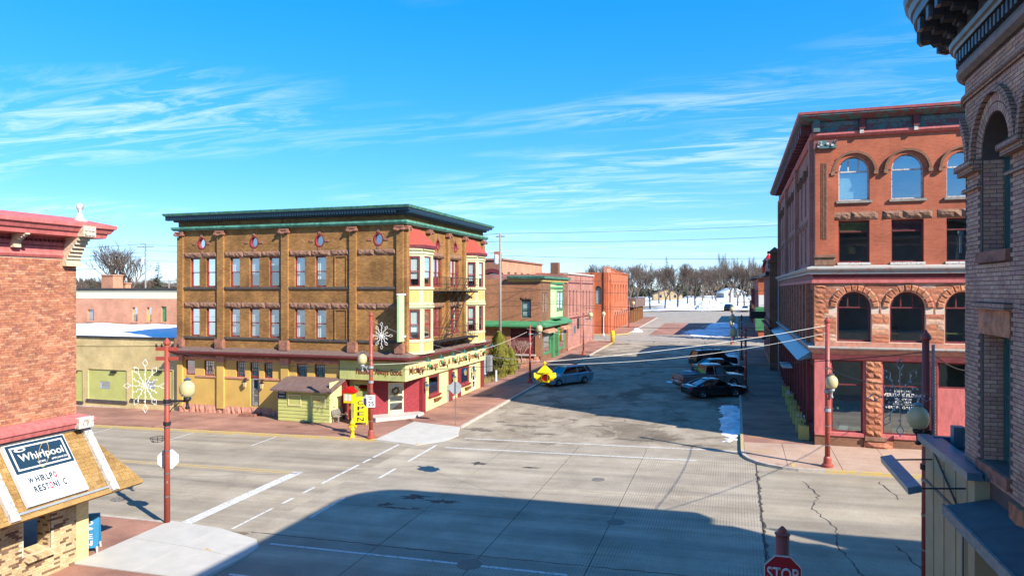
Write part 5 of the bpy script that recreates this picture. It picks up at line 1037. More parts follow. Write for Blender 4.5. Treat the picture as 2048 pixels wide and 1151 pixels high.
b = MB(southf(107)); wall(b, X3, 20, 1.5, 11, [], .2); b.build('south_wall', 'brick_flame', r3); b = MB(southf(107)); b.box(X3+.05, 5.2, .01, .08, 6.9, 8.6); b.build('wall_panel', 'white_paint', r3); b = MB(southf(107)); b.box(X3-.4, 4.7, .1, .2, 3.5, 6.85); gp = b.build('banner', 'green_paint', r3)
b = MB(); b.box(X3-.6, 20.2, 106.6, 134.2, 11, 11.4); b.build('cornice', 'roof_dark', r3)
for i in range(6): q = (109+i*4, 110.4+i*4, 7, 9.6); window(r3, westf(X3+.02-.22), *q, n=.22, fm='maroon', gm='glass_dark')
r4 = root('far_low_shop', (9, 148, zg(9, 148)), 'low dark brick shop at the end of the row near the park', 'building'); shell(r4, 3.0, 20, 138, 160, 2, 7.4, 'brick_brown'); b = MB(); b.box(2.6, 20.2, 137.7, 160.3, 7.4, 7.7); b.build('parapet_cap', 'white_paint', r4)
for i in range(4): window(r4, westf(2.98), 139.5+i*5, 142.5+i*5, 3.6, 6.2, n=.0, fm='maroon', gm='glass_dark')
# yellow brick garage west of the hotel
YB0 = 42.15; yb = root('yellow_brick_garage', (-55, 49, zg(-55, 49)), 'low yellow brick garage with boarded olive green bays and a snow covered flat roof', 'building'); tf = southf(YB0)
ZT = FY(250, 676, YB0)[1]; yo = []
for a, c in ((100, 165), (176, 253), (264, 345)):
    p, q = FY(a, 737, YB0), FY(c, 801, YB0); yo.append((p[0], q[0], q[1], p[1]))
b = MB(tf); wall(b, -75, -39.42, -.6, ZT, yo, .15); b.build('front_wall', 'brick_yellow', yb); shell(yb, -75, -39.42, YB0, 56.4, -.6, ZT, 'brick_yellow', skip='SW')
for i, q in enumerate(yo):
    cw = (q[0]+q[1])/2-.3; ww = (cw-.5, cw+.5, q[2]+.85, q[2]+1.4)
    b = MB(tf); wall(b, q[0], q[1], q[2], q[3], [ww], .1, -.08); bo = b.build('boarded_bay', 'shed_green', yb)
    window(yb, tf, *ww, n=-.16, fm='grey_metal', rail=.0, gm='glass_bright', curtain='white_paint', fwid=.06)
    s = MB(tf); s.box(q[0]-.1, q[1]+.1, -.02, .10, q[2]-.22, q[2]-.01); s.build('sill', 'stone_sill', yb); s = MB(tf); s.box(q[0]+2.3, q[0]+2.8, -.07, .10, q[3]-.22, q[3]-.10); s.build('flood_light', 'black_iron', yb)
rough_band(yb, tf, -75, -39.5, -.7, .28, .03, 'ledge_grey', 1.2, 'foundation_stone')
b = MB(); b.box(-75, -39.45, YB0-.1, YB0+.3, ZT, ZT+.12); b.build('coping', 'roof_dark', yb)
b = MB(); n = 24; b.add([(-75+35.5*i/n, YB0+.32+13.9*j/n, ZT-.02+.07*math.sin(i*1.3)*math.cos(j*.9)+.25*j/n) for j in range(n+1) for i in range(n+1)], [(j*(n+1)+i, j*(n+1)+i+1, (j+1)*(n+1)+i+1, (j+1)*(n+1)+i) for j in range(n) for i in range(n)]); b.build('roof_snow', 'snow', yb, True)
# red brick warehouse behind it
RB = 56.5; rb = root('red_brick_warehouse', (-60, 62, zg(-60, 62)), 'orange red brick warehouse with a flaking cream band and boarded windows', 'building'); tf = southf(RB)
RZ = 9.38; ro_ = []
for a, c, t0, t1 in ((175, 188, 618, 653), (264, 275, 614, 647), (293, 303, 614, 643), (322, 333, 612, 643)):
    p, q = FY(a, t0, RB), FY(c, t1, RB); ro_.append((p[0], q[0], max(ZT+.5, q[1]), p[1]))
b = MB(tf); wall(b, -95, -38, -.5, RZ, ro_, .3); b.build('front_wall', 'brick_orange', rb); shell(rb, -95, -38, RB, 70, -.5, RZ, 'brick_orange', skip='S')
flake_mat('cream_flaking', (.66, .58, .38), (.34, .15, .09), .66, 6)
b = MB(tf); b.box(-95, -38, .001, .03, RZ-.95, RZ-.12); b.build('painted_band', 'cream_flaking', rb); b = MB(); b.box(-95.1, -37.9, RB-.15, RB+.4, RZ-.12, RZ+.14); b.build('coping', 'roof_dark', rb)
for q, m_ in zip(ro_, ('grey_metal', 'wood_grey', 'panel_yellow', 'green_paint')):
    b = MB(tf); b.box(q[0], q[1], -.26, -.2, q[2], q[2]+(q[3]-q[2])*(1 if m_ in ('grey_metal', 'green_paint') else .5)); b.build('window_board', m_, rb); b = MB(tf); b.box(q[0]-.06, q[1]+.06, .001, .08, q[2]-.15, q[2]-.01); b.build('sill', 'stone_pink', rb)
    if m_ in ('wood_grey', 'panel_yellow'): b = MB(tf); b.quad((q[0], -.22, q[2]), (q[1], -.22, q[2]), (q[1], -.22, q[3]), (q[0], -.22, q[3])); b.build('pane', 'glass', rb)
for px0, px1, py, Y in ((203, 226, 549, 66), (238, 251, 565, 68)):
    xa, zt_ = FY(px0, py, Y); xb, _ = FY(px1, py, Y); b = MB(); b.box(xa, xb, Y, Y+(xb-xa)*.8, RZ-.3, zt_-.15); b.box(xa-.08, xb+.08, Y-.08, Y+(xb-xa)*.8+.08, zt_-.15, zt_); b.build('chimney', 'brick_orange', rb)
for xw in (-75, -52): b = MB(); b.box(xw, xw+.08, 60, 60.08, RZ-.2, RZ+2.2); b.build('vent_pipe', 'white_metal', rb)
# far houses beyond the park and trees
def cottage(x, y, wd, dp, hw, hr, m, roofm, label, rz=0):
    z = zg(x, y); r_ = root('cottage', (x, y, z), label, 'house', None); b = MB(); b.box(-wd/2, wd/2, -dp/2, dp/2, 0, hw); b.prism([(-wd/2, hw), (wd/2, hw), (0, hw+hr)], -dp/2, dp/2)
    o = b.build('wall', m); o.parent = r_
    b = MB(); e = .4
    for s_ in (-1, 1): b.loft([[(s_*(wd/2+e), -dp/2-e, hw-.25), (0, -dp/2-e, hw+hr+.05), (0, dp/2+e, hw+hr+.05), (s_*(wd/2+e), dp/2+e, hw-.25)], [(s_*(wd/2+e), -dp/2-e, hw-.05), (0, -dp/2-e, hw+hr+.25), (0, dp/2+e, hw+hr+.25), (s_*(wd/2+e), dp/2+e, hw-.05)]])
    o = b.build('roof', roofm); o.parent = r_
    for u in (-.25, .25):
        b = MB(); b.box(wd*u-.5, wd*u+.5, -dp/2-.05, -dp/2+.02, 1.0, 2.3); o = b.build('window', 'navy'); o.parent = r_
    r_.rotation_euler[2] = rz
cottage(-30, 330, 13, 8, 2.6, 2.2, 'tan_board', 'roof_brown', 'low tan cottage with a brown roof beyond the park trees', .2); cottage(26, 320, 12, 9, 2.6, 2.2, 'wood_grey', 'roof_brown', 'grey cottage with a brown roof beyond the far park trees', -.3); cottage(-2, 350, 11, 8, 2.4, 2.0, 'grey_metal', 'snow', 'grey cottage with snow on its roof far behind the park', .5); cottage(-62, 330, 12, 9, 3.0, 2.6, 'white_paint', 'roof_brown', 'white gabled cottage far behind the orange brick building', .1)
cottage(-150, 118, 9, 12, 5.0, 3.4, 'white_paint', 'roof_dark', 'white gabled house far behind the red warehouse and the utility pole', .3); cottage(-176, 150, 9, 12, 4.6, 3.6, 'white_paint', 'roof_dark', 'small white gabled house among the trees far to the west', -.2); cottage(-119, 128, 9, 10, 4.4, 3.6, 'white_paint', 'roof_dark', 'white house gable just left of the hotel roofline', .4)
# ================================================================ appliance shop, near left corner
def brick_field(rt_, tf, u0, u1, v0, v1, m, skip=None, single=None, L_=.203, H_=.066, g_=.011, proud=.014, back=-.03, seed=1):
    """bricks laid course by course; those inside the window 'single' (u0,u1,v0,v1) are objects of their own"""
    rnd = random.Random(seed); rest = MB(tf); n1 = 0; course = 0; v = v0; unit = None
    while v+H_ <= v1+.001:
        off = (course % 2)*(L_+g_)/2; u = u0-off
        while u < u1:
            a, c = max(u, u0), min(u+L_, u1); u += L_+g_
            if c-a < .04: continue
            if skip and (skip(a+.01, v+H_/2) or skip(c-.01, v+H_/2) or skip((a+c)/2, v+H_/2)): continue
            pr = proud+rnd.uniform(-.004, .004)
            if single and n1 < 300 and single[0] <= a and c <= single[1] and single[2] <= v and v+H_ <= single[3] and c-a > L_*.98:
                b = MB(tf); b.box(a, c, back, pr, v, v+H_); b.build('brick', m, rt_); n1 += 1
            else: rest.box(a, c, back, pr, v, v+H_)
        v += H_+g_; course += 1
    return tag(rest.build('brickwork', m, rt_), kind='stuff')
WX, WY = -21.2, 18.05; we = eastf(WX)
WH = root('appliance_shop', (-26, 14, zg(-26, 14)), 'red brick corner shop with pink cornice and tan shingled awning carrying an appliance sign', 'building')
b = MB(we); wall(b, -6, WY, 4.6, 10.4, [], .2); b.build('wall_backing', 'mortar', WH)
brick_field(WH, we, 9.0, WY, 5.16, 10.36, 'bricks_red', single=(16.6, WY, 6.6, 9.4))
b = MB(); b.quad((WX, WY, 4.6), (-40, WY, 4.6), (-40, WY, 10.4), (WX, WY, 10.4)); b.quad((-40, -6, .0), (-40, WY, .0), (-40, WY, 10.4), (-40, -6, 10.4)); b.quad((-40, -6, 0), (WX, -6, 0), (WX, -6, 10.4), (-40, -6, 10.4)); b.build('rear_wall', 'brick_orange', WH)
b = MB(); b.box(-40, WX-.05, -6, WY-.05, 10.9, 11.1); b.build('roof', 'roof_dark', WH)
PW = [(WX, -6, 1, 0), (WX, WY, 1, 1), (-40, WY, 0, 1)]
band([(-.05, 10.34), (.05, 10.36), (.10, 10.44), (.04, 10.52), (.04, 10.72), (-.05, 10.74)], PW).build('cornice_bed', 'pink_trim', WH)
band([(-.05, 10.745), (.06, 10.745), (.06, 11.02), (.30, 11.05), (-.05, 11.05)], PW).build('cornice_frieze', 'pink_trim', WH)
band([(-.05, 11.055), (.62, 11.055), (.66, 11.20), (.72, 11.22), (.80, 11.36), (.86, 11.38), (.86, 11.50), (-.05, 11.74)], PW).build('cornice_crown', 'pink_trim', WH)
for i in range(46): u = 11.0+i*.15; b = MB(we); b.box(u, u+.08, .06, .12, 10.86, 10.94); b.build('dentil', 'maroon', WH)
mat('bracket_stone', (.52, .42, .30), .85, var=.25, scale=12, bump=.8, bscale=25)
for u0, u1 in ((17.52, WY+.02), (15.75, 15.98), (13.9, 14.13)):
    b = MB(we); big = u1-u0 > .4; lo = 10.10 if big else 10.62
    b.prism([(u0, lo), (u1, lo), (u1, lo+.1), (u0, lo+.1)], .02, .22)
    for k in range(7):
        t = k/6; nn_ = .18+.48*t**1.3; v = lo+.1+(11.05-lo-.1)*t*.86; b.box(u0+.01*k, u1-.01*k, .02, nn_, v, v+(11.05-lo-.1)*.15)
    bk = b.build('console_bracket', 'bracket_stone', WH)
    if big:
        b = MB(we); b.box(u0+.04, u1-.04, .6, .90, 11.06, 11.42); b.build('bracket_block', 'bracket_stone', bk)
        for k in range(6): q = MB(we); a = u0+.09+.13*(k % 3); v = 11.1+.15*(k//3); q.box(a, a+.09, .90, .935, v, v+.1); q.build('carved_leaf', 'white_weathered', bk)
b = MB(); b.lathe(we(17.9, .35, 11.55), [(.22, 0), (.22, .08), (.13, .14), (.09, .28), (.05, .32), (.07, .36), (.045, .40), (.09, .45), (.115, .53), (.09, .61), (.02, .65)], 16); b.build('finial', 'white_weathered', WH, True)
band([(-.05, 4.70), (.30, 4.72), (.36, 4.86), (.42, 4.90), (.42, 4.98), (.06, 5.15), (-.05, 5.15)], PW).build('shop_cornice', 'pink_trim', WH)
b = MB(we); b.box(17.75, WY+.25, .30, .50, 4.70, 5.05); b.build('cornice_end_block', 'white_weathered', WH)
# mansard awning: shingle by shingle
AN0, AV0, AN1, AV1 = .02, 4.72, 1.38, 2.68; SLn = math.hypot(AN1-AN0, AV1-AV0); sn, sv = (AN1-AN0)/SLn, (AV1-AV0)/SLn
def aw_(u, h, s): return we(u, AN0+sn*s-sv*h, AV0+sv*s+sn*h)          # s down the slope, h off the slope
b = MB(aw_); b.quad((-6, -.02, 0), (WY, -.02, 0), (WY+AN1, -.02, SLn), (-6, -.02, SLn)); b.build('awning_deck', 'roof_brown', WH)
b = MB(); P0, P1 = we(WY, AN0, AV0), we(WY+AN1, AN1, AV1); b.quad((WX, WY+.02, AV0-.02), (-40, WY+.02, AV0), (-40, WY+AN1, AV1), (P1[0], P1[1]-.001, AV1)); b.build('awning_return', 'shingles', WH)
rest = MB(aw_); rnd = random.Random(5); cnt = 0; rows = 17; ex = SLn/rows
for r_ in range(rows):
    s0 = r_*ex; nmax = WY+(AN0+sn*(s0+ex*.5)); u = 8.0+rnd.uniform(0, .2)
    while u < nmax:
        wd = rnd.choice((.20, .27, .34)); c = min(u+wd-.012, nmax); jag = rnd.uniform(-.025, .03)
        b = MB(aw_) if (u > 14.6 and cnt < 300) else rest
        b.loft([[(u, 0, s0-.03), (c, 0, s0-.03), (c, .012, s0-.03), (u, .012, s0-.03)], [(u, .008, s0+ex+jag), (c, .008, s0+ex+jag), (c, .032, s0+ex+jag), (u, .032, s0+ex+jag)]])
        if b is not rest: b.build('shingle', 'shingles', WH); cnt += 1
        u += wd
tag(rest.build('shingles', 'shingles', WH), kind='stuff')
b = MB(aw_); b.box(-6, WY+AN1, -.10, .045, SLn-.005, SLn+.12); b.build('awning_fascia', 'shingles', WH)
b = MB(); b.loft([[(WX-15, WY+AN1-.05, AV1-.05), (WX+AN1-.05, WY+AN1-.05, AV1-.05), (WX+AN1-.05, -6, AV1-.05), (WX-15, -6, AV1-.05)], [(WX-15, WY+AN1-.05, AV1-.02), (WX+AN1-.05, WY+AN1-.05, AV1-.02), (WX+AN1-.05, -6, AV1-.02), (WX-15, -6, AV1-.02)]]); b.build('awning_soffit', 'wood_grey', WH)
for u in (14.70, 18.10): b = MB(aw_); b.box(u, u+.26, .03, .16, -.05, SLn+.10); b.build('hip_board', 'white_weathered', WH)
for s_ in (.10, SLn-.12): b = MB(aw_); b.box(14.97, 18.09, .03, .09, s_, s_+.07); b.build('sign_rail', 'grey_metal', WH)
# the illuminated sign box lies on the slope
sgn = root('appliance_sign', we(16.3, .7, 3.7), 'white and navy appliance sign box leaning on the shingled awning', 'sign')
st0 = .24; sgl = SLn-.42; sf_ = lambda u, n, v: aw_(u, .19+n, st0+sgl-v)
b = MB(lambda u, n, v: aw_(u, n, st0+sgl-v)); b.box(15.3, 17.3, .05, .19, 0, sgl); b.build('sign_box', 'white_metal', sgn)
b = MB(sf_); b.box(15.36, 17.27, .001, .010, sgl*.515, sgl-.03); npn = b.build('navy_panel', 'navy', sgn)
def ring_box(tf, u0, u1, v0, v1, t, n0, n1):
    b = MB(tf); b.box(u0, u1, n0, n1, v0, v0+t); b.box(u0, u1, n0, n1, v1-t, v1); b.box(u0, u0+t, n0, n1, v0+t, v1-t); b.box(u1-t, u1, n0, n1, v0+t, v1-t); return b
ring_box(sf_, 15.45, 17.18, sgl*.515+.09, sgl-.12, .05, .0105, .014).build('sign_border', 'white_paint', npn)
text('Whirlpool', sf_, 15.62, .011, sgl*.70, .25, 'white_paint', npn, width=1.45, depth=.006, name='sign_lettering'); text('HOME       APPLIANCES', sf_, 16.12, .011, sgl*.62, .065, 'white_paint', npn, width=.98, depth=.004, name='sign_lettering')
sw_tf = lambda u, n, v: sf_(16.40+(u*math.cos(1.05)-v*math.sin(1.05))*1.0, n, sgl*.74+(u*math.sin(1.05)+v*math.cos(1.05)))
ring(sw_tf, 0, 0, .44, .465, .0175, .022, 30, .33).build('sign_swirl', 'panel_yellow', npn)
ring(sf_, 15.75, sgl*.885, .0, .18, .0115, .0145, 20, .35).build('sign_oval', 'white_paint', npn); ring(sf_, 15.77, sgl*.885, .0, .10, .015, .017, 20, .35).build('sign_oval', 'navy', npn)
for s_, u, wd, m_ in (('W', 15.60, .16, 'navy'), ('H', 15.82, .12, 'navy'), ('I', 15.98, .035, 'navy'), ('R', 16.03, .11, 'navy'), ('L', 16.17, .09, 'navy'), ('P', 16.28, .10, 'navy'), ('O', 16.40, .11, 'letter_red')): text(s_, sf_, u, .002, sgl*.335, .20, m_, sgn, width=wd, depth=.005, bold=.035, name='changeable_letter')
for s_, u, wd, m_ in (('R', 15.66, .11, 'navy'), ('E', 15.79, .10, 'navy'), ('S', 15.91, .10, 'navy'), ('T', 16.03, .10, 'navy'), ('O', 16.15, .11, 'letter_red'), ('N', 16.28, .11, 'navy'), ('I', 16.42, .035, 'navy'), ('C', 16.60, .11, 'navy')): text(s_, sf_, u, .002, sgl*.185, .20, m_, sgn, width=wd, depth=.005, bold=.035, name='changeable_letter')
b = MB(sf_); b.box(15.6, 17.2, .001, .02, .10, .115); b.build('letter_track', 'grey_metal', sgn)
# open brick arcade below
ar = [(16.22, 17.12, .95, 2.62, 2.30), (13.6, 15.15, .95, 2.62, 2.15)]
b = MB(we); wall(b, 9, WY, -.3, 2.72, ar, .55); b.build('arcade_wall', 'mortar_pale', WH)
def in_ar(u, v):
    for a, c, lo, hi, sp in ar:
        if a-.02 < u < c+.02 and lo-.02 < v < hi:
            if v <= sp: return True
            q = ((u-(a+c)/2)/((c-a)/2))**2+((v-sp)/(hi-sp))**2
            if q < 1: return True
    return False
brick_field(WH, we, 12.0, WY, -.2, 2.62, 'bricks_mottled', in_ar, (15.2, WY, .1, 2.6), seed=9)
for a, c, lo, hi, sp in ar:
    rv = frame((WX, c, 0), (-1, 0), (0, -1)); brick_field(WH, rv, .0, .55, lo, sp, 'bricks_mottled', seed=3)
    q = MB(we); q.loft([[(a, .22, lo-.16), (c, .22, lo-.16), (c, .22, lo-.10), (a, .22, lo-.10)], [(a, -.55, lo+.02), (c, -.55, lo+.02), (c, -.55, lo+.08), (a, -.55, lo+.08)]]); sl_ = q.build('arcade_sill', 'mortar_pale', WH)
    for k in range(int((c-a)/.085)): z = MB(we); u = a+.01+k*.085; z.loft([[(u, .235, lo-.155), (u+.072, .235, lo-.155), (u+.072, .235, lo-.085), (u, .235, lo-.085)], [(u, -.5, lo+.02), (u+.072, -.5, lo+.02), (u+.072, -.5, lo+.095), (u, -.5, lo+.095)]]); z.build('sill_brick', 'bricks_mottled', sl_)
b = MB(); b.quad((-26.5, 12, -.3), (-26.5, WY, -.3), (-26.5, WY, 2.72), (-26.5, 12, 2.72)); b.quad((-26.5, 12, -.3), (WX-.6, 12, -.3), (WX-.6, 12, 2.72), (-26.5, 12, 2.72)); b.build('porch_wall', 'brick_brown', WH)
b = MB(southf(WY)); b.box(-22.0, WX-.02, -.5, .0, -.3, 2.72); b.build('arcade_pier', 'brick_yellow', WH)
# blue sandwich board by the arcade
def sandwich(x, y, rz, m, label, letters, lm, hgt=1.1, wd=.62, legm=None):
    r_ = root('sandwich_board', (x, y, zg(x, y)+HK), label, 'sandwich board', None)
    for s_ in (-1, 1):
        t_ = lambda u, n, v, s_=s_: (u*s_*-1 if s_ < 0 else u, s_*(-.30+v*.24/hgt)-s_*n*1.0, v)
        b = MB(t_); b.box(-wd/2, wd/2, 0, .03, .18, hgt); o = b.build('board', m); o.parent = r_
        b = MB(t_)
        for u in (-wd/2, wd/2-.06): b.box(u, u+.06, -.012, .042, 0, .22)
        o2 = b.build('leg', legm or m); o2.parent = r_
        if s_ > 0:
            k = len(letters)
            for i, ch in enumerate(letters): e = text(ch, t_, 0, .032, hgt-.12-(i+1)*(hgt-.36)/k+.03, (hgt-.36)/k*.72, lm, None, width=wd*.5, align='CENTER', depth=.004, name='board_lettering'); e.parent = o
    b = MB(); b.box(-wd/2, wd/2, -.07, .07, hgt, hgt+.05); o = b.build('hinge_rail', m); o.parent = r_
    r_.rotation_euler[2] = rz; return r_
sandwich(-21.75, 19.0, R(38), 'blue_paint', 'blue sandwich board lettered OPEN in white beside the brick arcade', 'OPEN', 'white_paint', 1.25, .72, 'white_weathered')

# ================================================================ tan brick building with rounded corner, near right
NX, NYc, NR = 4.34, 15.7, 1.35
def nr(u, n, v):
    if u <= NYc: return (NX-n, u, v)
    a = (u-NYc)/NR
    if a < math.pi/2: return (NX+NR-(NR+n)*math.cos(a), NYc+(NR+n)*math.sin(a), v)
    return (NX+NR+(u-NYc-NR*math.pi/2), NYc+NR+n, v)
UE = NYc+NR*math.pi/2
NB = root('rounded_corner_building', (10, 10, zg(10, 10)), 'tall tan brick building with rounded corner, deep arched windows and a dark bracketed cornice', 'building')
na = [(c-.68, c+.68, 10.0, 12.42, 11.74) for c in (14.24, 11.9, 9.56, 7.22)]; nl = [(c-.66, c+.66, 6.2, 8.5) for c in (14.24, 11.9, 9.56, 7.22)]
b = MB(nr); wall(b, 0, NYc, 4.9, 13.5, na+nl, .45)
us = [NYc+NR*math.pi/2*i/8 for i in range(9)]+[UE+6, UE+14]
for a, c in zip(us, us[1:]): b.quad((a, 0, 4.9), (c, 0, 4.9), (c, 0, 13.5), (a, 0, 13.5))
b.build('wall_backing', 'mortar_dark', NB)
def in_nr(u, v):
    for a, c, lo, hi in nl:
        if a-.03 < u < c+.03 and lo-.24 < v < hi+.48: return True
    for a, c, lo, hi, sp in na:
        if a-.03 < u < c+.03 and lo-.22 < v <= sp: return True
        if v > sp and math.hypot(u-(a+c)/2, v-sp) < 1.02: return True
    return math.hypot(u-16.58, v-11.74) < 1.02 and v > 11.74 or (15.95 < u < 17.2 and 10 < v <= 11.74)
brick_field(NB, nr, 9.2, UE+1.2, 5.9, 13.45, 'bricks_tan', in_nr, (12.9, 15.75, 8.95, 13.3), H_=.064, g_=.012, back=-.02, seed=4)
b = MB(nr); wall(b, 0, 9.19, 5.9, 13.45, [o for o in na+nl if o[1] < 9.2], .1, .012); b.build('plain_brickwork', 'brick_tan', NB)
for a, c, lo, hi, sp in na[:3]:
    cu = (a+c)/2; K = 26
    for (r0, r1, pr) in ((.69, .84, .02), (.85, 1.0, .02)):
        rg = MB(nr)
        for k in range(K):
            a0, a1 = math.pi*k/K+.012, math.pi*(k+1)/K-.012; f = lambda r, t, n: (cu-r*math.cos(t), n, sp+r*math.sin(t))
            rg.loft([[f(r0, a0, -.03), f(r1-.012, a0, -.03), f(r1-.012, a1, -.03), f(r0, a1, -.03)], [f(r0, a0, pr), f(r1-.012, a0, pr), f(r1-.012, a1, pr), f(r0, a1, pr)]])
        tag(rg.build('arch_bricks', 'bricks_tan', NB), kind='stuff')
    hood(NB, nr, cu, 1.01, 1.13, sp, -.02, .10, 'brick_tan', 20)
    wo = window(NB, nr, a, c, lo, hi, sp, n=-.42, fm='teal_frame', fwid=.07, gm='glass_dark', rail=.5)
    q = MB(nr); q.box(a-.05, c+.12, -.40, .08, lo-.20, lo-.01); q.build('sill', 'stone_red', NB)
    rv = lambda s, n, v, c=c: nr(c-n-.001, -s, v)
    for side, uu, sg in ((0, c, -1), (1, a, 1)):
        t_ = (lambda s, n, v, uu=uu, sg=sg: nr(uu+sg*n, -s, v)); brick_field(NB, t_, .02, .42, lo, sp, 'bricks_tan', seed=2, proud=.008, back=-.02)
for a, c, lo, hi in nl[:3]:
    window(NB, nr, a, c, lo, hi, n=-.40, fm='teal_frame', fwid=.12, gm='glass', rail=.52, curtain='blind', drop=(.0, .5)); q = MB(nr); q.box(a-.08, c+.16, -.42, .07, lo-.22, lo-.01); q.build('sill', 'stone_red', NB)
    stone(NB, nr, a-.12, c+.12, hi+.01, hi+.46, -.02, .10, 'sandstone', 'lintel'); q = MB(nr); q.box(a-.18, c+.18, .001, .14, hi+.47, hi+.58); q.build('lintel_mould', 'brick_tan', NB)
    for uu, sg in ((c, -1), (a, 1)):
        t_ = (lambda s, n, v, uu=uu, sg=sg: nr(uu+sg*n, -s, v)); brick_field(NB, t_, .02, .40, lo, hi, 'bricks_tan', seed=6, proud=.008, back=-.02)
# arch on the rounded corner
hood(NB, nr, 16.58, 1.0, 1.13, 11.74, -.02, .11, 'brick_tan', 18); hood(NB, nr, 16.58, .62, .99, 11.74, -.02, .02, 'brick_tan', 18, 'arch_ring')
q = MB(nr); P = arch_pts(16.0, 17.16, 11.74, 12.34, 12); q.add([(p[0], .004, p[1]) for p in [(16.0, 10.1)]+P+[(17.16, 10.1)]], [tuple(range(len(P)+2))]); q.build('corner_window', 'glass_dark', NB)
for (u0, u1) in ((14.93, 15.98), (12.59, 13.55), (10.25, 11.2)):     # impost mouldings between the arches
    for v, h, pr in ((11.52, .09, .15), (11.61, .10, .21), (11.20, .06, .08)):
        q = MB(nr); n_ = 5
        for k in range(n_): a, c = u0+(u1-u0)*k/n_, u0+(u1-u0)*(k+1)/n_; q.box(a, c, -.3 if pr > .1 else -.02, pr, v, v+h)
        q.build('impost', 'brick_tan', NB)
q = MB(nr)
stone(NB, nr, 15.0, 15.62, 4.95, 5.85, -.02, .16, 'sandstone', 'pier_foot'); stone(NB, nr, 12.7, 13.4, 4.6, 5.85, -.02, .16, 'sandstone', 'pier_foot')
def sweep(profile, us_, name, m, mat_par=NB):
    b = MB(nr); b.loft([[(u, n, v) for n, v in profile] for u in us_]); return b.build(name, m, mat_par)
US = [0, 4, 8, 12, NYc]+[NYc+NR*math.pi/2*(i+1)/14 for i in range(14)]+[UE+5, UE+12]
mat('cornice_dark', (.055, .06, .062), .38, .35, c2=(.13, .13, .125), scale=4); mat('cornice_black', (.03, .028, .03), .8, var=.4, scale=7, bump=1.0, bscale=18); mat('cornice_roll', (.16, .12, .10), .6, var=.3)
for v, h, pr in ((12.98, .05, .05), (13.03, .07, .09)): sweep([(-.02, v), (pr, v), (pr, v+h), (-.02, v+h)], US, 'brick_band', 'brick_tan')
sweep([(-.05, 13.46), (.06, 13.46), (.15, 13.52), (.17, 13.60), (.13, 13.70), (-.05, 13.72)], US, 'roll_moulding', 'cornice_roll')
sweep([(-.05, 13.725), (.08, 13.725), (.08, 14.0), (-.05, 14.0)], US, 'dentil_bed', 'cornice_black')
d = MB(nr); u = 8.0
while u < UE+3: d.box(u, u+.095, .081, .17, 13.77, 13.97); u += .19
tag(d.build('dentils', 'cornice_dark', NB), kind='stuff')
sweep([(-.05, 14.005), (.20, 14.005), (.22, 14.06), (.27, 14.08), (.29, 14.16), (-.05, 14.18)], US, 'bed_moulding', 'cornice_dark')
sweep([(-.05, 14.185), (.24, 14.185), (.24, 14.70), (-.05, 14.70)], US, 'frieze', 'cornice_black')
sweep([(-.05, 14.705), (.90, 14.705), (.92, 14.86), (.96, 14.88), (1.0, 15.0), (1.06, 15.05), (1.09, 15.20), (1.06, 15.30), (-.05, 15.36)], US, 'crown', 'cornice_dark')
u = 8.1
while u < UE+3:
    q = MB(nr); q.prism([(u, 14.30), (u+.24, 14.30), (u+.24, 14.70), (u, 14.70)], .24, .42); q.prism([(u, 14.46), (u+.24, 14.46), (u+.24, 14.70), (u, 14.70)], .42, .80)
    q.prism([(u+.02, 14.36), (u+.22, 14.36), (u+.22, 14.47), (u+.02, 14.47)], .42, .62); mo = q.build('modillion', 'cornice_black', NB)
    q = MB(nr); q.prism([(u+.03, 14.44), (u+.21, 14.44), (u+.21, 14.68), (u+.03, 14.68)], .80, .87); q.prism([(u+.04, 14.25), (u+.2, 14.25), (u+.2, 14.32), (u+.04, 14.32)], .26, .36); q.build('scroll', 'cornice_dark', mo); u += .62
b = MB(); b.box(NX+1.4, 40, -6, NYc+NR-1.4, 14.6, 15.2); b.box(NX+.3, 40, -6, 15.0, 14.0, 14.5); b.build('roof', 'roof_dark', NB)
b = MB(); b.quad((20, NYc+NR, 4.9), (40, NYc+NR, 4.9), (40, NYc+NR, 15.2), (20, NYc+NR, 15.2)); b.quad((19, NYc+NR, 13.4), (4.4+NR, NYc+NR-.1, 13.4), (4.4+NR, NYc+NR-.1, 15.2), (19, NYc+NR-.1, 15.2)); b.quad((40, -6, 0), (40, NYc+NR, 0), (40, NYc+NR, 15.2), (40, -6, 15.2)); b.quad((NX, -6, 0), (40, -6, 0), (40, -6, 15.2), (NX, -6, 15.2)); b.quad((NX+.02, -6, 4.9), (NX+.02, 0, 4.9), (NX+.02, 0, 14.4), (NX+.02, -6, 14.4)); b.build('rear_wall', 'brick_brown', NB)
b = MB(); b.box(NX+1.2, 39, -5, 14.8, 4.8, 5.0); b.box(NX+1.6, NX+1.7, -5, 15, 5.0, 14.0); b.build('floors', 'dark_room', NB)
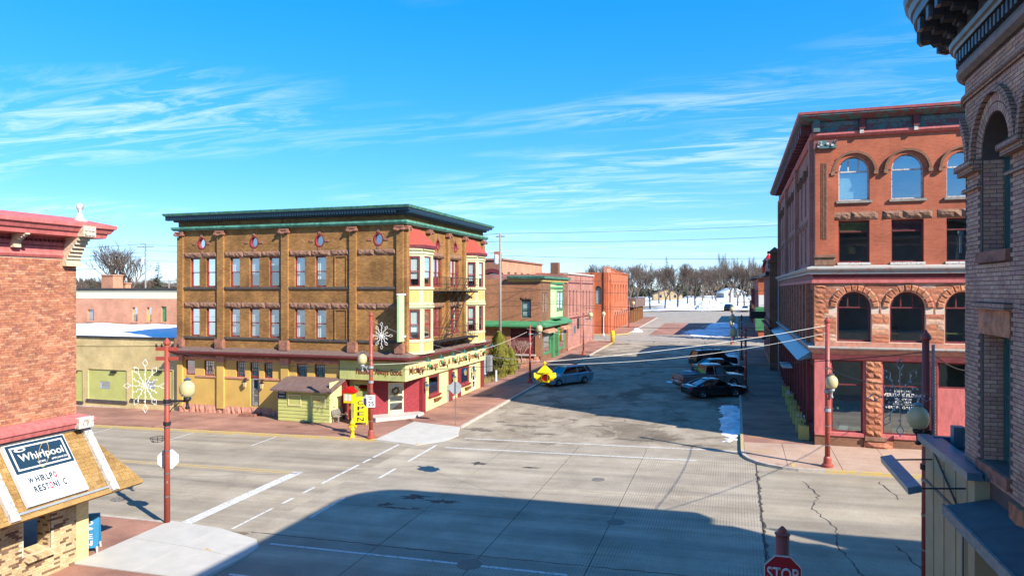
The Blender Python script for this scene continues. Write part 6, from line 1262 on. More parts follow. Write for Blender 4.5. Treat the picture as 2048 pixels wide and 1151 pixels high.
# boarded ground-floor corner under it with metal coping and a trough light
gx = 4.1; gfr = westf(gx); CB = NB
b = MB(gfr); wall(b, 14.5, 17.9, .3, 5.95, [], .1); b.build('corner_boarding', 'tan_board', CB)
b = MB(); b.quad((gx, 17.9, .3), (16, 17.9, .3), (16, 17.9, 5.95), (gx, 17.9, 5.95)); b.quad((gx, 14.5, .3), (5.2, 14.5, .3), (5.2, 14.5, 5.95), (gx, 14.5, 5.95)); b.build('corner_wall', 'tan_board', CB)
b = MB(); b.box(gx+.02, 16, 14.52, 17.88, 5.7, 5.88); b.build('corner_roof', 'canopy_dark', CB)
for n0, n1, z0, z1 in ((-.10, .14, 5.90, 6.04), (-.32, -.14, 5.90, 6.00)): q = MB(gfr); q.box(14.42, 18.0, n0, n1, z0, z1); q.build('metal_coping', 'blue_metal', CB)
q = MB(); q.box(gx-.1, 16, 17.85, 18.0, 5.9, 6.02); q.build('metal_coping', 'blue_metal', CB); q = MB(); q.box(4.5, 4.72, 17.3, 17.55, 5.9, 6.35); q.build('vent_pipe', 'blue_metal', CB)
for u in (14.9, 15.6, 16.4, 17.2): q = MB(gfr); q.box(u, u+.03, .001, .02, .4, 5.88); q.build('batten', 'tan_board', CB)
q = MB(gfr); q.box(14.55, 17.85, .001, .03, 5.02, 5.07); q.box(15.0, 15.06, .03, .05, .4, 5.0); q.build('frame_strip', 'canopy_dark', CB)
q = MB(); q.tube(gfr(15.05, .04, 5.04), gfr(17.1, .04, 5.86), .018, n=5); q.build('brace', 'black_iron', CB)
tl = root('trough_light', (3.25, 16.1, 5.5), 'blue metal trough light held out on two rods before the boarded corner', 'sign light')
q = MB(); q.loft([[(3.12, y, 5.45), (3.36, y, 5.52), (3.33, y, 5.64), (3.10, y, 5.58)] for y in (14.85, 17.45)]); q.build('trough', 'blue_metal', tl)
for y in (14.95, 17.3): q = MB(); q.tube((3.25, y, 5.55), (gx, y, 5.62), .018, n=5); q.build('rod', 'black_iron', tl)
# dark canopy and shop front nearer by
b = MB(); b.loft([[(3.60, y, 5.36), (3.60, y, 5.44), (NX, y, 5.62), (NX, y, 5.50)] for y in (-4, 14.35)]); b.build('canopy', 'canopy_dark', NB); q = MB(); q.box(3.55, 3.60, -4, 14.38, 5.28, 5.46); q.build('canopy_edge', 'wood_grey', NB)
b = MB(); b.quad((NX+.6, -5, .2), (NX+.6, 14.4, .2), (NX+.6, 14.4, 5.4), (NX+.6, -5, 5.4)); b.build('shop_front', 'glass_dark', NB)
for y in (13.0, 10.2, 7.4): q = MB(); q.box(NX-.05, NX+.5, y, y+.55, .2, 5.35); q.build('shop_pier', 'stone_red', NB)
# ================================================================ street furniture
def globe(par, c, s=1.0, collar='black_iron'):
    b = MB(); b.lathe(c, [(.05*s, -.42*s), (.09*s, -.38*s), (.05*s, -.30*s), (.05*s, -.14*s), (.13*s, -.08*s), (.15*s, .0), (.10*s, .03*s)], 12); o = b.build('lamp_collar', collar, par, True)
    b = MB(); b.lathe(c, [(.12*s, .03*s), (.21*s, .08*s), (.27*s, .20*s), (.285*s, .34*s), (.26*s, .48*s), (.19*s, .58*s), (.12*s, .63*s), (.12*s, .66*s)], 18); b.build('lamp_globe', 'lamp_globe', par, True)
    b = MB(); b.lathe(c, [(.13*s, .66*s), (.14*s, .69*s), (.07*s, .73*s), (.03*s, .76*s), (.025*s, .82*s), (.004, .86*s)], 10); b.build('finial', 'steel', o)
def lamp(x, y, ztop, label, arm=None, armz=None, gs=1.0, r=.11, cross=False, group='red street lamp poles', base=True, armm='black_iron', dz=HK):
    z = zg(x, y)+dz; r_ = root('street_lamp', (x, y, z), label, 'street lamp', group)
    b = MB(); b.tube((x, y, z), (x, y, ztop), r, r*.82, 14); b.build('pole', 'pole_red', r_, True)
    if base: b = MB(); b.lathe((x, y, z), [(.26, 0), (.26, .10), (.19, .16), (.17, .42), (r, .50)], 16); b.build('pole_base', 'pole_red', r_)
    b = MB(); b.lathe((x, y, ztop), [(r*.9, 0), (r*1.25, .04), (r*1.2, .12), (r*.5, .22), (.02, .28)], 12); b.build('pole_cap', 'pole_red', r_)
    if arm:
        ax, ay = arm; b = MB(); b.tube((x, y, armz), (x+ax, y+ay, armz), .045, n=8); b.path([(x, y, armz-.55), (x+ax*.25, y+ay*.25, armz-.3), (x+ax*.6, y+ay*.6, armz-.06)], .02, 5); b.build('lamp_arm', armm, r_)
        b = MB(); b.lathe((x, y, armz-.07), [(r*1.25, 0), (r*1.25, .14)], 12); b.lathe((x, y, armz-.95), [(r*1.25, 0), (r*1.25, .14)], 12); b.build('clamp', armm, r_)
        globe(r_, (x+ax, y+ay, armz+.12), gs, armm)
    for k in range(5): zz_ = z+1.0+k*.9; b = MB(); b.lathe((x, y, zz_), [(r*1.06, 0), (r*1.06, .05)], 10); b.build('strap', 'steel', r_)
    return r_
def snowflake(c, ax, label, s=1.0, m='wire_white'):
    """tube frame flake hung beside a pole; ax is its in-plane horizontal direction"""
    r_ = root('snowflake_decoration', c, label, 'decoration', 'snowflake decorations on the lamp poles'); b = MB(); C_ = Vector(c); H_ = Vector((ax[0], ax[1], 0)).normalized(); V_ = Vector((0, 0, 1)); lights = MB()
    for k in range(12):
        a = math.pi*k/6; lo = k % 2 == 0; R_ = (1.0 if k in (3, 9) else .82 if lo else .52)*s; d = H_*math.cos(a)+V_*math.sin(a); p = H_*-math.sin(a)+V_*math.cos(a)
        if lo or k in (3, 9):
            e = R_-.30*s; b.tube(C_, C_+d*e, .012, n=5)
            q = [C_+d*e, C_+d*(e+.15*s)+p*.10*s, C_+d*(e+.30*s), C_+d*(e+.15*s)-p*.10*s]
            for i in range(4): b.tube(q[i], q[(i+1) % 4], .010, n=5)
        else: b.tube(C_, C_+d*R_, .010, n=5)
        for j in range(5): t = C_+d*R_*(.25+.17*j)+p*(.035 if j % 2 else -.035); lights.lathe(tuple(t), [(.003, -.03), (.018, -.01), (.018, .01), (.003, .03)], 5)
    b.build('frame', m, r_); lights.build('bulbs', 'white_paint', r_)
    return r_
U2 = lambda v: (v[0]/math.hypot(*v), v[1]/math.hypot(*v))
def octagon(par, c, nrm, w_, m, bm, name='sign_plate'):
    N_ = Vector((nrm[0], nrm[1], 0)).normalized(); H_ = Vector((-N_.y, N_.x, 0)); C_ = Vector(c); k = w_/2/math.cos(math.pi/8); b = MB()
    pts = [(H_*math.cos(math.pi/8+i*math.pi/4)+Vector((0, 0, 1))*math.sin(math.pi/8+i*math.pi/4))*k for i in range(8)]
    b.loft([[tuple(C_+p-N_*.006) for p in pts], [tuple(C_+p+N_*.006) for p in pts]]); o = b.build(name, bm, par)
    b = MB(); b.add([tuple(C_+p*.97+N_*.0085) for p in pts], [tuple(range(8))]); b.build('sign_face', m, o)
    return o, (lambda u, n, v: tuple(C_+H_*u+N_*(n+.009)+Vector((0, 0, v))))
lx, ly = -21.28, 22.11
pL = lamp(lx, ly, 7.15, 'weathered red street lamp pole with cross arms and a stop sign', (.76, .24), 4.95, 1.05, .115, base=False)
for zc in (7.0, 6.62):
    b = MB(); d = Vector((.95, .3, 0)).normalized(); p = Vector((-d.y, d.x, 0)); C_ = Vector((lx, ly, zc))
    b.loft([[tuple(C_+d*t+p*.07*s_+Vector((0, 0, v))) for s_, v in ((-1, -.07), (1, -.07), (1, .07), (-1, .07))] for t in (-.42, .42)]); b.build('cross_arm', 'pole_red', pL)
for k in range(5): b = MB(); b.lathe((lx-.4+k*.2, ly-.13+k*.065, 7.07), [(.04, 0), (.05, .05), (.02, .08), (.04, .12)], 8); b.build('insulator', 'black_iron', pL)
b = MB(); c_ = (lx-.25, ly-.22, 3.4)
for zz_, rr in ((0, .20), (.14, .27)): b.path([(c_[0]+rr*math.cos(i*.524), c_[1]+rr*math.sin(i*.524), c_[2]+zz_) for i in range(13)], .012, 5)
for i in range(8): a = i*.785; b.tube((c_[0]+.20*math.cos(a), c_[1]+.20*math.sin(a), c_[2]), (c_[0]+.27*math.cos(a), c_[1]+.27*math.sin(a), c_[2]+.14), .010, n=4)
b.build('basket_ring', 'black_iron', pL)
octagon(pL, (lx-.10, ly+.16, 2.62), (-.55, .83), .76, 'stop_red', 'white_metal')
snowflake((lx-.78, ly-.30, 5.55), (.95, .3), 'white wire snowflake on the pole beside the yellow brick garage', 1.05)
hx, hy = G(742, 880); zt = CH-(632-CY)/FPX*((hx*fw.x+hy*fw.y))
pH = lamp(hx, hy, zt, 'red street lamp pole with a speed sign in front of the hotel', (-.52, -.10), 4.75, 1.0, .12, armm='grey_metal')
snowflake((hx+.62, hy+.15, zt-1.15), (.95, .3), 'white wire snowflake on the pole in front of the hotel', .80)
b = MB(); N_ = Vector((.45, -.89, 0)); Hh = Vector((.89, .45, 0)); C_ = Vector((hx, hy, 2.75))+N_*.16
b.loft([[tuple(C_+Hh*u+Vector((0, 0, v))+N_*n) for u, v in ((-.25, -.36), (.25, -.36), (.25, .36), (-.25, .36))] for n in (-.005, .005)]); sp = b.build('speed_sign', 'white_paint', pH)
tfs = lambda u, n, v: tuple(C_+Hh*u+N_*(n+.006)+Vector((0, 0, v)))
text('25', tfs, 0, 0, -.28, .28, 'black_paint', sp, width=.34, align='CENTER', depth=.003); text('SPEED', tfs, 0, 0, .20, .075, 'black_paint', sp, width=.32, align='CENTER', depth=.003); text('LIMIT', tfs, 0, 0, .09, .075, 'black_paint', sp, width=.30, align='CENTER', depth=.003)
octagon(pH, (hx-.22, hy+.10, 2.75), (-.7, .7), .72, 'stop_red', 'grey_metal')
vx, vy = G(1655, 938); zt = CH-(645-CY)/FPX*((vx*fw.x+vy*fw.y))
lamp(vx, vy, zt, 'red street lamp pole with a globe at the department store kerb', (.16, -.12), 4.55, 1.0, .12, armm='grey_metal')
rx, ry = 4.70, 20.5
lamp(rx, ry, 8.0, 'shaded red street lamp pole before the tan boarded corner', (-.24, -.30), 5.62, .92, .105)
snowflake((rx-.66, ry-.35, 6.55), (.95, .3), 'wire snowflake coloured as in shade on the shaded pole near the boarded corner', 1.0, 'steel')  # steel instead of white wire puts the shade into the frame's colour
b = MB(); b.tube((rx+.16, ry-.05, .6), (rx+.16, ry-.05, 7.9), .04, n=6); tag(b.build('conduit_pipe', 'grey_metal'), 'grey conduit pipe strapped along the shaded lamp pole', 'pipe')
for px, py, top, ax_, lab in ((1060, 768, 655, (.85, .0), 'red street lamp pole by the vacant lot beside the hotel'), (1167, 711, 628, (.85, .0), 'red street lamp pole in front of the mauve brick hall'), (1491, 786, 662, (-.9, 0), 'red street lamp pole beside the black coupe'), (1483, 722, 634, (-.9, 0), 'red street lamp pole on the shaded pavement beyond the pickup'), (1258, 655, 605, (.8, 0), 'red street lamp pole by the orange brick building')):
    x, y = G(px, py); zt = CH-(top-CY)/FPX*(x*fw.x+y*fw.y); lamp(x, y, zt, lab, ax_, zt-.55, 1.05, .10, armm='grey_metal')
for px, py, top, lab in ((1207, 672, 622, 'pale post lamp at the corner of the orange brick building'), (1463, 690, 640, 'slim post lamp on the shaded pavement by the second cross street'), (1464, 676, 612, 'slim post lamp across the second cross street')):
    x, y = G(px, py); z = zg(x, y)+HK; zt = CH-(top-CY)/FPX*(x*fw.x+y*fw.y); r_ = root('post_lamp', (x, y, z), lab, 'street lamp', 'slim post lamps'); b = MB(); b.lathe((x, y, z), [(.16, 0), (.16, .3), (.08, .4), (.06, zt-z-.9)], 10); b.build('post', 'white_metal' if px < 1300 else 'pole_red', r_); globe(r_, (x, y, zt-.8), 1.15, 'white_metal' if px < 1300 else 'black_iron')
# stop signs
def sign_post(x, y, h, label, nrm, w_, face, back, facetext=None, pr=.03, dz=HK, postm='steel', zc=None):
    z = zg(x, y)+dz; r_ = root('stop_sign', (x, y, z), label, 'stop sign'); b = MB(); b.tube((x, y, z), (x, y, z+h), pr, n=8); b.build('post', postm, r_)
    N_ = Vector((nrm[0], nrm[1], 0)).normalized(); o, t_ = octagon(r_, (x+N_.x*(pr+.02), y+N_.y*(pr+.02), zc or z+h-w_*.52), nrm, w_, face, back)
    if facetext:
        H_ = t_; text('STOP', t_, 0, .002, -.13*w_/.75, .26*w_/.75, 'white_paint', o, width=.60*w_/.75, align='CENTER', depth=.003, name='sign_lettering')
        rg = MB(t_); k = w_/2/math.cos(math.pi/8)
        for i in range(8):
            a, c = math.pi/8+i*math.pi/4, math.pi/8+(i+1)*math.pi/4
            rg.loft([[(k*.95*math.cos(a), 0, k*.95*math.sin(a)), (k*.89*math.cos(a), 0, k*.89*math.sin(a)), (k*.89*math.cos(a), .003, k*.89*math.sin(a)), (k*.95*math.cos(a), .003, k*.95*math.sin(a))], [(k*.95*math.cos(c), 0, k*.95*math.sin(c)), (k*.89*math.cos(c), 0, k*.89*math.sin(c)), (k*.89*math.cos(c), .003, k*.89*math.sin(c)), (k*.95*math.cos(c), .003, k*.95*math.sin(c))]])
        rg.build('sign_border', 'white_paint', o)
    return r_
x, y = G(911, 853); sign_post(x, y, 2.75, 'grey back of a stop sign on a thin post at the hotel corner', (-.35, .93), .76, 'stop_red', 'grey_metal')
d_ = ray(1565, 1140); sx, sy = d_.x*17.2, d_.y*17.2; szc = CH+d_.z*17.2; sz = zg(sx, sy)+HK
ps = root('stop_sign', (sx, sy, sz), 'red and white stop sign on a thick red pole at the shaded near corner', 'stop sign'); b = MB(); b.tube((sx, sy, sz), (sx, sy, CH+ray(1565, 1068).z*17.2), .17, .16, 16); b.build('post', 'pole_red', ps, True)
zc_ = CH+ray(1565, 1068).z*17.2; b = MB(); b.lathe((sx, sy, zc_), [(.18, 0), (.19, .03), (.11, .07), (.10, .13), (.06, .17), (.02, .21)], 14); b.build('post_cap', 'pole_red', ps)
o, t_ = octagon(ps, (sx-.005, sy-.20, szc), (.02, -1), .90, 'stop_red', 'grey_metal'); text('STOP', t_, 0, .002, -.155, .31, 'white_paint', o, width=.72, align='CENTER', depth=.003, name='sign_lettering')
b = MB(t_); k = .45/math.cos(math.pi/8)
for i in range(8):
    a, c = math.pi/8+i*math.pi/4, math.pi/8+(i+1)*math.pi/4; b.loft([[(k*e*math.cos(q), n, k*e*math.sin(q)) for e, n in ((.97, 0), (.91, 0), (.91, .003), (.97, .003))] for q in (a, c)])
b.build('sign_border', 'white_paint', o)
# hydrants and bollard
def hydrant(x, y, label, s=1.0):
    z = zg(x, y)+HK; r_ = root('fire_hydrant', (x, y, z), label, 'fire hydrant'); b = MB(); b.lathe((x, y, z), [(.17, 0), (.17, .06), (.11, .08), (.11, .42), (.15, .44), (.15, .50), (.12, .52), (.12, .78), (.17, .80), (.17, .86), (.14, .88), (.12, .98), (.05, 1.06), (.04, 1.14), (.0, 1.15)], 16); b.build('barrel', 'yellow_paint', r_, True)
    for dx, dy, rr in ((1, 0, .06), (-1, 0, .06), (0, -1, .08)): b = MB(); b.tube((x, y, z+.67), (x+dx*.21, y+dy*.21, z+.67), rr, n=10); b.tube((x+dx*.20, y+dy*.20, z+.67), (x+dx*.25, y+dy*.25, z+.67), rr*1.2, n=6); b.build('nozzle', 'yellow_paint', r_)
x, y = G(705, 878); hydrant(x, y, 'tall yellow fire hydrant at the kerb in front of the hotel'); x, y = G(1230, 686); z = zg(x, y)+HK; b = MB(); b.lathe((x-.4, y+.3, z), [(.28, 0), (.28, 1.5), (.24, 1.58), (.1, 1.62)], 14); tag(b.build('bollard', 'yellow_paint', None, True), 'stout yellow bollard at the second street corner', 'bollard')
# hanging four-way beacon over the crossing
bx, by, bz = -7.55, 28.2, 5.75; BE = root('traffic_beacon', (bx, by, bz), 'yellow four way flashing beacon with red lens hanging over the crossing', 'traffic light')
b = MB(); b.box(bx-.20, bx+.20, by-.20, by+.20, bz-.26, bz+.14); b.loft([[(bx-.27, by-.27, bz+.14), (bx+.27, by-.27, bz+.14), (bx+.27, by+.27, bz+.14), (bx-.27, by+.27, bz+.14)], [(bx-.06, by-.06, bz+.40), (bx+.06, by-.06, bz+.40), (bx+.06, by+.06, bz+.40), (bx-.06, by+.06, bz+.40)]]); b.lathe((bx, by, bz+.38), [(.05, 0), (.05, .12), (.08, .14), (.02, .22)], 8); b.build('housing', 'sign_yellow', BE)
Hq = Vector((.95, .3, 0)).normalized()
for k in range(4):
    a = R(20)+k*math.pi/2; d = Vector((math.sin(a), -math.cos(a), 0)); p = Vector((d.y, -d.x, 0)); C_ = Vector((bx, by, bz-.05)); rings = []
    for t, rr in ((.18, .15), (.22, .17), (.46, .17)): rings.append([tuple(C_+d*(t-(.10 if (t > .4 and math.sin(2*math.pi*i/14) < -.3) else 0))+p*rr*math.cos(2*math.pi*i/14)+Vector((0, 0, rr*math.sin(2*math.pi*i/14)))) for i in range(14)])
    b = MB(); b.loft(rings, False); b.build('visor', 'sign_yellow', BE); b = MB(); b.add([tuple(C_+d*.24+p*.15*math.cos(2*math.pi*i/14)+Vector((0, 0, .15*math.sin(2*math.pi*i/14)))) for i in range(14)], [tuple(range(14))]); b.build('lens', 'stop_red', BE)
def wire(a, c, sag, m, label, r=.012, n=14, bulbs=0, group='overhead wires'):
    a, c = Vector(a), Vector(c); P = [a.lerp(c, i/n)-Vector((0, 0, sag*4*(i/n)*(1-i/n))) for i in range(n+1)]; b = MB()
    for p, q in zip(P, P[1:]): b.tube(p, q, r, n=5, caps=False)
    for k in range(bulbs): p = a.lerp(c, (k+.5)/bulbs); t = (k+.5)/bulbs; p.z -= sag*4*t*(1-t)+.05; b.lathe(tuple(p), [(.005, -.06), (.035, -.02), (.03, .03), (.01, .05)], 6)
    tag(b.build('overhead_wire', m), label, 'wire', group)
top = (bx, by, bz+.58)
zV = CH-(650-CY)/FPX*(vx*fw.x+vy*fw.y); zH_ = CH-(640-CY)/FPX*(hx*fw.x+hy*fw.y)
wire(top, (vx, vy, zV), .18, 'wire_white', 'pale span wire from the hanging beacon to the lamp pole at the department store', .009); wire((bx+.1, by, bz+.46), (vx, vy, zV-.35), .35, 'wire_white', 'lower pale span wire from the beacon towards the department store', .006)
wire(top, (hx, hy, zH_), .5, 'wire_white', 'pale span wire from the hanging beacon to the lamp pole at the hotel', .006); wire(top, (lx, ly, 6.9), .5, 'wire', 'span wire from the hanging beacon to the weathered pole with cross arms', .012); wire(top, (rx, ry, 7.7), .3, 'wire', 'span wire from the hanging beacon to the shaded lamp pole', .012)
xb, yb_ = G(1491, 786); wire((-17.6, 59.6, 5.9), (xb, yb_, 5.4), .5, 'wire_white', 'string of small bulbs across the side street behind the beacon', .010, bulbs=9)
wire((hx, hy, 4.9), (-17.6, 59.6, 5.6), .7, 'wire_white', 'thin pale cable along the hotel front to the vacant lot lamp pole', .010)
wire((-17.6, 59.6, 6.6), (3.3, 61, 6.3), .35, 'wire', 'dark cable across the side street by the parked cars', .016); wire((-17.8, 84, 7.2), (3.2, 80, 7.2), .3, 'wire', 'dark cable across the side street by the mauve brick hall', .02)
wire((lx, ly, 7.1), (-75, 30, 7.3), .6, 'wire', 'dark cable running west from the weathered pole', .012); wire((rx, ry, 7.8), (vx+8, vy+4, 6.2), .7, 'wire', 'dark cable from the shaded lamp pole to the department store', .016); wire((vx, vy, 5.7), (rx, ry, 6.9), .3, 'wire', 'dark cable between the two right-hand lamp poles', .016)
# utility poles with their lines
def utility(x, y, h, label, arms=((.5, 1.2),), m='wood_grey', rr=.17):
    z = zg(x, y); r_ = root('utility_pole', (x, y, z), label, 'utility pole'); b = MB(); b.tube((x, y, z), (x, y, z+h), rr, rr*.65, 10); b.build('pole', m, r_, True)
    for dz_, ln in arms: b = MB(); b.box(x-ln, x+ln, y-.06, y+.06, z+h-dz_-.12, z+h-dz_); b.build('cross_arm', 'wood_grey', r_)
    b = MB(); b.lathe((x-.42, y-.1, z+h-3.2), [(.22, 0), (.25, .1), (.25, .85), (.18, .95)], 12); b.build('transformer', 'white_metal', r_); return z+h
ux, uy = -23.6, 70.0; uz = utility(ux, uy, 14.2, 'tall pale utility pole rising from the vacant lot beside the hotel', ((.25, .5),), 'wood_grey')
for dzz, yy, tz, sg, nm in ((.0, 72, 15.7, .2, 'topmost'), (.9, 72, 14.6, .25, 'second'), (2.3, 72, 12.4, .25, 'lowest')): wire((ux, uy, uz-dzz), (9, yy, tz), sg, 'wire', nm+' power line from the utility pole across to behind the department store', .016)
for dzz, tz, nm in ((0, 16.4, 'topmost'), (.8, 15.5, 'middle'), (2.0, 14.0, 'lowest')): wire((ux, uy, uz-dzz), (-88, 86, tz), .8, 'wire', nm+' power line between the two tall utility poles behind the hotel', .022)
for dzz, yy, tz in ((5.6, 84, 9.4), (7.0, 90, 7.6), (4.6, 100, 11.2)): wire((ux, uy, uz-dzz), (5, yy, tz), .6, 'wire', 'low cable from the utility pole across the side street', .02)
x, z_ = FY(291, 500, 86); uz2 = utility(x, 86, FY(291, 486, 86)[1]-zg(x, 86), 'tall utility pole behind the red brick warehouse', ((.5, 1.6),))
for dzz, nm in ((.1, 'topmost'), (1.4, 'second'), (2.0, 'third'), (3.4, 'lowest')): wire((x, 86, uz2-dzz), (-150, 70, uz2-dzz-1.5), .8, 'wire', nm+' power line running west behind the red brick warehouse', .03)
x, z_ = FY(338, 540, 110); utility(x, 110, FY(338, 556, 110)[1]-zg(x, 110), 'short utility pole with cross arms beyond the warehouse roof', ((.5, 1.8), (1.4, 1.8)))
# shed, bench and boards in front of the hotel
sx0, sx1, sy0 = -29.55, -25.55, 40.45; zs = zg(-27.5, 41.2)+HK; SH = root('timber_shed', (-27.5, 41.2, zs), 'green clapboard shed with a brown lean-to roof against the hotel wall', 'shed')
b = MB(); b.box(sx0+.03, sx1-.03, sy0+.03, 41.95, zs, zs+2.15); b.build('shed_core', 'shed_green', SH)
for k in range(9):
    v = zs+.02+k*.235; b = MB(); b.loft([[(sx0, sy0, v), (sx0, sy0+.03, v+.235), (sx0, sy0+.06, v+.235), (sx0, sy0+.06, v)], [(sx1, sy0, v), (sx1, sy0+.03, v+.235), (sx1, sy0+.06, v+.235), (sx1, sy0+.06, v)]]); b.build('clapboard', 'shed_green', SH)
b = MB(); b.box(sx1-.04, sx1+.012, sy0+.02, 41.95, zs+.01, zs+2.7); b.prism([(sx1-.04, 0), (sx1, 0), (sx1, .01)], 0, .001); b.build('side_panel', 'cream_wall', SH)
b = MB(); b.box(sx1+.013, sx1+.04, 40.75, 41.75, zs+.08, zs+2.0); b.build('side_door', 'cream_wall', SH); b = MB(); b.box(sx1+.04, sx1+.07, 40.85, 40.95, zs+1.0, zs+1.06); b.build('door_latch', 'black_iron', SH)
for a, c in ((-28.75, -27.72), (-26.95, -25.85)):
    q = ring_box(frame((0, sy0, 0), (1, 0), (0, -1)), a, c, zs+1.05, zs+1.82, .07, .001, .035); q.build('hatch_frame', 'cream_wall', SH); b = MB(); b.box(a+.075, c-.075, sy0-.012, sy0+.02, zs+1.125, zs+1.745); b.build('hatch', 'shed_green', SH)
b = MB(); b.box(-26.5, -26.25, sy0-.02, sy0-.013, zs+1.45, zs+1.52); b.build('warning_label', 'letter_red', SH)
b = MB(); b.box(sx0-.01, sx0+.62, sy0-.025, sy0-.005, zs+1.5, zs+2.1); nb = b.build('notice_board', 'navy', SH)
tfn = frame((0, sy0-.026, 0), (1, 0), (0, -1)); 
for k in range(2): b = MB(tfn); b.box(sx0+.08, sx0+.52, 0, .003, zs+1.62+.25*k, zs+1.67+.25*k); b.build('notice_line', 'white_paint', nb)
b = MB(); b.loft([[(sx0-.35, sy0-.42, zs+2.05), (sx1+.35, sy0-.42, zs+2.05), (sx1+.35, 41.98, zs+2.72), (sx0-.35, 41.98, zs+2.72)], [(sx0-.35, sy0-.42, zs+2.16), (sx1+.35, sy0-.42, zs+2.16), (sx1+.35, 41.98, zs+2.83), (sx0-.35, 41.98, zs+2.83)]]); b.build('lean_to_roof', 'roof_brown', SH)
bn = root('bench', (-25.1, 41.2, zs), 'weathered grey slatted bench beside the green shed', 'bench')
for k in range(3): b = MB(); b.box(-25.38+k*.13, -25.27+k*.13, 40.55, 41.85, zs+.42, zs+.46); b.build('seat_slat', 'wood_grey', bn)
for k in range(3): b = MB(); b.box(-25.44, -25.41, 40.55, 41.85, zs+.52+k*.13, zs+.62+k*.13); b.build('back_slat', 'wood_grey', bn)
for y in (40.65, 41.7):
    for x0_ in (-25.44, -25.06): b = MB(); b.box(x0_, x0_+.07, y, y+.07, zs, zs+(.9 if x0_ < -25.2 else .42)); b.build('leg', 'wood_grey', bn)
x, y = G(722, 852); sandwich(x, y, R(24), 'sign_yellow', 'bright yellow sandwich board lettered OPEN in front of the hotel corner', 'OPEN', 'black_paint', 1.75, .85)
lb = root('little_library', (-24.55, 41.35, zg(-24.5, 41.3)+HK), 'small yellow and red house shaped library box on a post', 'book box'); z = zg(-24.5, 41.3)+HK
b = MB(); b.box(-24.60, -24.50, 41.30, 41.40, z, z+1.25); b.build('post', 'wood_brown', lb); b = MB(); b.box(-24.88, -24.22, 41.08, 41.55, z+1.25, z+1.95); b.build('box', 'sign_yellow', lb)
b = MB(); b.prism([(-25.0, z+1.93), (-24.10, z+1.93), (-24.10, z+1.99), (-24.55, z+2.32), (-25.0, z+1.99)], 41.02, 41.62); b.build('roof', 'tail_red', lb); b = MB(); b.box(-24.80, -24.60, 41.07, 41.079, z+1.4, z+1.85); b.box(-24.50, -24.30, 41.07, 41.079, z+1.4, z+1.85); b.build('window', 'white_paint', lb)
b = MB()
b.box(-22.0, -21.3, 59.0, 59.6, zg(-22, 59)+.9, zg(-22, 59)+2.5); tag(b.build('utility_cabinet', 'box_metal'), 'pale blue metal utility cabinet behind the evergreen by the hotel', 'utility box'); b = MB(); b.box(-21.2, -20.8, 59.0, 59.5, zg(-22, 59)+1.2, zg(-22, 59)+2.6); tag(b.build('meter_cabinet', 'grey_metal'), 'narrow grey meter cabinet beside the utility cabinet', 'utility box')
b = MB(); b.lathe((-20.7, 60.2, zg(-21, 60)), [(.1, 0), (.1, 1.1), (.02, 1.15)], 10); tag(b.build('post', 'white_metal'), 'short white post beside the evergreen', 'post')
sheet('vacant_lot', 'dry_grass', -38, -21.05, 57.4, 74, .03)
rough_band(gb_, frame((-20.85, 0, 0), (0, 1), (1, 0)), 68.5, 73.9, zg(-20.8, 71), zg(-20.8, 71)+.6, .0, 'stone_red', 1.0, 'garden_stone')

# ================================================================ vehicles
def body_outline(L_, p, wr, wx):
    """side outline, front at +x; p = list of upper points; wheel arches cut below"""
    up = p; low = []
    zb = .24
    for cx_ in (-wx, wx):
        for k in range(9): a = math.pi*(1-k/8); low.append((cx_+wr*math.cos(a), zb+wr*1.02*math.sin(a)))
    return [(-L_/2+.06, .34)]+[(-L_/2+.2, zb)]+low+[(L_/2-.25, zb), (L_/2-.03, .36)]+up
def wheel(par, x, y, r, side, m='chrome'):
    b = MB(); n = 20
    prof = [(r*.60, -.10), (r*.95, -.11), (r, -.06), (r, .06), (r*.95, .11), (r*.60, .10)]
    b.loft([[(x+q*math.cos(2*math.pi*i/n), y+t, r+q*math.sin(2*math.pi*i/n)) for i in range(n)] for q, t in prof], False); w_ = b.build('wheel', 'tyre', par, True)
    b = MB(); yo = y+side*.075
    b.loft([[(x+q*math.cos(2*math.pi*i/n), yo+t*side, r+q*math.sin(2*math.pi*i/n)) for i in range(n)] for q, t in ((r*.64, .03), (r*.66, .0), (r*.58, -.03))], False)
    for k in range(5):
        a = 2*math.pi*k/5+.3; d = (math.cos(a), math.sin(a)); p = (-d[1], d[0])
        b.loft([[(x+d[0]*q+p[0]*e*s_, yo+t, r+d[1]*q+p[1]*e*s_) for s_, t in ((-1, -.01), (1, -.01), (1, .015*1), (-1, .015))] for q, e in ((.03, .045), (r*.62, .035))])
    b.build('rim', m, w_); b = MB(); b.add([(x+r*.6*math.cos(2*math.pi*i/n), y+side*.03, r+r*.6*math.sin(2*math.pi*i/n)) for i in range(n)], [tuple(range(n))]); b.build('brake', 'black_paint', w_)
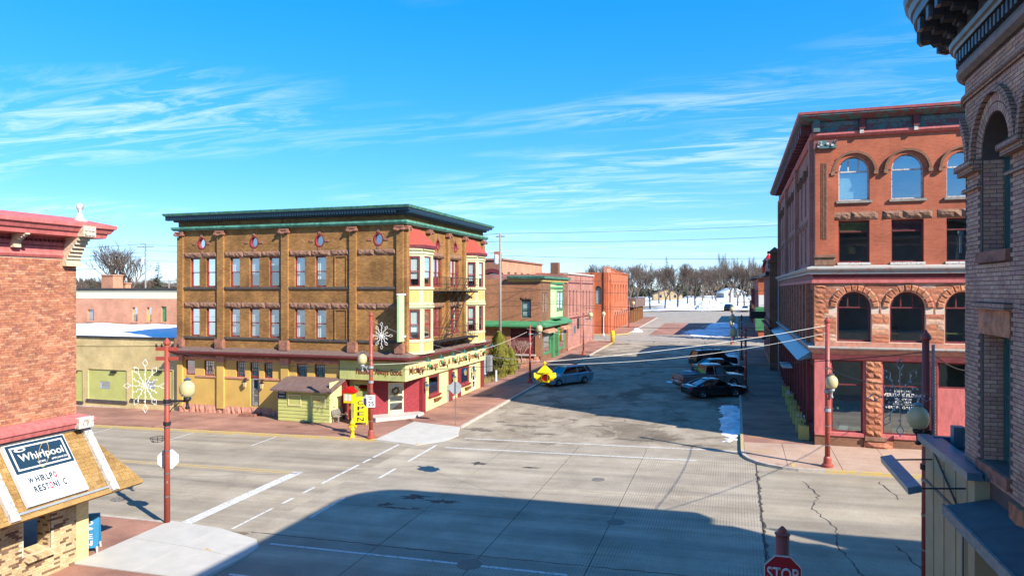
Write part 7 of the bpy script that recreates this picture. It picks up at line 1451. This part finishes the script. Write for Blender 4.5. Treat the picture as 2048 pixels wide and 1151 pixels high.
def car(name, label, paint, L_, W_, up, cab, wb, r, cat='car', extra=None, rails=False):
    """cab = (x windscreen base, x windscreen top, x rear glass top, x rear glass base, z belt front, z belt rear, z roof)"""
    rt_ = root(name, (0, 0, 0), label, cat); O = body_outline(L_, up, r*1.16, wb/2); hw = W_/2; b = MB()
    def sh(pts, dy, dzt, sx): return [(x*sx, dy, z-(dzt if z > .62 else 0)) for x, z in pts]
    b.loft([sh(O, -hw+.015, .11, .985), sh(O, -hw, .16, .99) if False else sh(O, -hw+.0, .13, .99), sh(O, -hw+.07, .03, 1), sh(O, -hw*.55, -.012, 1.008), sh(O, hw*.55, -.012, 1.008), sh(O, hw-.07, .03, 1), sh(O, hw, .13, .99), sh(O, hw-.015, .11, .985)]); b.build('body', paint, rt_)
    b = MB(); b.box(-L_/2+.25, L_/2-.3, -hw+.12, hw-.12, .20, .60); b.build('underbody', 'black_paint', rt_)
    xa, xb_, xc, xd, z0, z1, zr = cab; yb1, yt = hw-.10, hw-.30
    A = [(xa, -yb1, z0), (xa, yb1, z0), (xd, yb1, z1), (xd, -yb1, z1)]; B_ = [(xb_, -yt, zr-.05), (xb_, yt, zr-.05), (xc, yt, zr-.05), (xc, -yt, zr-.05)]
    b = MB(); b.loft([[(x, y, z-.06) for x, y, z in A], B_]); b.build('windows', 'car_glass', rt_)
    b = MB(); e = .03; n = 6; rings = []
    for k in range(n+1):
        t = k/n; x = xb_+.06+(xc-.06-xb_-.06)*t; cr = .05*math.sin(math.pi*t); rings.append([(x, -yt-e, zr-.075), (x, -yt*.7, zr-.02+cr), (x, 0, zr+cr), (x, yt*.7, zr-.02+cr), (x, yt+e, zr-.075), (x, 0, zr-.09)])
    b.loft(rings); b.build('roof', paint, rt_)
    for s_ in (-1, 1):
        b = MB(); P = lambda i, j: None
        b.tube((xa, s_*yb1, z0-.03), (xb_, s_*(yt+.01), zr-.05), .045, n=6); b.tube((xd, s_*yb1, z1-.03), (xc, s_*(yt+.01), zr-.05), .07 if cab[3] < -1 else .055, n=6)
        xm = (xb_+xc)/2+.05; b.tube((xm, s_*(yb1+.005), (z0+z1)/2-.03), (xm-.05, s_*(yt+.012), zr-.06), .035, n=6)
        if xc-xb_ < -1.9: xm2 = xc+.35; b.tube((xm2-.3, s_*(yb1+.005), z1-.03), (xm2, s_*(yt+.012), zr-.06), .05, n=6)
        b.tube((xb_, s_*(yt+.012), zr-.06), (xc, s_*(yt+.012), zr-.06), .03, n=6); b.build('pillar', paint, rt_)
        b = MB(); b.loft([[(xa-.25, s_*(hw-.02), z0-.02), (xa-.08, s_*(hw-.02), z0-.02), (xa-.08, s_*(hw-.02), z0+.12), (xa-.25, s_*(hw-.02), z0+.10)], [(xa-.22, s_*(hw+.17), z0), (xa-.10, s_*(hw+.17), z0), (xa-.10, s_*(hw+.17), z0+.12), (xa-.22, s_*(hw+.17), z0+.10)]]); b.build('mirror', paint, rt_)
        for x in (-wb/2, wb/2): wheel(rt_, x, s_*(hw-.10), r, s_)
        zf, zrr = up[0][1] if False else .68, .82
        b = MB(); b.box(L_/2-.32, L_/2-.045, s_*hw-.34*s_ if s_ > 0 else -hw+.02, hw-.02 if s_ > 0 else -hw+.34, .60, .74); b.build('headlight', 'white_metal', rt_)
        ya, yb2 = sorted((s_*(hw-.03), s_*(hw-.36))); b = MB(); b.box(-L_/2+.005, -L_/2+.20, ya, yb2, .72, .90); b.build('tail_light', 'tail_red', rt_)
        for xh in (.25, -.75): b = MB(); b.box(xh-.10, xh+.08, s_*hw-.012, s_*hw+.022, z1-.17, z1-.13); b.build('door_handle', 'chrome' if name != 'pickup_truck' else 'black_paint', rt_)
        xs_ = [xa-.35, (xa+xd)/2, xd+.25] if name != 'coupe' else [xa-.30, xd+.5]
        for xq in xs_: b = MB(); b.box(xq-.008, xq+.008, s_*hw-.02, s_*hw+.003, .36, z1-.10); b.build('door_seam', 'black_paint', rt_)
        if rails: b = MB(); b.path([(xb_-.1, s_*(yt-.05), zr+.02), (xb_-.3, s_*(yt-.05), zr+.09), (xc+.3, s_*(yt-.05), zr+.09), (xc+.1, s_*(yt-.05), zr+.02)], .02, 5); b.build('roof_rail', 'black_paint', rt_)
    b = MB(); b.box(-L_/2-.005, -L_/2+.02, -.26, .26, .60, .74); b.build('number_plate', 'white_paint', rt_); b = MB(); b.box(L_/2-.06, L_/2-.01, -.55, .55, .42, .58); b.build('grille', 'black_paint', rt_); b = MB(); b.box(-L_/2-.02, -L_/2+.1, -hw+.12, hw-.12, .34, .52); b.box(L_/2-.1, L_/2+.02, -hw+.14, hw-.14, .28, .40); b.build('bumper', 'black_paint', rt_)
    if extra: extra(rt_, hw)
    return rt_
def paint_mat(name, c, metal=.35, rough=.25):
    m, t, b = base_mat(name); b.inputs['Base Color'].default_value = tuple(c)+(1,); b.inputs['Metallic'].default_value = metal; b.inputs['Roughness'].default_value = rough; b.inputs['Coat Weight'].default_value = .6; b.inputs['Coat Roughness'].default_value = .06
paint_mat('paint_blue', (.22, .33, .38)); paint_mat('paint_black', (.008, .008, .010), .1, .2); paint_mat('paint_silver', (.27, .25, .23), .5, .3); paint_mat('paint_green', (.015, .05, .045)); paint_mat('paint_dark', (.015, .017, .02)); paint_mat('paint_white', (.62, .64, .62), 0, .3); paint_mat('paint_royal', (.02, .08, .25))
def put(c, x, y, hd):
    z = zg(x, y)+.008; c.location = (x, y, z); n = Vector((-SA, -SB, 1)).normalized(); h = Vector((math.cos(hd), math.sin(hd), 0)); h = (h-n*h.dot(n)).normalized(); s_ = n.cross(h); m = Matrix((h, s_, n)).transposed().to_4x4(); m.translation = (x, y, z); c.matrix_basis = m
WAG = [(2.38, .62), (2.25, .78), (1.55, .95), (1.0, 1.0), (-1.9, 1.06), (-2.3, 1.02), (-2.38, .75), (-2.36, .45)]
c1 = car('station_wagon', 'grey blue station wagon with roof rails parked at the left kerb', 'paint_blue', 4.78, 1.82, WAG, (1.05, .35, -1.85, -2.25, 1.0, 1.05, 1.60), 2.74, .34, rails=True); put(c1, -14.2, 60.3, math.atan2(-.74, -.67))
CP = [(2.30, .60), (2.15, .72), (1.45, .86), (.85, .92), (-1.5, .98), (-2.15, .98), (-2.30, .80), (-2.28, .45)]
c2 = car('coupe', 'shiny black coupe parked nearest the department store corner', 'paint_black', 4.60, 1.80, CP, (.95, .1, -.75, -1.75, .92, .98, 1.40), 2.67, .33); put(c2, -1.55, 55.75, math.atan2(.49, .87))
PK = [(2.78, .70), (2.70, .98), (1.85, 1.10), (1.25, 1.14), (-.62, 1.16), (-.64, 1.18), (-2.72, 1.18), (-2.78, .90), (-2.76, .52)]
def bed(rt_, hw):
    b = MB(); b.box(-2.70, -.66, -hw+.06, hw-.06, 1.16, 1.22); b.build('bed_cover', 'canopy_dark', rt_); b = MB(); b.box(-2.79, -2.75, -hw+.12, hw-.12, .62, 1.12); b.build('tailgate', 'paint_silver', rt_); b = MB(); b.box(-2.90, -2.72, -hw+.1, hw-.1, .48, .62); b.build('step_bumper', 'chrome', rt_)
c3 = car('pickup_truck', 'silver four door pickup truck with a dark bed cover', 'paint_silver', 5.60, 1.92, PK, (1.30, .75, -.50, -.72, 1.12, 1.16, 1.92), 3.5, .39, 'pickup truck', bed); put(c3, -2.1, 60.3, math.atan2(.49, .87))
SD = [(2.30, .60), (2.15, .74), (1.45, .90), (.9, .95), (-1.5, 1.0), (-2.2, .98), (-2.32, .80), (-2.30, .45)]
c4 = car('sedan', 'dark green sedan parked beyond the silver pickup truck', 'paint_green', 4.65, 1.78, SD, (1.0, .3, -.95, -1.7, .95, 1.0, 1.45), 2.70, .32); put(c4, -1.5, 68.2, math.atan2(.49, .87))
SU = [(2.25, .70), (2.15, .95), (1.45, 1.05), (1.05, 1.10), (-1.9, 1.14), (-2.2, 1.12), (-2.28, .85), (-2.26, .48)]
def bikes(rt_, hw):
    b = MB()
    for y in (-.35, .35): b.path([(.4, y, 1.86), (-1.5, y, 1.86)], .02, 5)
    for x in (.1, -1.1): b.path([(x, -.7, 1.80), (x, -.65, 1.86), (x, .65, 1.86), (x, .7, 1.80)], .025, 5)
    b.build('roof_rack', 'black_paint', rt_)
c5 = car('dark_suv', 'dark SUV with a roof rack, farthest of the cars angled at the right kerb', 'paint_dark', 4.55, 1.84, SU, (1.1, .55, -1.85, -2.15, 1.10, 1.12, 1.76), 2.65, .36, 'SUV', bikes); put(c5, -2.1, 73.6, math.atan2(.49, .87))
c6 = car('dark_suv', 'dark maroon SUV parked at the snow bank by the park', 'paint_dark', 4.55, 1.84, SU, (1.1, .55, -1.85, -2.15, 1.10, 1.12, 1.76), 2.65, .36, 'SUV'); put(c6, -1.4, 186.5, R(80))
c7 = car('sedan', 'white sedan parked by the park road at the end of the street', 'paint_white', 4.65, 1.78, SD, (1.0, .3, -.95, -1.7, .95, 1.0, 1.45), 2.70, .32); put(c7, 2.4, 181, R(-95))
c8 = car('sedan', 'blue car parked behind the evergreen in the vacant lot', 'paint_royal', 4.65, 1.78, SD, (1.0, .3, -.95, -1.7, .95, 1.0, 1.45), 2.70, .32); put(c8, -23.6, 63.8, R(100))
# ================================================================ trees
def bare_tree(seed, h, spread=.55, levels=6, base_r=.22, up=.35):
    rnd = random.Random(seed); b = MB(); t = MB()
    def grow(p, d, ln, r, lv):
        q = p+d*ln; (b if lv < 3 else t).tube(p, q, r, r*.68, 5 if lv < 2 else 3, False)
        if lv >= levels: return
        k = 3 if lv < 4 else 2+(rnd.random() < .6)
        for i in range(k):
            a = rnd.uniform(0, 6.28); s_ = spread*rnd.uniform(.6, 1.3); o = Vector((math.cos(a), math.sin(a), 0))
            nd = (d+o*s_+Vector((0, 0, up*rnd.uniform(.2, 1)))).normalized(); grow(q if i else p.lerp(q, rnd.uniform(.75, 1)), nd, ln*rnd.uniform(.62, .86), r*.62, lv+1)
        if lv in (1, 2): grow(q, (d+Vector((rnd.uniform(-.2, .2), rnd.uniform(-.2, .2), .3))).normalized(), ln*.8, r*.66, lv+1)
    grow(Vector((0, 0, 0)), Vector((rnd.uniform(-.05, .05), rnd.uniform(-.05, .05), 1)).normalized(), h*.26, base_r, 0)
    zmax = max(v[2] for v in b.v+t.v); k = h/zmax
    for m in (b, t): m.v = [(x*k, y*k, z*k) for x, y, z in m.v]
    return b, t
def conifer(seed, h, w_, dens=26):
    rnd = random.Random(seed); b = MB(); t = MB(); t.tube((0, 0, 0), (0, 0, h*.9), .04*h*.3, .02, 6); n = int(h*dens/4)
    for i in range(n*6):
        z = h*(.06+.94*rnd.random()**1.25); rr = w_*(1-z/h)**.85+.08; a = rnd.uniform(0, 6.28); d = Vector((math.cos(a), math.sin(a), 0)); p = Vector((-d.y, d.x, 0)); L2 = rr*rnd.uniform(.55, 1.08); wd = .10+.16*rr*rnd.random(); dr = -.30*L2*rnd.uniform(.4, 1.2); o = Vector((0, 0, z))
        b.add([tuple(o+d*L2*.15), tuple(o+d*L2*.6+p*wd+Vector((0, 0, dr*.5))), tuple(o+d*L2+Vector((0, 0, dr+.06))), tuple(o+d*L2*.6-p*wd+Vector((0, 0, dr*.5-.05)))], [(0, 1, 2), (0, 2, 3)])
    return b, t
BT = []
for i in range(5):
    b, t = bare_tree(20+i, 10, .50+.06*(i % 3), 6, .20); BT.append((b.build('trunk', 'bark').data, t.build('crown', 'twig').data))
CT = []
for i in range(3):
    b, t = conifer(50+i, 10, 2.2); CT.append((t.build('trunk', 'bark').data, b.build('crown', 'conifer').data))
for o in [o for o in bpy.data.objects if o.parent is None and o.name.split('.')[0] in ('trunk', 'crown') and o.type == 'MESH']: bpy.data.objects.remove(o)
def tree(name, kind, x, y, h, label, group, rz=0, wide=1.0):
    r_ = root(name, (x, y, zg(x, y)), label, 'tree', group); r_.scale = (h/10*wide, h/10*wide, h/10); r_.rotation_euler = (0, 0, rz)
    for nm, me in zip(('trunk', 'crown'), kind):
        o = bpy.data.objects.new(nm, me); col.objects.link(o); o.parent = r_
    return r_
rt3 = random.Random(99)
park = [(1262, 232, 15), (1300, 200, 12), (1330, 205, 11), (1275, 205, 14), (1355, 196, 13), (1390, 203, 12), (1375, 250, 13), (1433, 197, 12), (1425, 245, 12), (1475, 200, 11), (1489, 196, 13), (1505, 240, 14), (1240, 215, 14), (1318, 260, 14), (1460, 270, 14), (1222, 250, 15), (1405, 290, 15), (1340, 300, 15)]
for i, (px, y, h) in enumerate(park):
    x = FY(px, 600, y)[0]; tree('bare_tree', BT[i % 5], x, y, h, {4: 'leafless park tree standing just left of the dirty snow pile', 5: 'leafless park tree rising behind the dirty snow pile', 7: 'leafless park tree between the snow pile and the far parked SUV', 9: 'leafless park tree right behind the far parked SUV', 10: 'leafless park tree behind the far white sedan', 3: 'leafless park tree beside the brown timber building'}.get(i, 'leafless park tree standing in the snow beyond the street'), 'bare park trees', rt3.uniform(0, 6.28), 1.1)
for i in range(46):
    px = 1030+i*12.5+rt3.uniform(-5, 5); y = rt3.uniform(330, 420); x = FY(px, 600, y)[0]; k = rt3.random()
    if k < .5: tree('bare_tree', BT[i % 5], x, y, rt3.uniform(11, 20), 'tall leafless tree in the wood behind the park', 'bare trees of the far wood', rt3.uniform(0, 6.28), 1.15)
    else: tree('conifer_tree', CT[i % 3], x, y, rt3.uniform(9, 19), 'dark conifer in the wood behind the park', 'conifers of the far wood', rt3.uniform(0, 6.28), 1.3)
for px, h in ((1443, 27), (1467, 24), (1455, 23), (1505, 24)): x = FY(px, 600, 430)[0]; tree('poplar_tree', BT[1], x, 430, h, 'tall narrow leafless poplar above the far wood', 'bare poplars', rt3.uniform(0, 6), .30)
x = FY(1333, 600, 350)[0]; tree('conifer_tree', CT[0], x, 350, 21, 'single pointed spruce rising above the far wood', None, 1, 1.0)
x = FY(1556, 500, 95)[0]; tree('conifer_tree', CT[1], x+3, 100, 16, 'spruce rising behind the mauve gabled building', None, 2, 1.2)
# west: behind the warehouse
for i, (px, y, h, kd, lab) in enumerate(((250, 120, 20, 'b', 'large leafless tree behind the warehouse chimney'), (182, 105, 11.8, 'c', 'dense spruce left of the warehouse chimney'), (316, 135, 15.5, 'c', 'spruce standing behind the short utility pole'), (262, 112, 8.5, 'c', 'small spruce right of the warehouse chimney'), (168, 150, 11, 'b', 'leafless tree beyond the spruce left of the warehouse chimney'))):
    x = FY(px, 560, y)[0]; tree('bare_tree' if kd == 'b' else 'conifer_tree', (BT if kd == 'b' else CT)[i % 3], x, y, h, lab, None, i, 1.25 if kd == 'b' else 1.35)
for i in range(34):
    px = 150+i*6.6; y = rt3.uniform(240, 300); x = FY(px, 560, y)[0]; kd = rt3.random() < .75
    tree('bare_tree' if kd else 'conifer_tree', BT[i % 5] if kd else CT[i % 3], x, y, rt3.uniform(10, 14), 'small leafless tree on the far western skyline' if kd else 'small conifer on the far western skyline', 'bare trees on the western skyline' if kd else 'conifers on the western skyline', rt3.uniform(0, 6), 1.4)
# low wood mass behind everything
wd_ = MB(); rw_ = random.Random(8)
for i in range(5200):
    px = rw_.uniform(-350, 1700); y = rw_.uniform(430, 560); x = FY(px, 600, y)[0]; hmax = 9+4*math.sin(px*.013)+3*math.sin(px*.041+1); z = zg(x, y)+hmax*rw_.random()**.8; s_ = rw_.uniform(.8, 2.2); a = rw_.uniform(0, 3.14)
    wd_.add([(x-s_*math.cos(a), y-s_*math.sin(a), z-s_), (x+s_*math.cos(a), y+s_*math.sin(a), z-s_*.6), (x+rw_.uniform(-1, 1)*s_, y, z+s_*1.4)], [(0, 1, 2)])
mat('far_wood', (.05, .048, .035), .95, c2=(.13, .10, .075), scale=.08); tag(wd_.build('far_wood', 'far_wood'), 'distant wood on the skyline', kind='stuff')
# evergreen and leafless bush beside the hotel
def arborvitae(x, y, h, w_, label):
    z = zg(x, y); r_ = root('evergreen_shrub', (x, y, z), label, 'shrub'); b = MB(); rn = random.Random(4)
    for i in range(3600):
        t = rn.random()**.85; zz_ = h*t; rr = w_*(math.sin(math.pi*min(1, (t*.86+.13)))**.75)*(1 if t < .8 else 1)*rn.uniform(.72, 1.04)*(1+.14*math.sin(5*t*6+rn.random())); a = rn.uniform(0, 6.28); p = Vector((x+rr*math.cos(a), y+rr*math.sin(a), z+zz_)); s_ = rn.uniform(.05, .13); d = Vector((math.cos(a)*.4, math.sin(a)*.4, 1)).normalized(); q = Vector((-math.sin(a), math.cos(a), 0))
        b.add([tuple(p-q*s_*.6), tuple(p+q*s_*.6), tuple(p+d*s_*2.2)], [(0, 1, 2)])
    b.build('foliage', 'arbor', r_); b = MB(); b.tube((x, y, z), (x, y, z+h*.8), .12, .05, 7); b.build('trunk', 'bark', r_)
ax_, ay_ = G(1000, 757); arborvitae(ax_-.2, ay_+.3, 4.3, 1.15, 'yellow green arborvitae beside the hotel side wall')
ax2, ay2 = G(1018, 752); arborvitae(ax2, ay2+.6, 2.5, .62, 'smaller low evergreen right of the tall arborvitae')
bb, tt = bare_tree(77, 3.4, .75, 5, .04, .2); bu = root('leafless_bush', (-20.9, 68.2, zg(-21, 68)), 'pale leafless bush in front of the maroon garage door', 'shrub'); mat('pale_twig', (.36, .25, .19), .9)
for nm, q, m_ in (('stem', bb, 'pale_twig'), ('twigs', tt, 'pale_twig')): o = q.build(nm, m_); o.parent = bu
gr = MB(); rg_ = random.Random(6)
for i in range(2600):
    x, y = rg_.uniform(-24, -21.1), rg_.uniform(57.6, 73.5)
    if rg_.random() < .5: x = -21.1-abs(rg_.gauss(0, .5))
    z = zg(x, y)+.03; hh = rg_.uniform(.12, .5); dx, dy = rg_.uniform(-.12, .12), rg_.uniform(-.12, .12); gr.add([(x-.025, y, z), (x+.025, y+.01, z), (x+dx, y+dy, z+hh)], [(0, 1, 2)])
tag(gr.build('dry_grass_tufts', 'dry_grass'), 'dry winter grass along the vacant lot edge', kind='stuff')
